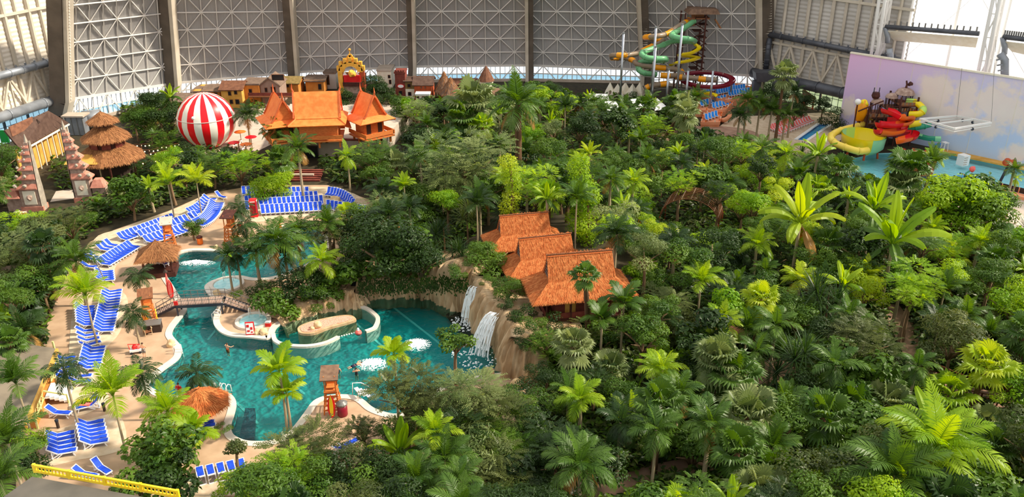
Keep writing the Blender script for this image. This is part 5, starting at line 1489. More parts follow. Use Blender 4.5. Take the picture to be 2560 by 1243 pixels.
def lrow(n, h0, h1, f0, f1, what, order='from the left', fab='fabricblue', z=0.05, cn='blue and white', bend=0.0, L=2.35, bow=(0, 0)):
    for i in range(n):
        t = i / max(1, n - 1); b = 4 * t * (1 - t)
        mix = lambda a, c: (a[0] + (c[0] - a[0]) * t + bow[0] * b, a[1] + (c[1] - a[1]) * t + bow[1] * b)
        lab = f'{cn} lounger, {ORD[i]} {order}, {what}' if n > 1 else f'{cn} sun lounger {what}'
        lounger(mix(h0, h1), mix(f0, f1), lab, f'{cn} loungers in ' + what if n > 1 else None, fab, z, L)
lrow(14, (297, 598), (425, 549), (322, 606), (450, 560), 'the row nearest the jungle')
lrow(12, (347, 592), (458, 552), (371, 601), (483, 563), 'the second beach row')
lrow(2, (472, 547), (482, 543), (496, 557), (506, 552), 'the pair ending the second beach row')
lrow(9, (361, 605), (448, 576), (387, 613), (474, 586), 'the third beach row, by the guard tower')
lrow(18, (484, 564), (529, 514), (511, 570), (556, 515), 'fanned row beside the round planter', 'from the bottom', bow=(6, 6))
lrow(9, (470, 536), (514, 502), (495, 540), (536, 504), 'the row behind the fanned one', 'from the bottom', bow=(3, 4))
lrow(1, (545, 494), (0, 0), (561, 499), (0, 0), 'standing alone where the beach meets the court')
lrow(11, (247, 664), (319, 619), (276, 668), (348, 625), 'the row behind the pavilion')
lrow(3, (246, 626), (268, 615), (272, 632), (292, 621), 'the short row above the pavilion row')
lrow(5, (248, 688), (251, 708), (276, 686), (278, 706), 'the stub row by the lamp pole', 'from the top')
lrow(2, (214, 650), (228, 646), (238, 656), (252, 652), 'the half-hidden pair under the leaning pole')
lrow(1, (212, 672), (0, 0), (238, 674), (0, 0), 'half hidden left of the leaning pole')
lrow(15, (267, 738), (243, 834), (297, 734), (278, 833), 'the long column beside the beach path', 'from the top', bow=(1, 0))
lrow(8, (200, 776), (206, 820), (229, 775), (233, 818), 'the column behind the twin palm trunks', 'from the top')
lrow(7, (222, 880), (208, 928), (254, 877), (243, 926), 'the short column below the long one', 'from the top')
lrow(4, (205, 836), (216, 872), (230, 834), (238, 866), 'the gap between both columns', 'from the top')
lrow(5, (148, 905), (150, 952), (178, 903), (178, 950), 'the column beside the yellow porch', 'from the top')
lrow(2, (192, 950), (190, 964), (214, 948), (213, 962), 'the pair by the porch steps', 'from the top')
lrow(6, (203, 1072), (211, 1120), (252, 1063), (264, 1111), 'the lower field beside the thin trunk', 'from the top', L=2.5)
lrow(5, (130, 1102), (131, 1144), (177, 1092), (184, 1135), 'the lower field by the dense bush', 'from the top', L=2.5)
lrow(1, (124, 1039), (0, 0), (174, 1042), (0, 0), 'standing alone by the porch corner', L=2.5)
lrow(1, (243, 1171), (0, 0), (270, 1188), (0, 0), 'peeping out behind the yellow railing')
lrow(1, (200, 1192), (0, 0), (232, 1198), (0, 0), 'nearest the yellow railing')
lrow(5, (508, 1216), (612, 1196), (500, 1180), (602, 1160), 'row seen from behind at the bottom edge', L=2.5)
lrow(2, (845, 1135), (862, 1128), (870, 1120), (885, 1113), 'the shaded pair under the trees', 'from the left')
lrow(3, (1098, 1120), (1170, 1116), (1100, 1100), (1172, 1098), 'the shaded row behind the tall grass palm')
lrow(13, (657, 527), (801, 519), (659, 540), (803, 532), 'the front row right of the telephone box')
lrow(14, (653, 510), (803, 503), (655, 523), (805, 516), 'the second row right of the telephone box')
lrow(13, (649, 498), (790, 493), (651, 510), (792, 505), 'the third row behind the telephone box')
lrow(7, (702, 482), (768, 482), (703, 494), (769, 494), 'the fourth row below the stair')
lrow(3, (610, 480), (634, 479), (611, 492), (635, 491), 'the rear row left of the stair')
lrow(3, (624, 491), (656, 489), (625, 503), (657, 501), 'the row behind the box and the shrubs')
lrow(2, (617, 505), (618, 518), (619, 517), (620, 530), 'the pair left of the telephone box', 'from the top')
lrow(10, (822, 515), (912, 528), (820, 528), (905, 543), 'the curved row below the brown boulder')
lrow(11, (826, 482), (886, 512), (816, 494), (870, 524), 'the curved row beside the brown boulder', bow=(6, -6))
kw = dict(fab='fabricsky', cn='sky-blue', L=2.3)
lrow(14, (1760, 228), (1832, 216), (1764, 234), (1836, 222), 'the top row on the upper terrace', z=1.75, **kw)
lrow(12, (1790, 233), (1858, 221), (1794, 239), (1862, 227), 'the middle row on the upper terrace', z=1.75, **kw)
lrow(8, (1822, 238), (1870, 230), (1826, 244), (1874, 236), 'the lowest row on the upper terrace', z=1.75, **kw)
lrow(9, (1752, 262), (1810, 248), (1756, 269), (1814, 255), 'the rear row on the middle terrace', z=1.05, **kw)
lrow(6, (1782, 268), (1824, 257), (1786, 275), (1828, 264), 'the front row on the middle terrace', z=1.05, **kw)
lrow(4, (1764, 296), (1788, 288), (1768, 304), (1792, 296), 'the row on the lowest terrace', z=0.55, **kw)
kw = dict(fab='fabriccoral', cn='coral-red', L=2.2)
lrow(16, (1923, 322), (2004, 296), (1935, 330), (2016, 302), 'the rear row above the blue pool', **kw)
lrow(14, (1938, 334), (2020, 302), (1950, 341), (2032, 307), 'the front row above the blue pool', **kw)
# towels
for i, (x, y, m) in enumerate(((206, 1018, 'yellow'), (222, 1014, 'yellow'), (216, 1022, 'fabriccoral'))):
    p = G(x, y); o = tag(MB().box((0, 0, 0.6), (1.1, 0.75, 0.05)).build('towel', m, None, False, p), '%s towel spread on the lounger by the porch, %s of three' % (('yellow', 'lemon yellow', 'coral red')[i], ORD[i]), 'towel')
lrow(2, (240, 1008), (246, 1017), (198, 1018), (204, 1027), 'the towel-covered pair by the porch', 'from the back', L=2.5)
# ------------------------------------------------------------------ telephone box, bins, guard towers
tb_ = thing('telephone_box', 'red telephone box standing beside the lounger rows', 'telephone box', G(637, 541), 0.15, scale=1.12)
MB().box((0, 0, 0.1), (1.0, 1.0, 0.2)).build('plinth', 'red', tb_); MB().box((0, 0, 1.2), (0.92, 0.92, 2.1)).build('cabin', 'red', tb_)
MB().box((0, 0, 2.32), (1.02, 1.02, 0.22)).build('cornice', 'red', tb_); MB().lathe([(0.66, 2.43), (0.5, 2.58), (0.1, 2.66)], 4, a0=math.pi / 4).build('dome', 'red', tb_)
for s, rz in ((0, 0), (1, math.pi / 2), (2, math.pi), (3, -math.pi / 2)):
    for r in range(5):
        for c_ in range(2):
            v = Matrix.Rotation(rz, 3, 'Z') @ Vector((-0.19 + c_ * 0.38, -0.47, 0.55 + r * 0.34))
            MB().box(v, (0.3, 0.04, 0.27), rz=rz).build('pane', 'slidedark', tb_)
    v = Matrix.Rotation(rz, 3, 'Z') @ Vector((0, -0.52, 2.32)); MB().box(v, (0.7, 0.03, 0.13), rz=rz).build('sign_plate', 'white', tb_)
def bin_(label, px, py, m, cap='darksteel', s=1.0):
    o = thing('litter_bin', label, 'bin', G(px, py), 0, None, s)
    MB().lathe([(0.36, 0), (0.4, 0.1), (0.4, 1.0)], 14).build('drum', m, o, True); MB().lathe([(0.44, 1.0), (0.44, 1.12), (0.2, 1.3)], 14).build('lid', cap, o)
bin_('orange litter bin with dark lid beside the round planter', 501, 610, 'orange', 'darkwood'); bin_('orange-red litter bin under the drooping palm', 603, 579, 'rustred', 'red')
bin_('dark red litter bin with grey lid on the sand spit', 857, 1038, 'slidedark', 'greysteel', 1.3)
def guard(label, px, py, rz, roof, board=None, s=1.0, chair='orangewood'):
    o = thing('guard_tower', label, 'lifeguard tower', G(px, py), rz, 'wooden lifeguard towers', s)
    for x in (-1, 1):
        for y in (-1, 1):
            MB().beam((x * 0.75, y * 0.75, 0), (x * 0.5, y * 0.5, 2.4), 0.13).build('leg', chair, o); MB().beam((x * 0.5, y * 0.5, 2.3), (x * 0.5, y * 0.5, 4.1), 0.1).build('post', chair, o)
    for k in range(4):
        z = 0.45 + k * 0.5; w = 0.75 - 0.05 * k
        for s_ in (-1, 1):
            MB().beam((-w, s_ * w, z), (w, s_ * w, z + 0.05), 0.09).build('rung', chair, o); MB().beam((s_ * w, -w, z), (s_ * w, w, z), 0.09).build('rung', chair, o)
        if k < 3: MB().beam((-w, -w, z), (w, -w, z + 0.5), 0.08).build('brace', chair, o)
    MB().box((0, 0, 2.4), (1.25, 1.25, 0.1)).build('seat_deck', chair, o); MB().box((0, 0.5, 2.9), (1.1, 0.1, 0.9)).build('backrest', chair, o); MB().box((0, 0.1, 2.65), (0.8, 0.7, 0.1)).build('seat', chair, o)
    for k in range(6): MB().box((0.85, -0.8 + 0.02 * k, 0.3 + k * 0.38), (0.1, 0.5, 0.06)).build('ladder_step', 'yellow' if board == 'y' else chair, o)
    MB().slab([(-0.85, -0.95, 3.95), (0.85, -0.95, 3.95), (0.85, 0.95, 4.45), (-0.85, 0.95, 4.45)], 0.12).build('roof', roof, o)
    return o
guard('lifeguard tower with woven roof on the sand spit', 833, 1025, 0.1, 'thatchdim', s=1.05)
guard('lifeguard tower with plank roof beside the footbridge', 378, 812, 0.35, 'brownwood', 'y')
guard('lifeguard tower with a pale roof behind the pavilion', 427, 620, 0.3, 'concrete')
guard('lifeguard tower without loungers near, beside the drooping palm', 580, 606, -0.1, 'darkwood', s=1.05)
def board(label, px, py, c1, c2, lean=0.2):
    o = thing('rescue_board', label, 'surfboard', G(px, py), 0.1)
    P = [(0.0, 0.05), (0.25, 0.3), (0.36, 0.9), (0.37, 1.5), (0.28, 2.1), (0.02, 2.6)]
    mb = MB().slab([(x, z * lean * 0.3, z) for x, z in P] + [(-x, z * lean * 0.3, z) for x, z in P[::-1]], 0.12); mb.build('deck', c1, o)
    MB().slab([(x * 0.5, z * lean * 0.3 - 0.07, z) for x, z in P[1:]] + [(-x * 0.5, z * lean * 0.3 - 0.07, z) for x, z in P[:0:-1]], 0.06).build('stripe', c2, o)
board('red and yellow rescue board propped against the spit tower', 831, 1046, 'redbright', 'yellow'); board('red rescue board on a stand at the pool edge', 429, 748, 'red', 'fabriccoral')
board('yellow rescue board leaning on the bridge-side tower', 366, 812, 'yellow', 'slideorange')
ub = thing('closed_parasol', 'closed coral parasol by the upper lagoon edge', 'parasol', G(424, 735))
MB().tube([(0, 0, 0), (0, 0, 3.3)], 0.05, 6).build('pole', 'darksteel', ub); MB().lathe([(0.06, 0.9), (0.22, 1.2), (0.16, 2.2), (0.05, 3.0)], 8).build('canopy', 'fabriccoral', ub); MB().lathe([(0.3, 3.1), (0.05, 3.45)], 6).build('cap', 'shutter', ub)
# storage box and rattan chair beside the tower
sb = thing('storage_box', 'dark storage box in front of the bridge-side tower', 'box', G(384, 826), 0.25)
MB().box((0, 0, 0.5), (1.9, 1.3, 1.0)).build('body', 'shutter', sb); MB().box((0, 0, 1.04), (2.0, 1.4, 0.1)).build('lid', 'greysteel', sb)
ch = thing('rattan_chair', 'tan curved garden chair beside the storage box', 'chair', G(370, 836), 0.7)
MB().box((0, 0, 0.45), (0.8, 0.8, 0.1)).build('seat', 'brownwood', ch); MB().tube([(-0.45, -0.3, 0.8), (-0.45, 0.35, 0.95), (0, 0.5, 1.05), (0.45, 0.35, 0.95), (0.45, -0.3, 0.8)], 0.08, 6).build('backrest', 'rock', ch, True)
for x in (-0.38, 0.38):
    for y in (-0.38, 0.38): MB().beam((x, y, 0), (x, y, 0.8), 0.07).build('leg', 'rock', ch)
# sign board
sg = thing('sign_board', 'white and red folding sign board by the round hot tub', 'sign', G(627, 836), 0.15)
for s_, y in ((-1, -0.3), (1, 0.3)):
    b_ = MB().slab([(-0.5, y, 0.1), (0.5, y, 0.1), (0.5, y * 0.1, 1.6), (-0.5, y * 0.1, 1.6)], 0.06).build('leaf', 'red', sg)
    if s_ < 0:
        MB().slab([(-0.42, y - 0.03, 0.25), (0.42, y - 0.03, 0.25), (0.42, y * 0.1 - 0.06, 1.52), (-0.42, y * 0.1 - 0.06, 1.52)], 0.02).build('poster', 'white', b_)
        for x, z, w_, h_ in ((-0.2, 1.2, 0.3, 0.3), (0.2, 0.9, 0.24, 0.3), (-0.15, 0.6, 0.3, 0.2), (0.22, 0.45, 0.2, 0.16)):
            MB().box((x, -0.3 + (z - 0.1) / 1.5 * 0.27 - 0.07, z), (w_, 0.02, h_), rx=-0.18).build('pictogram', 'red', b_)
tb2 = thing('red_box', 'little red box on the paving by the hot tub', 'box', G(671, 815)); MB().box((0, 0, 0.25), (0.6, 0.45, 0.5)).build('body', 'red', tb2); MB().box((0, 0, 0.53), (0.64, 0.5, 0.08)).build('lid', 'white', tb2)
for i, (x, y) in enumerate(((628, 824), (912, 829))):
    pass
cn_ = thing('buoy', 'pink buoy floating at the end of the whirl channel', 'buoy', G(896, 832, -0.1)); blob(0.4, 2, 1, 0.1).build('float', 'fabriccoral', cn_, True); MB().lathe([(0.18, 0.3), (0.12, 0.6)], 8).build('top', 'white', cn_)
for i in range(7):
    p = G(848 + i * 6.2, 842 - i * 1.6, -0.08); tag(blob(0.11, 1, i, 0).build('rope_float', 'white', None, True, p), 'white float on the channel rope, %s from the wall end' % ORD[i], 'float', 'floats on the channel rope')
wf = thing('warning_triangle', 'small orange floor sign by the upper lagoon', 'sign', G(701, 570)); MB().slab([(-0.25, -0.2, 0), (0.25, -0.2, 0), (0, 0, 0.8)], 0.05).build('leaf', 'orange', wf); MB().slab([(0.25, 0.2, 0), (-0.25, 0.2, 0), (0, 0, 0.8)], 0.05).build('leaf', 'orange', wf)
# hot tubs
def tub(label, px, py, rx):
    p = G(px, py); r = rx / ppm(p); o = thing('hot_tub', label, 'hot tub', p)
    MB().lathe([(r + 0.55, 0), (r + 0.5, 0.28), (r + 0.1, 0.3), (r, 0.12)], 36).build('rim', 'coping', o); MB().lathe([(r, 0.1), (r, 0.18)], 36).build('bubbling_water', 'jacuzzi', o)
    for k in range(2): MB().tube([(-0.7 + k * 1.3, r * 0.9, 0.1), (-0.7 + k * 1.3, r * 0.95, 1.2), (-0.7 + k * 1.3, r * 0.6, 1.25), (-0.7 + k * 1.3, r * 0.5, 0.2)], 0.045, 6).build('handrail', 'whitesteel', o, True)
tub('round hot tub beside the sign board', 633, 805, 33); tub('round hot tub under the two drooping palms', 568, 713, 32)
# ladders into the pool
def ladder(label, px, py, rz):
    o = thing('pool_ladder', label, 'ladder', G(px, py), rz)
    for s_ in (-0.3, 0.3): MB().tube([(s_, -0.5, 0.0), (s_, -0.45, 0.85), (s_, 0.0, 1.0), (s_, 0.35, 0.7), (s_, 0.45, -1.0)], 0.045, 6).build('rail', 'whitesteel', o, True)
    for k in range(3): MB().beam((-0.3, 0.44, -0.2 - k * 0.3), (0.3, 0.44, -0.2 - k * 0.3), 0.08).build('step', 'whitesteel', o)
ladder('chrome pool ladder on the bank near the lone boulder', 446, 880, -1.2); ladder('chrome pool ladder behind the straw roof', 546, 978, 0.1); ladder('chrome pool ladder at the footbridge end', 541, 795, 1.5); ladder('chrome pool ladder above the straw roof edge', 567, 980, -0.3)
ws = thing('white_steps', 'white plastic pool steps with rails at the spit', 'steps', G(893, 994), -1.0)
for k in range(5): MB().box((0, 0.2 + k * 0.42, 0.7 - k * 0.3), (1.4, 0.4, 0.12)).build('step', 'plastic', ws)
for s_ in (-0.72, 0.72): MB().tube([(s_, -0.2, 0), (s_, -0.1, 1.4), (s_, 0.8, 1.1), (s_, 2.0, 0.0)], 0.05, 6).build('rail', 'whitesteel', ws, True)
# flag poles, lamps
for i, (a, b_, lab) in enumerate((((233, 640), (270, 720), 'slim leaning lamp pole beside the stub row of loungers'), ((2090, 420), (2092, 470), 'slim lamp pole in the far pool garden'))):
    p = G(*b_); t = GY(*a, p.y); o = thing('lamp_pole', lab, 'lamp', p); MB().tube([(0, 0, 0), (t.x - p.x, 0, t.z)], 0.07, 6).build('pole', 'steel', o); blob(0.2, 1, 1, 0).build('lamp', 'white', o, True, (t.x - p.x, 0, t.z))
# ------------------------------------------------------------------ footbridge
ba, bb = G(446, 783), G(565, 776)
an = math.atan2(bb.y - ba.y, bb.x - ba.x); Lb = (bb - ba).length
br = thing('footbridge', 'grey steel footbridge with stairs over the lagoon', 'bridge', ba, an)
dz = 1.5
for k in range(int(Lb / 0.3)):
    MB().box((0.15 + k * 0.3, 0, dz), (0.26, 1.7, 0.08)).build('plank', 'pinkgrey', br)
for y in (-0.85, 0.85): MB().beam((0, y, dz - 0.22), (Lb, y, dz - 0.22), 0.1, 0.34).build('girder', 'darksteel', br)
for sx, x0 in ((-1, 0), (1, Lb)):
    for k in range(7): MB().box((x0 + sx * (0.25 + k * 0.36), 0, dz - 0.15 - k * 0.2), (0.34, 1.6, 0.06)).build('tread', 'pinkgrey', br)
    for y in (-0.85, 0.85):
        MB().beam((x0, y, dz - 0.2), (x0 + sx * 2.7, y, 0.05), 0.08, 0.28).build('stringer', 'darksteel', br)
        for zz_ in (0.55, 1.05): MB().beam((x0, y, dz + zz_), (x0 + sx * 2.7, y, zz_), 0.05).build('stair_rail', 'greysteel', br)
        for k in range(4): MB().beam((x0 + sx * k * 0.9, y, dz - k * 0.5), (x0 + sx * k * 0.9, y, dz - k * 0.5 + 1.05), 0.05).build('stair_post', 'greysteel', br)
        MB().beam((x0 + sx * -0.2, y, -0.0), (x0 + sx * -0.2, y, dz - 0.3), 0.16).build('leg', 'darksteel', br)
for y in (-0.85, 0.85):
    for zz_ in (0.55, 1.05): MB().beam((0, y, dz + zz_), (Lb, y, dz + zz_), 0.05).build('handrail', 'greysteel', br)
    for k in range(8): MB().beam((Lb * k / 7, y, dz), (Lb * k / 7, y, dz + 1.05), 0.05).build('rail_post', 'greysteel', br)
MB().box((0.2, -0.95, dz + 0.35), (0.45, 0.12, 0.5)).build('rescue_case', 'red', br)
# ------------------------------------------------------------------ pavilions
def roof4(o, c, ze, zr, rx, ry, base='thatchbrown', straw='strawbrown', n=4, seed=2, rl=0.4):
    q = []
    for k in range(n):
        a0, a1 = 2 * math.pi * (k + 0.5) / n, 2 * math.pi * (k + 1.5) / n
        f = lambda a, r: (math.cos(a) * rx * r * (1.414 if n == 4 else 1), math.sin(a) * ry * r * (1.414 if n == 4 else 1))
        lo0, lo1, u0, u1 = f(a0, 1), f(a1, 1), f(a0, 0.04), f(a1, 0.04)
        q.append(((*lo0, ze), (*lo1, ze), (*u1, zr), (*u0, zr)))
    thatch(o, q, base, straw, per=30, seed=seed, sw=0.03, sl=0.8)
pv = thing('thatched_pavilion', 'thatched daybed pavilion at the lagoon corner', 'pavilion', G(403, 682), 0.22)
roof4(pv, None, 2.7, 4.6, 2.6, 2.2)
for x in (-1.7, 1.7):
    for y in (-1.4, 1.4): MB().box((x, y, 1.4), (0.28, 0.28, 2.8)).build('post', 'darkwood', pv)
MB().box((0, 0, 0.35), (4.2, 3.4, 0.7)).build('deck', 'darkwood', pv)
MB().box((0.1, 1.4, 1.3), (3.0, 0.08, 1.4)).build('curtain', 'cream', pv)
lounger((394, 655), (420, 668), 'white lounger inside the thatched daybed pavilion', None, z=0.75)
pw = thing('straw_parasol', 'broad straw roof shelter beside the lower lagoon', 'shelter', G(512, 1062), 0.3)
roof4(pw, None, 2.6, 4.1, 2.75, 2.75, 'thatch', 'straw', n=8, seed=6)
MB().tube([(0, 0, 0), (0, 0, 4.0)], 0.16, 8).build('pole', 'darkwood', pw)
for k in range(8):
    a = 2 * math.pi * (k + 0.5) / 8; MB().beam((0, 0, 3.3), (math.cos(a) * 2.6, math.sin(a) * 2.6, 2.5), 0.08).build('rafter', 'darkwood', pw)
lrow(2, (484, 1072), (486, 1080), (528, 1064), (531, 1072), 'the pair under the broad straw roof', 'from the back', L=2.4)
# ------------------------------------------------------------------ yellow porch building, foreground canopy, yellow stall
pb = thing('porch_house', 'tan-roofed beach house with lime-yellow porch', 'house')
r0, r1, r2, r3 = G(62, 1062, 4.0), G(142, 872, 4.0), G(-60, 840, 5.2), G(-160, 1100, 5.2)
MB().slab([r0, r1, r2, r3], 0.3).build('roof', 'canopybeige', pb)
MB().beam(r0 + Vector((0, 0, -0.2)), r1 + Vector((0, 0, -0.2)), 0.25, 0.45).build('fascia', 'ochre', pb)
MB().prism([V2(p) for p in (G(92, 1072), G(150, 930), G(60, 900), G(-20, 1060))], 0, 0.9).build('porch_floor', 'ochreorange', pb)
f0, f1 = G(95, 1072), G(152, 932)
for k in range(6):
    if k in (2, 3): continue
    p = f0.lerp(f1, k / 5); MB().beam(p, p + Vector((0, 0, 3.9)), 0.16).build('post', 'limewood', pb)
for a, b_ in ((0.0, 0.36), (0.66, 1.0)):
    p, q = f0.lerp(f1, a), f0.lerp(f1, b_)
    for z in (1.1, 1.9): MB().beam(p + Vector((0, 0, z)), q + Vector((0, 0, z)), 0.1).build('rail', 'limewood', pb)
    n = 4
    for k in range(n):
        u, v = p.lerp(q, k / n), p.lerp(q, (k + 1) / n)
        MB().beam(u + Vector((0, 0, 1.1)), v + Vector((0, 0, 1.9)), 0.06).build('lattice_bar', 'limewood', pb); MB().beam(u + Vector((0, 0, 1.9)), v + Vector((0, 0, 1.1)), 0.06).build('lattice_bar', 'limewood', pb)
m0, m1 = f0.lerp(f1, 0.38), f0.lerp(f1, 0.64); nn = Vector(((f1 - f0).y, -(f1 - f0).x, 0)).normalized()
for k in range(5):
    MB().slab([m0 + nn * (0.4 * k) + Vector((0, 0, 0.85 - 0.18 * k)), m1 + nn * (0.4 * k) + Vector((0, 0, 0.85 - 0.18 * k)), m1 + nn * (0.4 * k + 0.4) + Vector((0, 0, 0.85 - 0.18 * k)), m0 + nn * (0.4 * k + 0.4) + Vector((0, 0, 0.85 - 0.18 * k))], 0.2).build('step', 'white', pb)
for m_ in (m0, m1):
    MB().beam(m_ + Vector((0, 0, 1.8)), m_ + nn * 2 + Vector((0, 0, 1.0)), 0.12).build('stair_rail', 'limewood', pb); MB().beam(m_ + nn * 2, m_ + nn * 2 + Vector((0, 0, 1.1)), 0.12).build('stair_post', 'limewood', pb)
fc = thing('foreground_canopy', 'dark grey canopy roof at the lower corner with yellow railing', 'canopy')
zc_ = 30.0
c0_, c1_, c2_, c3_ = G(80, 1192, zc_), G(440, 1258, zc_), G(500, 1420, zc_), G(-160, 1330, zc_)
c4_ = G(-10, 1256, zc_)
MB().slab([c3_, c2_, c1_, c0_, c4_], 0.15).build('roof_sheet', 'canopydark', fc)
up = Vector((0, 0, 0.3)); bk_ = Vector((0, 0.25, 0))
MB().beam(c0_ + up + bk_, c1_ + up + bk_, 0.08).build('top_rail', 'yellow', fc); MB().beam(c0_ + bk_ + Vector((0, 0, 0.05)), c1_ + bk_ + Vector((0, 0, 0.05)), 0.08).build('bottom_rail', 'yellow', fc)
for k in range(40):
    p = c0_.lerp(c1_, k / 39) + bk_; MB().beam(p, p + up, 0.035).build('baluster', 'yellow', fc)
for k in range(5):
    p = c0_.lerp(c1_, k / 4) + bk_; MB().beam(p, p + up * 1.2, 0.1).build('rail_post', 'yellow', fc)
for p in (c4_, c0_.lerp(c1_, 0.45)): MB().beam(p + Vector((0, -0.6, -0.2)), Vector((p.x, p.y - 0.6, 0)), 0.35).build('mast', 'darksteel', fc)
yb = thing('yellow_stall', 'yellow arched market stall with a white awning', 'stall', G(-2, 648), 0.2)
for x in (-1.6, 1.6): MB().box((x, 0, 1.7), (0.6, 2.4, 3.4)).build('pier', 'yellow', yb)
MB().box((0, 0, 3.9), (4.0, 2.4, 1.6)).build('arch_front', 'yellow', yb); MB().slab([(-2.6, -1.6, 4.8), (2.6, -1.6, 4.8), (2.3, 1.4, 5.7), (-2.3, 1.4, 5.7)], 0.15).build('awning', 'white', yb)
yh = thing('yellow_booth', 'yellow hut half hidden by the left-hand trees', 'hut', G(20, 760), 0.2); MB().box((0, 1.5, 1.7), (4.4, 3, 3.4)).build('walls', 'yellow', yh); MB().slab([(-2.8, -0.6, 3.3), (2.8, -0.6, 3.3), (2.8, 1.5, 4.5), (-2.8, 1.5, 4.5)], 0.2).build('roof', 'pinkgrey', yh); MB().slab([(-2.8, 1.5, 4.5), (2.8, 1.5, 4.5), (2.8, 3.6, 3.3), (-2.8, 3.6, 3.3)], 0.2).build('roof', 'pinkgrey', yh)
# short dark bollards
for i, (x, y) in enumerate(((262, 980), (262, 1028), (146, 1070), (560, 470))):
    o = thing('bollard_lamp', 'short dark bollard, %s' % ('by the thin leaning palm', 'beside the towel loungers', 'at the porch corner', 'near the court steps')[i], 'bollard', G(x, y)); MB().lathe([(0.14, 0), (0.14, 0.75)], 10).build('shaft', 'shutter', o); MB().lathe([(0.17, 0.75), (0.17, 0.95), (0.05, 1.0)], 10).build('cap', 'darksteel', o)
# ------------------------------------------------------------------ people
def person(label, loc, rz, J, clothes, hair='hair', sc_=1.0, s=1.0):
    """J: joint name -> (x, y, z, radius); skinned body, hair cap and clothing as children"""
    names = list(J); me = bpy.data.meshes.new('body')
    links = [('pelvis', 'waist'), ('waist', 'chest'), ('chest', 'neck'), ('neck', 'head'), ('head', 'crown')] + [x for q in 'lr' for x in (('chest', q + 'sh'), (q + 'sh', q + 'el'), (q + 'el', q + 'wr'), (q + 'wr', q + 'hand'), ('pelvis', q + 'hip'), (q + 'hip', q + 'kn'), (q + 'kn', q + 'an'), (q + 'an', q + 'toe'))]
    me.from_pydata([J[n][:3] for n in names], [(names.index(a), names.index(b)) for a, b in links], [])
    me.materials.append(M['skin'])
    o = thing('person', label, 'person', loc, rz, None, s)
    b = obj('body', me, o)
    sk = b.modifiers.new('skin', 'SKIN'); sb_ = b.modifiers.new('subsurf', 'SUBSURF'); sb_.levels = sb_.render_levels = 1
    for i, n in enumerate(names):
        me.skin_vertices[0].data[i].radius = (J[n][3], J[n][3] * (0.75 if n in ('chest', 'waist') else 1.0)); me.skin_vertices[0].data[i].use_root = n == 'pelvis'
    hd = Vector(J['crown'][:3]); nk = Vector(J['neck'][:3]); d = (hd - nk).normalized()
    blob(0.115, 2, 1, 0.1, (1, 1, 0.9)).build('hair', hair, o, True, hd - d * 0.02)
    fwd = Vector(J['face'] if 'face' in J else (0, 1, 0)) if False else None
    for m, segs in clothes:
        mb = MB()
        for a, c, r0, r1 in segs:
            mb.tube([J[a][:3], [(J[a][k] + J[c][k]) / 2 for k in range(3)], J[c][:3]], [r0, (r0 + r1) / 2, r1], 10)
        mb.build('clothing', m, o, True)
    return o
def joints(arms=((-0.28, 0.02, 1.12), (-0.3, 0.1, 0.88), (0.28, 0.02, 1.12), (0.3, 0.1, 0.88)), legs=((-0.1, 0.03, 0.5), (-0.11, 0, 0.08), (0.1, 0.03, 0.5), (0.11, 0, 0.08)), bend=0.0):
    J = dict(pelvis=(0, 0, 0.95, .15), waist=(0, bend * .3, 1.12, .13), chest=(0, bend * .7, 1.36, .165), neck=(0, bend, 1.52, .055), head=(0, bend + .02, 1.62, .09), crown=(0, bend + .01, 1.72, .085))
    for q, s, k in (('l', -1, 0), ('r', 1, 2)):
        e, w_ = arms[k], arms[k + 1]
        J[q + 'sh'] = (s * .19, bend * .8, 1.42, .065); J[q + 'el'] = (*e, .045); J[q + 'wr'] = (*w_, .034)
        dv = (Vector(w_) - Vector(e)).normalized() * .13; J[q + 'hand'] = (*(Vector(w_) + dv), .035)
        kn, a_ = legs[k], legs[k + 1]
        J[q + 'hip'] = (s * .09, 0, .88, .1); J[q + 'kn'] = (*kn, .062); J[q + 'an'] = (*a_, .042); J[q + 'toe'] = (a_[0], a_[1] + .15, a_[2] - .04, .035)
    return J
trunks = lambda m: (m, [('pelvis', 'waist', .175, .15), ('lhip', 'lkn', .125, .085), ('rhip', 'rkn', .125, .085)])
suit = lambda m: (m, [('pelvis', 'waist', .17, .145), ('waist', 'chest', .145, .175)])
person('man in grey trunks standing with his back turned on the beach path', G(362, 893), 0.2, joints(arms=((-.3, .06, 1.15), (-.18, .25, 1.0), (.3, .06, 1.15), (.18, .25, 1.0))), [trunks('greysteel')], s=1.03)
J = joints(arms=((-.3, .08, 1.15), (-.1, .25, 1.1), (.32, .05, 1.15), (.2, .2, 1.05)))
person('lifeguard in a red shirt and dark shorts by the water', G(452, 996), 2.9, J, [('red', [('waist', 'chest', .165, .2), ('chest', 'neck', .195, .08), ('pelvis', 'waist', .18, .17), ('lsh', 'lel', .095, .075), ('rsh', 'rel', .095, .075)]), ('blackcloth', [('pelvis', 'lhip', .16, .14), ('lhip', 'lkn', .125, .09), ('rhip', 'rkn', .125, .09)])], s=1.05)
person('person in dark trunks standing on the sand spit', G(897, 1092), 1.2, joints(), [trunks('blackcloth')], s=1.03)
person('taller companion with folded arms on the sand spit', G(906, 1086), -1.0, joints(arms=((-.28, .06, 1.15), (.05, .22, 1.2), (.28, .06, 1.15), (-.05, .25, 1.15))), [trunks('slidedark')], s=1.06)
person('bather in a black swimsuit wading with raised elbows', G(893, 955, -1.05), 0.3, joints(arms=((-.4, .0, 1.3), (-.25, .2, 1.45), (.4, .0, 1.3), (.25, .2, 1.45))), [suit('blackcloth')])
person('bather with wet shoulders swimming near the lagoon centre', G(572, 892, -1.1), -0.4, joints(arms=((-.42, .1, 1.3), (-.5, .35, 1.3), (.42, .1, 1.3), (.5, .35, 1.3))), [trunks('rustred')])
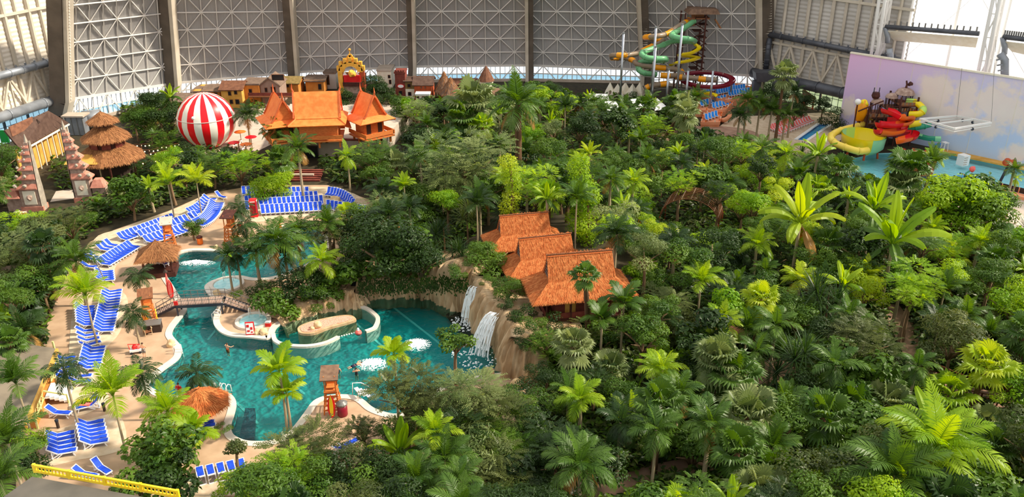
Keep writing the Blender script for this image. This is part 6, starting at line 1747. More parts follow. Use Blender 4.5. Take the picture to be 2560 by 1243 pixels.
person('bather whose head shows behind the woven tower roof', G(848, 950, -1.15), 0.0, joints(), [suit('navy')])
p = person('man in navy trunks swimming on his stomach', G(868, 922, -0.15), 0.0, joints(arms=((-.5, .05, 1.5), (-.55, .1, 1.75), (.5, .05, 1.5), (.5, .1, 1.78)), legs=((-.14, .02, .5), (-.2, .04, .08), (.12, .02, .5), (.16, -.03, .08))), [trunks('navy')])
p.rotation_euler = (R(-84), 0, R(-55)); 
person('visitor in coral clothes beside the last curved row', G(888, 548), 0.5, joints(), [suit('fabriccoral'), trunks('fabriccoral')], s=1.0)
person('visitor in red shorts walking behind the grass palm', G(1106, 1072), 0.5, joints(), [trunks('red'), suit('fabriccoral')], s=1.0)
# small red cart near the man
ct = thing('toy_cart', 'red and white float trolley beside the man', 'cart', G(341, 882), 0.3)
MB().box((0, 0, 0.4), (1.2, 0.7, 0.25)).build('tray', 'white', ct); MB().tube([(-0.6, 0, 0.4), (-0.7, 0, 1.2), (0.5, 0, 1.0)], 0.05, 6).build('handle', 'red', ct); blob(0.28, 2, 3, 0.3).build('float', 'red', ct, True, (-0.1, 0, 0.75)); blob(0.25, 2, 5, 0.3).build('float', 'fabriccoral', ct, True, (0.35, 0, 0.7))
for x in (-0.45, 0.45): MB().tube([(x, -0.36, 0.16), (x, 0.36, 0.16)], 0.16, 10).build('wheel', 'darksteel', ct)
# railing along the slope path
rl_ = thing('path_railing', 'brown wooden railing along the pale curving path', 'railing')
Q = catmull([G(*p_) for p_ in ((2345, 935), (2430, 968), (2560, 995), (2680, 1020))], 5, False)
Q2 = catmull([G(*p_) for p_ in ((2370, 990), (2450, 1005), (2560, 1030), (2680, 1052))], 5, False)
for L_ in (Q, Q2):
    for a, b_ in zip(L_, L_[1:]):
        MB().beam(a, a + Vector((0, 0, 1.1)), 0.12).build('post', 'brownwood', rl_)
        for z in (0.6, 1.05): MB().beam(a + Vector((0, 0, z)), b_ + Vector((0, 0, z)), 0.09).build('rail', 'brownwood', rl_)
# ------------------------------------------------------------------ plant library (unit size, shared by all copies)
PL_ = {}
def frond(key, m, e0, e1, pairs=20, ll=0.30, lw=0.022, droop=0.35, fwd=0.6, seed=0, curve=1.3):
    rg = random.Random(seed); mb = MB(); N = 24
    P = [Vector((0, 0, 0))]; T = []
    for i in range(N):
        t = i / N; e = e0 + (e1 - e0) * t ** curve
        d = Vector((math.cos(e), 0, math.sin(e))); T.append(d); P.append(P[-1] + d / N)
    T.append(T[-1])
    for i in range(0, N, 3):
        j = min(i + 3, N); w0, w1 = 0.014 * (1 - i / N) + 0.003, 0.014 * (1 - j / N) + 0.003
        a, b = P[i], P[j]; up = Vector((0, 0, 0.012))
        mb.add([a + Vector((0, -w0, 0)), a + Vector((0, w0, 0)), b + Vector((0, w1, 0)), b + Vector((0, -w1, 0)), a + up, b + up], [(0, 4, 5, 3), (4, 1, 2, 5), (0, 3, 2, 1)])
    for k in range(pairs):
        t = 0.14 + 0.86 * (k + 0.5) / pairs; f = t * N; i = min(int(f), N - 1); p = P[i].lerp(P[i + 1], f - i); d = T[i]
        L = ll * (0.45 + 0.75 * math.sin(math.pi * min(1, 0.18 + 0.8 * t))) * (1 - 0.55 * max(0, t - 0.75) / 0.25)
        for s in (-1, 1):
            q = Vector((0, s, 0)) + d * (fwd + 0.7 * t * t) + Vector((0, 0, 0.12)); q.normalize()
            q = (q + Vector((0, rg.uniform(-.12, .12), rg.uniform(-.1, .1)))).normalized()
            mid = p + q * L * 0.5 + Vector((0, 0, -droop * L * 0.18)); tip = p + q * L * 0.92 + Vector((0, 0, -droop * L * 0.75))
            w = d * lw
            mb.add([p - w * 0.5, p + w * 0.5, mid + w, mid - w, tip], [(0, 1, 2, 3), (3, 2, 4)])
    PL_[key] = mb.mesh('frond', m)
def fan(key, m, e0, seg=15, pet=0.5, seed=0):
    rg = random.Random(seed); mb = MB()
    d = Vector((math.cos(e0), 0, math.sin(e0))); c = d * pet
    mb.beam((0, 0, 0), c, 0.02, 0.02)
    side = Vector((0, 1, 0)); nrm = d.cross(side)
    for k in range(seg):
        a = math.radians(-125 + 250 * (k + 0.5) / seg)
        q = (d * math.cos(a) + side * math.sin(a)); L = 0.5 * (0.8 + 0.2 * math.cos(a)) * rg.uniform(0.9, 1.08)
        t = (side * math.cos(a) - d * math.sin(a)); up = Vector((0, 0, 1))
        m1 = c + q * L * 0.6 + up * 0.02; tip = c + q * L - up * (0.10 + 0.06 * rg.random())
        w = t * L * 0.105
        mb.add([c, m1 - w - up * 0.015, m1 + up * 0.02, m1 + w - up * 0.015, tip], [(0, 1, 2), (0, 2, 3), (1, 4, 2), (2, 4, 3)])
    PL_[key] = mb.mesh('fan_leaf', m)
def paddle(key, m, e0, e1, w=0.13, pet=0.25, seed=0):
    rg = random.Random(seed); mb = MB(); N = 9; P = [Vector((0, 0, 0))]
    for i in range(N):
        e = e0 + (e1 - e0) * (i / (N - 1)) ** 1.5; P.append(P[-1] + Vector((math.cos(e), 0, math.sin(e))) / N)
    mb.tube([P[0], P[2], P[5], P[9]], [0.022, 0.018, 0.012, 0.003], 5)
    rows = []
    for i in range(2, N + 1):
        t = (i - 2) / (N - 2); ww = w * (math.sin(math.pi * (0.12 + 0.84 * t)) ** 0.6) * (0.9 + 0.2 * rg.random())
        p = P[i]; rows.append([p + Vector((0, -ww, -0.03)), p + Vector((0, -ww * 0.5, 0.03)), p + Vector((0, 0, 0.0)), p + Vector((0, ww * 0.5, 0.03)), p + Vector((0, ww, -0.03))])
    mb.grid(rows)
    PL_[key] = mb.mesh('paddle_leaf', m)
def leafq(mb, p, n, d, L, w, sag=0.12):
    s = n.cross(d); s = s.normalized() * w if s.length > 1e-6 else Vector((w, 0, 0))
    a, b, c = p, p + d * L * 0.5 + n * L * 0.06, p + d * L - n * L * sag
    mb.add([a, b - s, b + n * -w * 0.25, b + s, c], [(0, 1, 2), (0, 2, 3), (1, 4, 2), (2, 4, 3)])
def cluster(key, m, kind, seed):
    rg = random.Random(seed); mb = MB()
    cfg = {'small': (330, 0.24, 0.055), 'big': (150, 0.40, 0.12), 'narrow': (300, 0.36, 0.035), 'round': (460, 0.17, 0.05)}
    if kind == 'fern':
        for k in range(46):
            v = Vector((rg.gauss(0, 1), rg.gauss(0, 1), rg.gauss(0.3, 0.8))).normalized(); r = rg.uniform(0.35, 0.75)
            p = Vector((v.x * r, v.y * r, v.z * r * 0.55)); d = Vector((v.x, v.y, v.z * 0.3 + 0.1)).normalized(); L = rg.uniform(0.45, 0.7)
            s = d.cross(Vector((0, 0, 1))).normalized()
            for i in range(7):
                t = 0.15 + 0.8 * i / 6; q = p + d * L * t + Vector((0, 0, -0.22 * L * t * t))
                for sg in (-1, 1):
                    dd = (s * sg + d * 0.7 + Vector((0, 0, -0.35))).normalized(); ln = 0.17 * (1.1 - 0.5 * t)
                    mb.add([q - d * 0.016, q + d * 0.026, q + dd * ln], [(0, 1, 2)]) if i % 3 == 2 else mb.add([q, q + dd * ln * 0.5 + d * 0.032, q + dd * ln, q + dd * ln * 0.5 - d * 0.032], [(0, 1, 2, 3)])
    else:
        n, L0, w0 = cfg[kind]
        for k in range(n):
            v = Vector((rg.gauss(0, 1), rg.gauss(0, 1), rg.gauss(0.25, 0.9))).normalized(); r = rg.uniform(0.45, 1.0) ** 0.6
            r *= 1 + 0.22 * noise.noise(v * 2.2 + Vector((seed, 0, 0)))
            p = Vector((v.x * r, v.y * r, v.z * r * 0.72)) * 0.9
            nr = (v + Vector((rg.uniform(-.7, .7), rg.uniform(-.7, .7), 0.5 + rg.uniform(-.2, .5)))).normalized()
            d = nr.orthogonal().normalized(); d = Matrix.Rotation(rg.uniform(0, 6.28), 3, nr) @ d
            d = (d + Vector((0, 0, -0.35 if kind == 'narrow' else -0.1))).normalized()
            L = L0 * rg.uniform(0.7, 1.25)
            leafq(mb, p, nr, d, L, w0 * rg.uniform(0.8, 1.2))
    PL_[key] = mb.mesh('leaf_cluster', m)
def rosette(key, m, n, seed, w=0.02):
    rg = random.Random(seed); mb = MB()
    for k in range(n):
        a = k * 2.4; e = R(80) - (k / n) * R(115); d = Vector((math.cos(a) * math.cos(e), math.sin(a) * math.cos(e), math.sin(e))); s = Vector((-math.sin(a), math.cos(a), 0)) * w
        mid = d * 0.55; tip = d * rg.uniform(0.9, 1.1) - Vector((0, 0, 0.12))
        mb.add([-s * 0.6, s * 0.6, mid + s, mid - s, tip], [(0, 1, 2, 3), (3, 2, 4)])
    PL_[key] = mb.mesh('leaf_rosette', m)
for nm, m in (('p', 'leafpalm'), ('d', 'leafpalmdark'), ('b', 'leafpalmbright'), ('y', 'leafyellow')):
    frond(nm + '0', m, R(82), R(55), seed=1, droop=0.15, ll=0.24); frond(nm + '1', m, R(62), R(-5), seed=2); frond(nm + '2', m, R(38), R(-45), seed=3, droop=0.5)
    frond(nm + '3', m, R(8), R(-72), seed=4, droop=0.7); frond(nm + '4', m, R(-35), R(-86), seed=5, droop=0.6, ll=0.26)
    frond(nm + 'w1', m, R(66), R(10), pairs=16, ll=0.34, lw=0.045, seed=6, droop=0.3); frond(nm + 'w2', m, R(40), R(-50), pairs=16, ll=0.34, lw=0.045, seed=7, droop=0.5); frond(nm + 'w0', m, R(80), R(60), pairs=16, ll=0.28, lw=0.045, seed=8, droop=0.1)
frond('x3', 'leafdry', R(-30), R(-86), seed=9, droop=0.7)
for i, e in enumerate((75, 45, 15, -25, -60)):
    fan('f%d' % i, 'leafpalm', R(e), seed=i); fan('g%d' % i, 'leafpalmdark', R(e), seed=i + 9); fan('h%d' % i, 'leafpalmbright', R(e), seed=i + 19); fan('k%d' % i, 'leafpale', R(e), seed=i + 29); fan('q%d' % i, 'leafyellow', R(e), seed=i + 39)
for i, (a, b) in enumerate(((84, 70), (62, 20), (45, -20), (25, -55), (-30, -80))):
    paddle('n%d' % i, 'leafpalmbright' if i < 3 else 'leafpalm', R(a), R(b), seed=i); paddle('m%d' % i, 'leafyellow' if i < 4 else 'leafdry', R(a), R(b), seed=i + 7)
CL = {}
for ck, m in (('dark', 'leafdark'), ('mid', 'leafmid'), ('olive', 'leafolive'), ('lime', 'leaflime'), ('pale', 'leafpale'), ('yellow', 'leafyellow')):
    for kd in ('small', 'big', 'narrow', 'round', 'fern'):
        for v in range(2):
            cluster(f'{ck}_{kd}_{v}', m, kd, 11 * v + len(PL_))
rosette('yucca', 'leafpalmdark', 64, 3); rosette('yuccapale', 'leafolive', 64, 4); rosette('grass', 'leaflime', 60, 5, 0.014)
def trunkmesh(key, m, r0, r1, rings=0, bend=0.0):
    rows = []; n = 9
    for i in range(n):
        t = i / (n - 1); x = bend * math.sin(t * 3.14); r = (r0 + (r1 - r0) * t) * (1 + (0.07 if rings and i % 2 else 0))
        rows.append([(x + r * math.cos(a * math.pi / 4), r * math.sin(a * math.pi / 4), t) for a in range(9)])
    PL_[key] = MB().grid(rows).mesh('trunk', m, True)
trunkmesh('tpalm', 'barkpale', 1.15, 0.75, 1, 0.6); trunkmesh('tthick', 'barkred', 1.2, 0.9, 1, 0.2); trunkmesh('ttree', 'bark', 1.2, 0.5, 0, 1.2)
mb = MB()
for k in range(5):
    a = k * 1.256; mb.tube([(0, 0, 0), (math.cos(a) * 0.3, math.sin(a) * 0.3, 0.45), (math.cos(a) * 0.75, math.sin(a) * 0.75, 0.7)], [0.05, 0.035, 0.012], 5)
PL_['limbs'] = mb.mesh('branches', 'bark', True)
# ------------------------------------------------------------------ species
KIND = {  # desc, name, category, trunk key, trunk radius
    'coco': ('feathery coconut palm', 'coconut_palm', 'palm'), 'fox': ('bright broad-fronded palm', 'foxtail_palm', 'palm'), 'droop': ('dark palm with hanging fronds', 'drooping_palm', 'palm'),
    'areca': ('upright slender feather palm', 'areca_palm', 'palm'), 'fan': ('fan-leaved palm', 'fan_palm', 'palm'), 'banana': ('paddle-leaved banana plant', 'banana_plant', 'plant'), 'skirt': ('skirted palm', 'skirted_palm', 'palm'),
    'tree': ('leafy evergreen tree', 'leafy_tree', 'tree'), 'bigleaf': ('large-leaved tree', 'rubber_tree', 'tree'), 'fern': ('layered feathery tree', 'feathery_tree', 'tree'), 'narrow': ('narrow-leaved tree', 'willow_tree', 'tree'),
    'shrub': ('low leafy shrub', 'leafy_shrub', 'shrub'), 'ivy': ('ivy-wrapped trunk column', 'ivy_column', 'vine'), 'yucca': ('spiky sword-leaved yucca', 'yucca_plant', 'yucca'), 'round': ('dense rounded bush', 'round_bush', 'shrub')}
TONE = {'dark': 'dark green', 'mid': 'mid-green', 'olive': 'olive green', 'lime': 'bright lime', 'pale': 'pale silvery', 'yellow': 'yellow-green'}
PLANTS = []
def plant(kind, loc, h, r, tone=None, lean=(0, 0), seed=None):
    """loc: foot; h: height of the crown's middle; r: crown radius in metres"""
    rg = random.Random(seed if seed is not None else len(PLANTS) * 13 + 5)
    desc, name, cat = KIND[kind]
    loc = Vector(loc)
    o = thing(name, '', cat, loc, rg.uniform(0, 6.28))
    A = rg.uniform(0, 6.28)
    def put(key, nm, p, az, s, tilt=0.0, sq=1.0):
        e = obj(nm, PL_[key], o, p, (rg.uniform(-.12, .12), tilt, az), (s, s, s * sq))
        if nm in ('leaf_cluster', 'leaf_rosette'): e['kind'] = 'stuff'
        return e
    top = Vector((lean[0], lean[1], h))
    if kind in ('coco', 'fox', 'droop', 'areca', 'skirt', 'fan', 'banana'):
        tr = {'coco': 0.2, 'fox': 0.13, 'droop': 0.13, 'areca': 0.11, 'skirt': 0.14, 'fan': 0.26, 'banana': 0.22}[kind]
        q = top.to_track_quat('Z', 'Y').to_euler()
        obj('trunk', PL_['tthick' if kind == 'fan' or (kind == 'coco' and h > 11) else 'tpalm'], o, (0, 0, -0.2), q, (tr * (2.6 if h > 11 and kind == 'coco' else 1), tr * (2.6 if h > 11 and kind == 'coco' else 1), top.length + 0.25))
        pr = {'dark': 'd', 'mid': 'p', 'olive': 'p', 'lime': 'b', 'pale': 'p', 'yellow': 'y', None: 'p'}[tone]
        if kind == 'coco': seq = ['0'] * 2 + ['1'] * 6 + ['2'] * 6 + ['3'] * 4
        elif kind == 'fox': seq = ['w0'] + ['w1'] * 4 + ['w2'] * 5
        elif kind == 'droop': seq = ['1'] * 2 + ['2'] * 5 + ['3'] * 7 + ['4'] * 4; pr = pr if tone else 'd'
        elif kind == 'areca': seq = ['0'] * 4 + ['1'] * 7 + ['2'] * 4
        elif kind == 'skirt': seq = ['0'] + ['1'] * 4 + ['2'] * 4 + ['4'] * 9
        elif kind == 'fan': seq = (['0'] * 3 + ['1'] * 6 + ['2'] * 7 + ['3'] * 5 + ['4'] * 3) if r < 3.6 else (['0'] * 5 + ['1'] * 10 + ['2'] * 12 + ['3'] * 9 + ['4'] * 6); pr = {'dark': 'g', 'lime': 'h', 'pale': 'k', 'yellow': 'q'}.get(tone, 'f')
        else: seq = ['0'] * 2 + ['1'] * 3 + ['2'] * 4 + ['3'] * 3 + ['4'] * 2; pr = 'm' if tone == 'yellow' else 'n'
        for i, sfx in enumerate(seq):
            key = pr + sfx
            if kind == 'skirt' and sfx == '4': s = r * rg.uniform(0.75, 0.95)
            else: s = r * rg.uniform(0.85, 1.12)
            if kind == 'fan': s = r * (rg.uniform(0.85, 1.1) if r < 3.6 else rg.uniform(0.55, 0.98))
            put(key, 'fan_leaf' if kind == 'fan' else ('paddle_leaf' if kind == 'banana' else 'frond'), top, A + i * 2.4, s)
        if kind == 'coco' and tone != 'lime' and r > 2.5:
            for i in range(2): put('x3', 'dry_frond', top - Vector((0, 0, 0.1)), A + 1 + i * 2.7, r * 0.8)
    elif kind == 'yucca':
        obj('trunk', PL_['ttree'], o, (0, 0, -0.1), None, (0.15, 0.15, h))
        for i in range(3):
            put('yucca' if tone != 'pale' else 'yuccapale', 'leaf_rosette', top + Vector((rg.uniform(-.5, .5) * r, rg.uniform(-.5, .5) * r, rg.uniform(-1, 0.4) * r * 0.8)), i * 2.0, r * rg.uniform(0.8, 1.05))
    else:
        tn = tone or 'mid'
        kd = {'tree': 'small', 'bigleaf': 'big', 'fern': 'fern', 'narrow': 'narrow', 'shrub': 'small', 'ivy': 'round', 'round': 'round'}[kind]
        if kind not in ('shrub', 'round'):
            obj('trunk', PL_['ttree'], o, (0, 0, -0.2), None, (0.12 + 0.015 * h, 0.12 + 0.015 * h, max(0.6, h - 0.3 * r) + 0.2))
            if kind != 'ivy': obj('branches', PL_['limbs'], o, (0, 0, max(0.2, h - r * 0.9)), (0, 0, A), r * 1.1)
        n = {'tree': 10, 'bigleaf': 9, 'fern': 10, 'narrow': 9, 'shrub': 5, 'ivy': max(4, int(h / 1.1)), 'round': 6}[kind]
        for i in range(n):
            if kind == 'ivy':
                p = Vector((rg.uniform(-.25, .25) * r, rg.uniform(-.25, .25) * r, h * 1.05 * (i + 0.5) / n)); s = r * rg.uniform(0.6, 0.95)
            else:
                a = A + i * 2.4; q = math.sqrt((i + 0.5) / n) * rg.uniform(0.62, 0.92)
                zz_ = (rg.uniform(-.45, .5) - 0.25 * q + 0.25) * r
                p = top + Vector((math.cos(a) * q * r, math.sin(a) * q * r, zz_)); s = r * rg.uniform(0.34, 0.62)
                if kind == 'fern': s *= 1.25
                if kind in ('shrub', 'round'): p.z = max(0.2 * r, p.z)
            put(f'{tn}_{kd}_{i % 2}', 'leaf_cluster', p, rg.uniform(0, 6.28), s, rg.uniform(-.2, .2), 0.85)
    PLANTS.append((o, kind, tone))
    return o
HC = G(1450, 690, 0)
def hillz(p):
    d = ((p.x - HC.x) / 16.5) ** 2 + ((p.y - HC.y) / 21.5) ** 2
    return max(0.0, 4.5 * math.sqrt(1 - d) - 0.9) if d < 1 else 0.0
def at(kind, px, py, h, rpx, tone=None, z0=0.0, foot=None):
    c = G(px, py, h + z0)
    if not foot and not z0:
        for _ in range(3):
            z0 = hillz(c); c = G(px, py, h + z0)
    r = rpx / ppm(c)
    if foot:
        f = G(*foot, z0); lean = (c.x - f.x, c.y - f.y)
        o = plant(kind, f, h, r, tone); o.rotation_euler = (0, 0, 0)
        tk = [k for k in o.children if k.name.startswith('trunk')][0]
        v = Vector((lean[0], lean[1], h)); tk.rotation_euler = v.to_track_quat('Z', 'Y').to_euler(); tk.scale = (*tk.scale[:2], v.length)
        for k in o.children:
            if k is not tk: k.location = k.location + Vector((lean[0], lean[1], 0))
        return o
    return plant(kind, (c.x, c.y, z0), h, r, tone)
# ------------------------------------------------------------------ plants that the photograph singles out
for a in (
    ('coco', 1295, 262, 14.5, 92, 'mid'), ('fan', 1182, 262, 10, 92, 'pale'), ('fan', 1150, 300, 8, 70, 'mid'), ('coco', 1050, 392, 8, 52, 'mid'), ('droop', 345, 688, 4.6, 46), ('droop', 333, 782, 4.6, 50), ('droop', 352, 932, 5.5, 66), ('droop', 492, 935, 3.8, 66),
    ('skirt', 568, 640, 5.2, 50, 'dark'), ('skirt', 590, 634, 5.0, 42, 'dark'), ('droop', 598, 520, 4.2, 44), ('droop', 612, 560, 3.2, 40), ('fox', 698, 930, 6.5, 78, 'lime'), ('fox', 716, 985, 4.0, 64, 'lime'), ('fox', 985, 888, 8, 62, 'lime'), ('areca', 283, 990, 7.5, 112, 'lime'),
    ('droop', 160, 922, 7.2, 66), ('areca', 420, 462, 6, 58, 'lime'), ('areca', 492, 458, 6, 62, 'yellow'), ('fan', 700, 400, 5, 55, 'mid'), ('coco', 745, 372, 9, 56, 'olive'), ('coco', 690, 330, 6, 46, 'mid'), ('skirt', 868, 392, 6, 42, 'lime'), ('areca', 215, 740, 6.5, 84, 'lime'), ('coco', 190, 655, 6, 78, 'mid'),
    ('coco', 690, 606, 6.5, 84, 'mid'), ('coco', 640, 630, 5, 64, 'mid'), ('coco', 806, 655, 5.5, 60, 'lime'), ('coco', 820, 560, 6.5, 58, 'olive'), ('coco', 745, 580, 6, 64, 'olive'), ('coco', 712, 640, 4.5, 60, 'dark'), ('bigleaf', 846, 700, 2.6, 62, 'mid'), ('fern', 830, 590, 4, 72, 'olive'), ('bigleaf', 690, 762, 1.6, 56, 'mid'), ('tree', 760, 720, 2.5, 64, 'dark'), ('tree', 800, 745, 1.4, 48, 'mid'), ('shrub', 660, 720, 1.2, 44, 'dark'), ('shrub', 590, 745, 0.6, 22, 'mid'),
    ('tree', 965, 612, 7, 96, 'dark'), ('bigleaf', 1000, 640, 5, 80, 'mid'), ('tree', 905, 590, 5, 72, 'dark'), ('tree', 925, 560, 5, 70, 'mid'), ('tree', 1050, 640, 6, 66, 'dark'), ('tree', 890, 655, 3.6, 60, 'dark'),
    ('fern', 1165, 400, 9, 96, 'pale'), ('fern', 1150, 455, 7, 90, 'pale'), ('yucca', 1108, 568, 5.5, 48), ('yucca', 1165, 535, 6, 48, 'pale'), ('yucca', 1128, 612, 5.0, 50), ('yucca', 1250, 520, 5, 46), ('yucca', 1085, 640, 4.5, 42),
    ('narrow', 1225, 660, 1.5, 62, 'mid', 4.6), ('narrow', 1272, 728, 1.0, 44, 'mid', 4.6), ('shrub', 1300, 785, 0.8, 44, 'dark', 4.4), ('shrub', 1335, 828, 0.8, 46, 'mid', 4.0), ('fern', 1360, 862, 1.2, 52, 'mid', 3.4), ('shrub', 1268, 768, 0.6, 24, 'dark', 4.6), ('shrub', 1145, 682, 0.8, 34, 'mid', 5.2), ('shrub', 1310, 850, 0.6, 36, 'dark', 4.2), ('round', 1222, 705, 0.7, 28, 'mid', 4.9), ('shrub', 1390, 815, 0.8, 40, 'dark', 3.4), ('fern', 1400, 885, 2, 60, 'mid'), ('fern', 1440, 860, 3, 70, 'olive'), ('bigleaf', 1600, 690, 2, 44, 'lime'), ('tree', 1610, 640, 2.5, 48, 'mid'), ('narrow', 1640, 700, 2.5, 54, 'mid'), ('bigleaf', 1500, 850, 2, 56, 'mid'), ('fern', 1660, 760, 3, 60, 'pale'), ('tree', 1580, 600, 2, 40, 'mid'), ('tree', 1195, 628, 2, 40, 'mid', 4.5),
    ('fox', 1560, 760, 8, 66, 'mid'), ('fox', 1505, 800, 7, 58, 'mid'), ('banana', 2230, 612, 9, 130, 'lime'), ('banana', 2000, 560, 9, 118, 'yellow'), ('banana', 2185, 525, 11, 92, 'lime'), ('fan', 2272, 430, 10, 88, 'mid'), ('fan', 2250, 470, 8, 80, 'pale'), ('fan', 1790, 905, 7, 96, 'pale'), ('fan', 1830, 940, 6, 88, 'mid'), ('fan', 1870, 1040, 6, 96, 'pale'), ('fan', 2130, 1020, 3.8, 84, 'mid'), ('fan', 2220, 1010, 3.5, 76, 'pale'), ('fan', 2370, 985, 4, 80, 'lime'), ('fan', 2190, 1080, 3, 70, 'pale'), ('fan', 2080, 1090, 2.5, 66, 'mid'), ('fan', 2480, 1120, 3.4, 66, 'mid'), ('fan', 2470, 1060, 2.6, 60, 'pale'),
    ('coco', 2340, 1120, 9, 165, 'lime'), ('coco', 2240, 1190, 8, 150, 'mid'), ('banana', 2330, 1090, 8, 120, 'lime'), ('coco', 2250, 1240, 6, 120, 'lime'), ('skirt', 1640, 1075, 7, 84, 'mid'), ('coco', 1775, 1065, 7, 86, 'mid'), ('coco', 1700, 985, 6, 74, 'mid'), ('skirt', 1940, 815, 7.5, 68, 'mid'), ('skirt', 1890, 880, 6, 60, 'mid'), ('areca', 1088, 1085, 8, 72, 'lime'), ('coco', 1110, 1150, 7, 92, 'mid'), ('areca', 1040, 1200, 7, 84, 'olive'), ('coco', 1450, 1000, 6, 70, 'lime'), ('coco', 1655, 925, 6.5, 70, 'lime'), ('areca', 1960, 1010, 5, 72, 'mid'), ('areca', 1930, 1120, 5.5, 84, 'mid'),
    ('fan', 1960, 190, 13, 46, 'pale'), ('coco', 1870, 252, 8, 40, 'mid'), ('coco', 1900, 262, 7, 42, 'olive'), ('coco', 1850, 290, 6, 38, 'dark'), ('coco', 1930, 278, 6, 40, 'mid'), ('coco', 1985, 232, 9, 34, 'dark'), ('tree', 2010, 248, 5, 30, 'dark'), ('round', 2085, 300, 2.2, 40, 'dark'), ('tree', 1990, 275, 4, 30, 'dark'), ('coco', 1965, 290, 5, 34, 'mid'), ('tree', 1915, 228, 5, 26, 'dark'), ('tree', 1950, 240, 5, 28, 'dark'), ('tree', 2060, 262, 4, 22, 'dark'),
    ('skirt', 1905, 372, 8, 50, 'mid'), ('skirt', 1965, 385, 8, 50, 'lime'), ('banana', 2045, 390, 8.5, 62, 'lime'), ('coco', 1740, 246, 7, 38, 'mid'), ('fan', 1690, 258, 7, 42, 'mid'), ('fan', 1715, 285, 8, 46, 'pale'), ('fan', 1610, 268, 7, 38, 'mid'), ('skirt', 1560, 262, 7, 36, 'mid'), ('skirt', 1625, 250, 7, 34, 'mid'), ('coco', 1555, 300, 6, 50, 'mid'),
    ('ivy', 1450, 400, 11, 44, 'lime'), ('ivy', 1275, 400, 12, 36, 'yellow'), ('ivy', 1470, 470, 8, 52, 'lime'), ('ivy', 1915, 690, 7, 44, 'mid'), ('ivy', 1870, 740, 6, 40, 'mid'), ('ivy', 1960, 730, 6, 40, 'mid'), ('round', 1640, 470, 4.5, 50, 'mid'), ('round', 1650, 590, 3.5, 46, 'yellow'), ('round', 1615, 560, 3.5, 44, 'lime'), ('round', 1590, 440, 4, 44, 'mid'), ('round', 1070, 490, 5, 46, 'mid'), ('round', 1045, 540, 4.5, 56, 'mid'),
    ('round', 82, 1105, 4.0, 62, 'lime'), ('tree', 60, 1150, 3.5, 64, 'dark'), ('bigleaf', 410, 1120, 5.5, 88, 'mid'), ('bigleaf', 425, 1195, 4.5, 70, 'dark'), ('bigleaf', 350, 1210, 4, 66, 'mid'), ('coco', 420, 1030, 5.0, 80, 'lime'), ('fox', 480, 1085, 4, 74, 'lime'), ('bigleaf', 1140, 850, 6.5, 44, 'mid'), ('bigleaf', 590, 1118, 5.0, 28, 'olive'), ('shrub', 560, 1070, 1.4, 20, 'mid'), ('areca', 20, 1110, 10, 120, 'pale'), ('areca', 0, 1200, 12, 110, 'mid'), ('areca', 40, 960, 9, 90, 'pale'),
    ('round', 2070, 1190, 3, 76, 'yellow'), ('round', 2010, 1215, 2.5, 60, 'yellow'), ('bigleaf', 2500, 1230, 2.5, 66, 'mid'), ('tree', 2390, 520, 7, 96, 'lime'), ('bigleaf', 2430, 500, 7, 84, 'mid'), ('tree', 2470, 540, 6, 84, 'mid'), ('coco', 2535, 425, 9, 32, 'olive'), ('skirt', 2540, 448, 7, 22, 'lime'), ('areca', 2330, 410, 9, 56, 'olive'),
    ('fern', 1160, 985, 8, 92, 'pale'), ('fern', 1010, 975, 8, 80, 'olive'), ('fern', 760, 1118, 5.5, 84, 'olive'), ('fern', 905, 1075, 4.5, 44, 'olive'), ('narrow', 985, 1095, 4, 62, 'mid'), ('fern', 720, 1195, 6, 76, 'lime'), ('tree', 760, 1215, 6, 84, 'mid'), ('narrow', 880, 1165, 5, 80, 'olive'), ('narrow', 950, 1195, 5, 84, 'dark'), ('fern', 1230, 1040, 6, 80, 'olive'), ('fern', 1080, 1030, 6.5, 74, 'olive'), ('tree', 840, 1220, 5, 80, 'dark'), ('shrub', 550, 1245, 1, 30, 'lime'), ('narrow', 1200, 1150, 6, 86, 'pale'), ('fern', 1250, 1210, 6, 90, 'olive'), ('tree', 1340, 1090, 5, 74, 'dark'),
    ('round', 478, 584, 1.0, 24, 'mid'), ('tree', 482, 566, 2.2, 26, 'mid'), ('shrub', 600, 600, 0.8, 30, 'mid'), ('shrub', 575, 640, 0.4, 20, 'lime'), ('tree', 660, 470, 2.2, 44, 'lime'), ('tree', 700, 464, 2.0, 40, 'lime'), ('fan', 870, 540, 3, 42, 'yellow'), ('tree', 395, 260, 7, 40, 'dark'), ('tree', 410, 300, 5, 44, 'dark'), ('tree', 370, 300, 5, 40, 'mid'), ('tree', 335, 290, 5, 34, 'mid'), ('coco', 617, 290, 6, 44, 'dark'), ('tree', 940, 220, 6, 36, 'dark'), ('tree', 920, 262, 4, 40, 'dark'), ('tree', 860, 245, 4, 30, 'dark'), ('tree', 975, 250, 4, 34, 'dark'), ('tree', 1010, 275, 4, 40, 'mid'),
): at(*a)
at('fan', 1462, 690, 8.5, 46, 'mid', 4.0, (1470, 815)); at('fan', 2466, 915, 6.5, 76, 'yellow', 0.0, (2415, 1062)); at('coco', 2330, 395, 9, 36, 'lime', 0.0, (2300, 505)); at('fan', 1712, 262, 8, 40, 'pale', 0.0, (1650, 360))
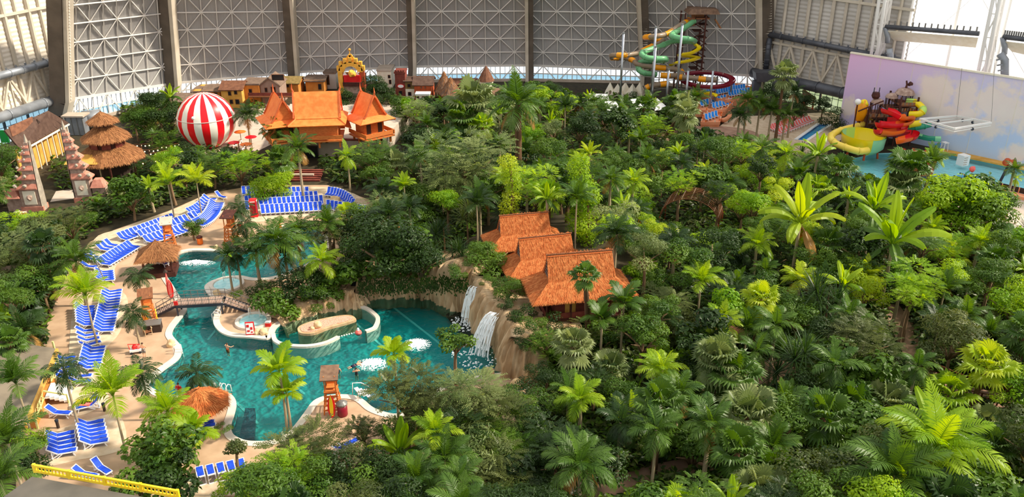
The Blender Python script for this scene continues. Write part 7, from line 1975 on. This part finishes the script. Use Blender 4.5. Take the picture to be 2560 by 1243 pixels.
# ------------------------------------------------------------------ the rest of the rainforest, filled in between
JUNGLE = [[(930, 480), (985, 400), (1060, 300), (1160, 255), (1250, 225), (1280, 222), (1450, 220), (1510, 226), (1560, 245), (1700, 275), (1740, 330), (1900, 365), (2000, 390), (2100, 420), (2250, 470), (2330, 500), (2400, 560), (2560, 590), (2900, 700), (2900, 1300), (1400, 1300), (640, 1300), (640, 1200), (780, 1150), (950, 1120), (1010, 1060),
           (1290, 1020), (1350, 940), (1340, 850), (1420, 810), (1600, 800), (1630, 740), (1570, 600), (1430, 565), (1380, 520), (1230, 520), (1180, 600), (1140, 670), (900, 670), (960, 570)],
          [(0, 570), (130, 540), (200, 520), (270, 470), (420, 430), (560, 415), (610, 440), (590, 466), (520, 470), (420, 508), (300, 545), (232, 575), (175, 640), (130, 760), (110, 870), (0, 860), (-60, 800), (-60, 600)],
          [(600, 400), (690, 405), (730, 455), (620, 455)], [(800, 405), (900, 400), (980, 380), (960, 470), (830, 455)], [(0, 380), (50, 400), (60, 500), (0, 520), (-60, 500), (-60, 400)], [(130, 400), (180, 400), (190, 470), (140, 470)], [(300, 270), (330, 262), (450, 240), (470, 270), (455, 350), (400, 365), (345, 350)], [(345, 400), (420, 385), (480, 370), (640, 385), (640, 420), (420, 445), (340, 445)], [(620, 255), (660, 265), (650, 300), (620, 300)], [(960, 230), (1000, 250), (1240, 245), (1240, 270), (1060, 300), (980, 270)], [(230, 440), (340, 440), (420, 420), (400, 440), (260, 480)]]
KEEP = [[(1500, 195), (1615, 200), (1615, 226), (1500, 226)], [(985, 180), (1245, 180), (1245, 238), (985, 245)], [(40, 350), (130, 330), (260, 330), (270, 470), (240, 500), (40, 530)], [(210, 270), (350, 270), (380, 360), (360, 440), (220, 440)], [(450, 240), (640, 240), (640, 360), (460, 360)], [(0, 270), (175, 270), (175, 370), (0, 400)], [(650, 225), (980, 225), (980, 352), (650, 352)], [(1190, 520), (1390, 520), (1440, 570), (1545, 610), (1615, 735), (1560, 790), (1330, 800), (1220, 690), (1170, 610)], [(1640, 485), (1720, 480), (1780, 560), (1740, 590), (1650, 530)], [(2205, 745), (2265, 745), (2305, 900), (2280, 930), (2230, 860)], [(2290, 930), (2360, 930), (2600, 1000), (2600, 1040), (2400, 1010)],
        [(1790, 985), (1850, 900), (1980, 890), (2000, 950), (1900, 985)], [(1380, 1180), (1480, 1180), (1560, 1180), (1760, 1135), (1900, 1150), (1760, 1195), (1640, 1200), (1560, 1260), (1380, 1260)], [(1560, 840), (1620, 840), (1610, 920), (1560, 920)], [(1720, 850), (1870, 850), (1870, 890), (1720, 890)],
        [(2410, 850), (2500, 850), (2500, 890), (2410, 890)], [(2390, 430), (2560, 440), (2560, 560), (2440, 520)], [(2300, 380), (2440, 380), (2440, 470), (2310, 470)], [(2060, 320), (2210, 320), (2210, 385), (2060, 385)], [(1900, 290), (2110, 290), (2050, 360), (1900, 365)], [(1700, 215), (1890, 215), (1880, 310), (1740, 310)]]
def ok(c, r, h):
    x, y = proj(c + Vector((0, 0, r * 0.5))); x1, y1 = proj(c); pr = r * ppm(c)
    if not any(inside((x1, y1), J) for J in JUNGLE): return False
    for K_ in KEEP:
        for q in ((x, y - pr * 0.3), (x1, y1), (x1 - pr * 0.7, y1), (x1 + pr * 0.7, y1)):
            if inside(q, K_): return False
    return True
SPOT = [(o.location.x, o.location.y) for o, *_ in PLANTS]
rg = random.Random(21); fill = 0; tries = 0
while fill < 620 and tries < 40000:
    tries += 1
    px, py = rg.uniform(-120, 2820), rg.uniform(215, 1290)
    if rg.random() > 0.25 + 0.75 * min(1, (py - 200) / 500): continue
    h = rg.choice((3.0, 4.5, 5.5, 6.5, 7.5)); r = rg.uniform(2.1, 3.3)
    c = G(px, py, h)
    dmin = 3.0 + 0.012 * max(0, c.y - 80)
    if any((c.x - x) ** 2 + (c.y - y) ** 2 < dmin * dmin for x, y in SPOT): continue
    g = Vector((c.x, c.y, 0)); g.z = hillz(g)
    if inside(g, tp): continue
    if inside(g, POOL) or inside(g, SEA): continue
    on_beach = inside(g, BEACH)
    if on_beach and not (py > 1000 and px > 620): continue
    good = False
    for hh in (h, h * 0.6, 1.4):
        cc = Vector((c.x, c.y, hh + g.z))
        if ok(cc, r if hh > 2 else r * 0.7, hh): good = True; break
    if not good: continue
    bright = (1180 < px < 2000 and 330 < py < 560) or (px > 1900 and 420 < py < 800)
    u = rg.random()
    if hh <= 1.5: kind = rg.choice(('shrub', 'round', 'fan', 'shrub')); r *= 0.7
    elif px > 1250 and py > 900 and u < 0.35: kind = rg.choice(('fan', 'fan', 'coco', 'skirt'))
    elif u < 0.20: kind = 'coco'
    elif u < 0.28: kind = 'areca'
    elif u < 0.37: kind = 'fan'
    elif u < 0.41: kind = 'banana'
    elif u < 0.45: kind = 'fox'
    elif u < 0.48: kind = 'yucca'
    elif u < 0.63: kind = 'tree'
    elif u < 0.76: kind = 'fern'
    elif u < 0.87: kind = 'narrow'
    elif u < 0.97: kind = 'bigleaf'
    else: kind = 'round'
    tone = rg.choice(('lime', 'mid', 'lime', 'yellow', 'mid', 'mid', 'dark', 'mid', 'dark')) if bright else rg.choice(('dark', 'mid', 'olive', 'dark', 'mid', 'mid', 'dark', 'pale', 'lime'))
    if kind == 'yucca': tone = None
    plant(kind, g, hh, r, tone); SPOT.append((c.x, c.y)); fill += 1
# labels that say which plant it is, by its neighbour in the place
LAND = [('the striped balloon', 526, 300), ('the red telephone box', 637, 522), ('the daybed pavilion', 400, 655), ('the footbridge', 500, 765), ('the lowest thatched hut', 1450, 720), ('the highest thatched hut', 1300, 570), ('the broad waterfall', 1215, 840), ('the yellow bowl slide', 2156, 346), ('the slide tower', 1700, 140),
        ('the orange-roofed houses', 800, 300), ('the spit lifeguard tower', 833, 985), ('the oblong gravel island', 815, 812), ('the broad straw roof', 510, 1020), ('the arched trellis', 1710, 520), ('the pagoda hut', 290, 360), ('the stone gate', 150, 440), ('the path-side display case', 1405, 1220), ('the slope display case', 2450, 870),
        ('the brown clearing', 1900, 945), ('the curving slope path', 2270, 830), ('the lounger terraces', 1810, 250), ('the coral loungers', 1970, 315), ('the turquoise pool', 2450, 430), ('the castle front', 883, 170), ('the maroon tower house', 1003, 215), ('the cream turret', 1216, 215), ('the white shade canopies', 1495, 265), ('the shed roof', 1790, 865),
        ('the yellow porch', 110, 980), ('the yellow railing', 250, 1200), ('the slope railing', 2480, 990), ('the lower right corner', 2540, 1220), ('the yellow stall', 10, 600)]
grp = {}
for o, kind, tone in PLANTS:
    x, y = proj(o.location + Vector((0, 0, 3)))
    best = min(LAND, key=lambda l: (l[1] - x) ** 2 + (1.4 * (l[2] - y)) ** 2)
    dx, dy = x - best[1], y - best[2]
    side = ('right of' if dx > 0 else 'left of') if abs(dx) > abs(dy) * 1.2 else ('in front of' if dy > 0 else 'behind')
    desc = KIND[kind][0]
    if tone and kind not in ('fox', 'droop'): desc = TONE[tone] + ' ' + desc
    grp.setdefault((desc, side, best[0]), []).append((dx * dx + dy * dy, o))
for (desc, side, lm), L in grp.items():
    L.sort(key=lambda t: t[0])
    for i, (_, o) in enumerate(L):
        o['label'] = f'{desc} {side} {lm}' + ('' if len(L) == 1 else f', {ORD[i]} from it')
        o['group'] = o.name.split('.')[0].replace('_', ' ') + 's of the rainforest'
# undergrowth nobody could count
for m, sd, lab in (('leafdark', 1, 'dark low undergrowth covering the rainforest floor'), ('leafmid', 2, 'mid-green low undergrowth between the rainforest trees'), ('leafolive', 3, 'dull olive undergrowth between the rainforest trees')):
    rg = random.Random(sd); mb = MB(); n = 0
    while n < 15000:
        px, py = rg.uniform(-40, 2800), rg.uniform(240, 1290)
        if not any(inside((px, py), J) for J in JUNGLE): continue
        g = G(px, py, 0.4)
        if inside(g, POOL) or inside(g, SEA) or inside(g, BEACH) or inside(g, tp): continue
        g.z += hillz(g)
        if any(inside((px, py), K_) for K_ in KEEP[9:13]) or inside((px, py), KEEP[15]): continue
        s = 0.35 + 0.004 * g.y
        for k in range(2):
            nr = Vector((rg.uniform(-.6, .6), rg.uniform(-.6, .6), 1)).normalized(); d = Matrix.Rotation(rg.uniform(0, 6.28), 3, nr) @ nr.orthogonal().normalized()
            leafq(mb, g + Vector((rg.uniform(-.4, .4), rg.uniform(-.4, .4), rg.uniform(-.2, 1.4))), nr, d, s * rg.uniform(0.8, 1.8), s * 0.32)
        n += 1
    tag(mb.build('undergrowth', m), lab, 'undergrowth', kind='stuff')
# hanging vines over the rock wall
rg = random.Random(5); mb = MB()
for k in range(1500):
    x = rg.uniform(895, 1170); base = G(x, 712 - 0.04 * (x - 895) + rg.gauss(0, 7), 3.0 + (x - 895) / 275 * 2.2)
    nr = Vector((rg.uniform(-.5, .5), -0.8, rg.uniform(0, 1))).normalized(); d = Vector((rg.uniform(-.4, .4), -0.2, -1)).normalized()
    leafq(mb, base + Vector((0, rg.uniform(-.5, .4), rg.uniform(-1.0, 0.5))), nr, d, rg.uniform(0.2, 0.45), 0.09)
tag(mb.build('hanging_vines', 'leafdark'), 'dark creeper hanging over the back rock wall', 'creeper', kind='stuff')
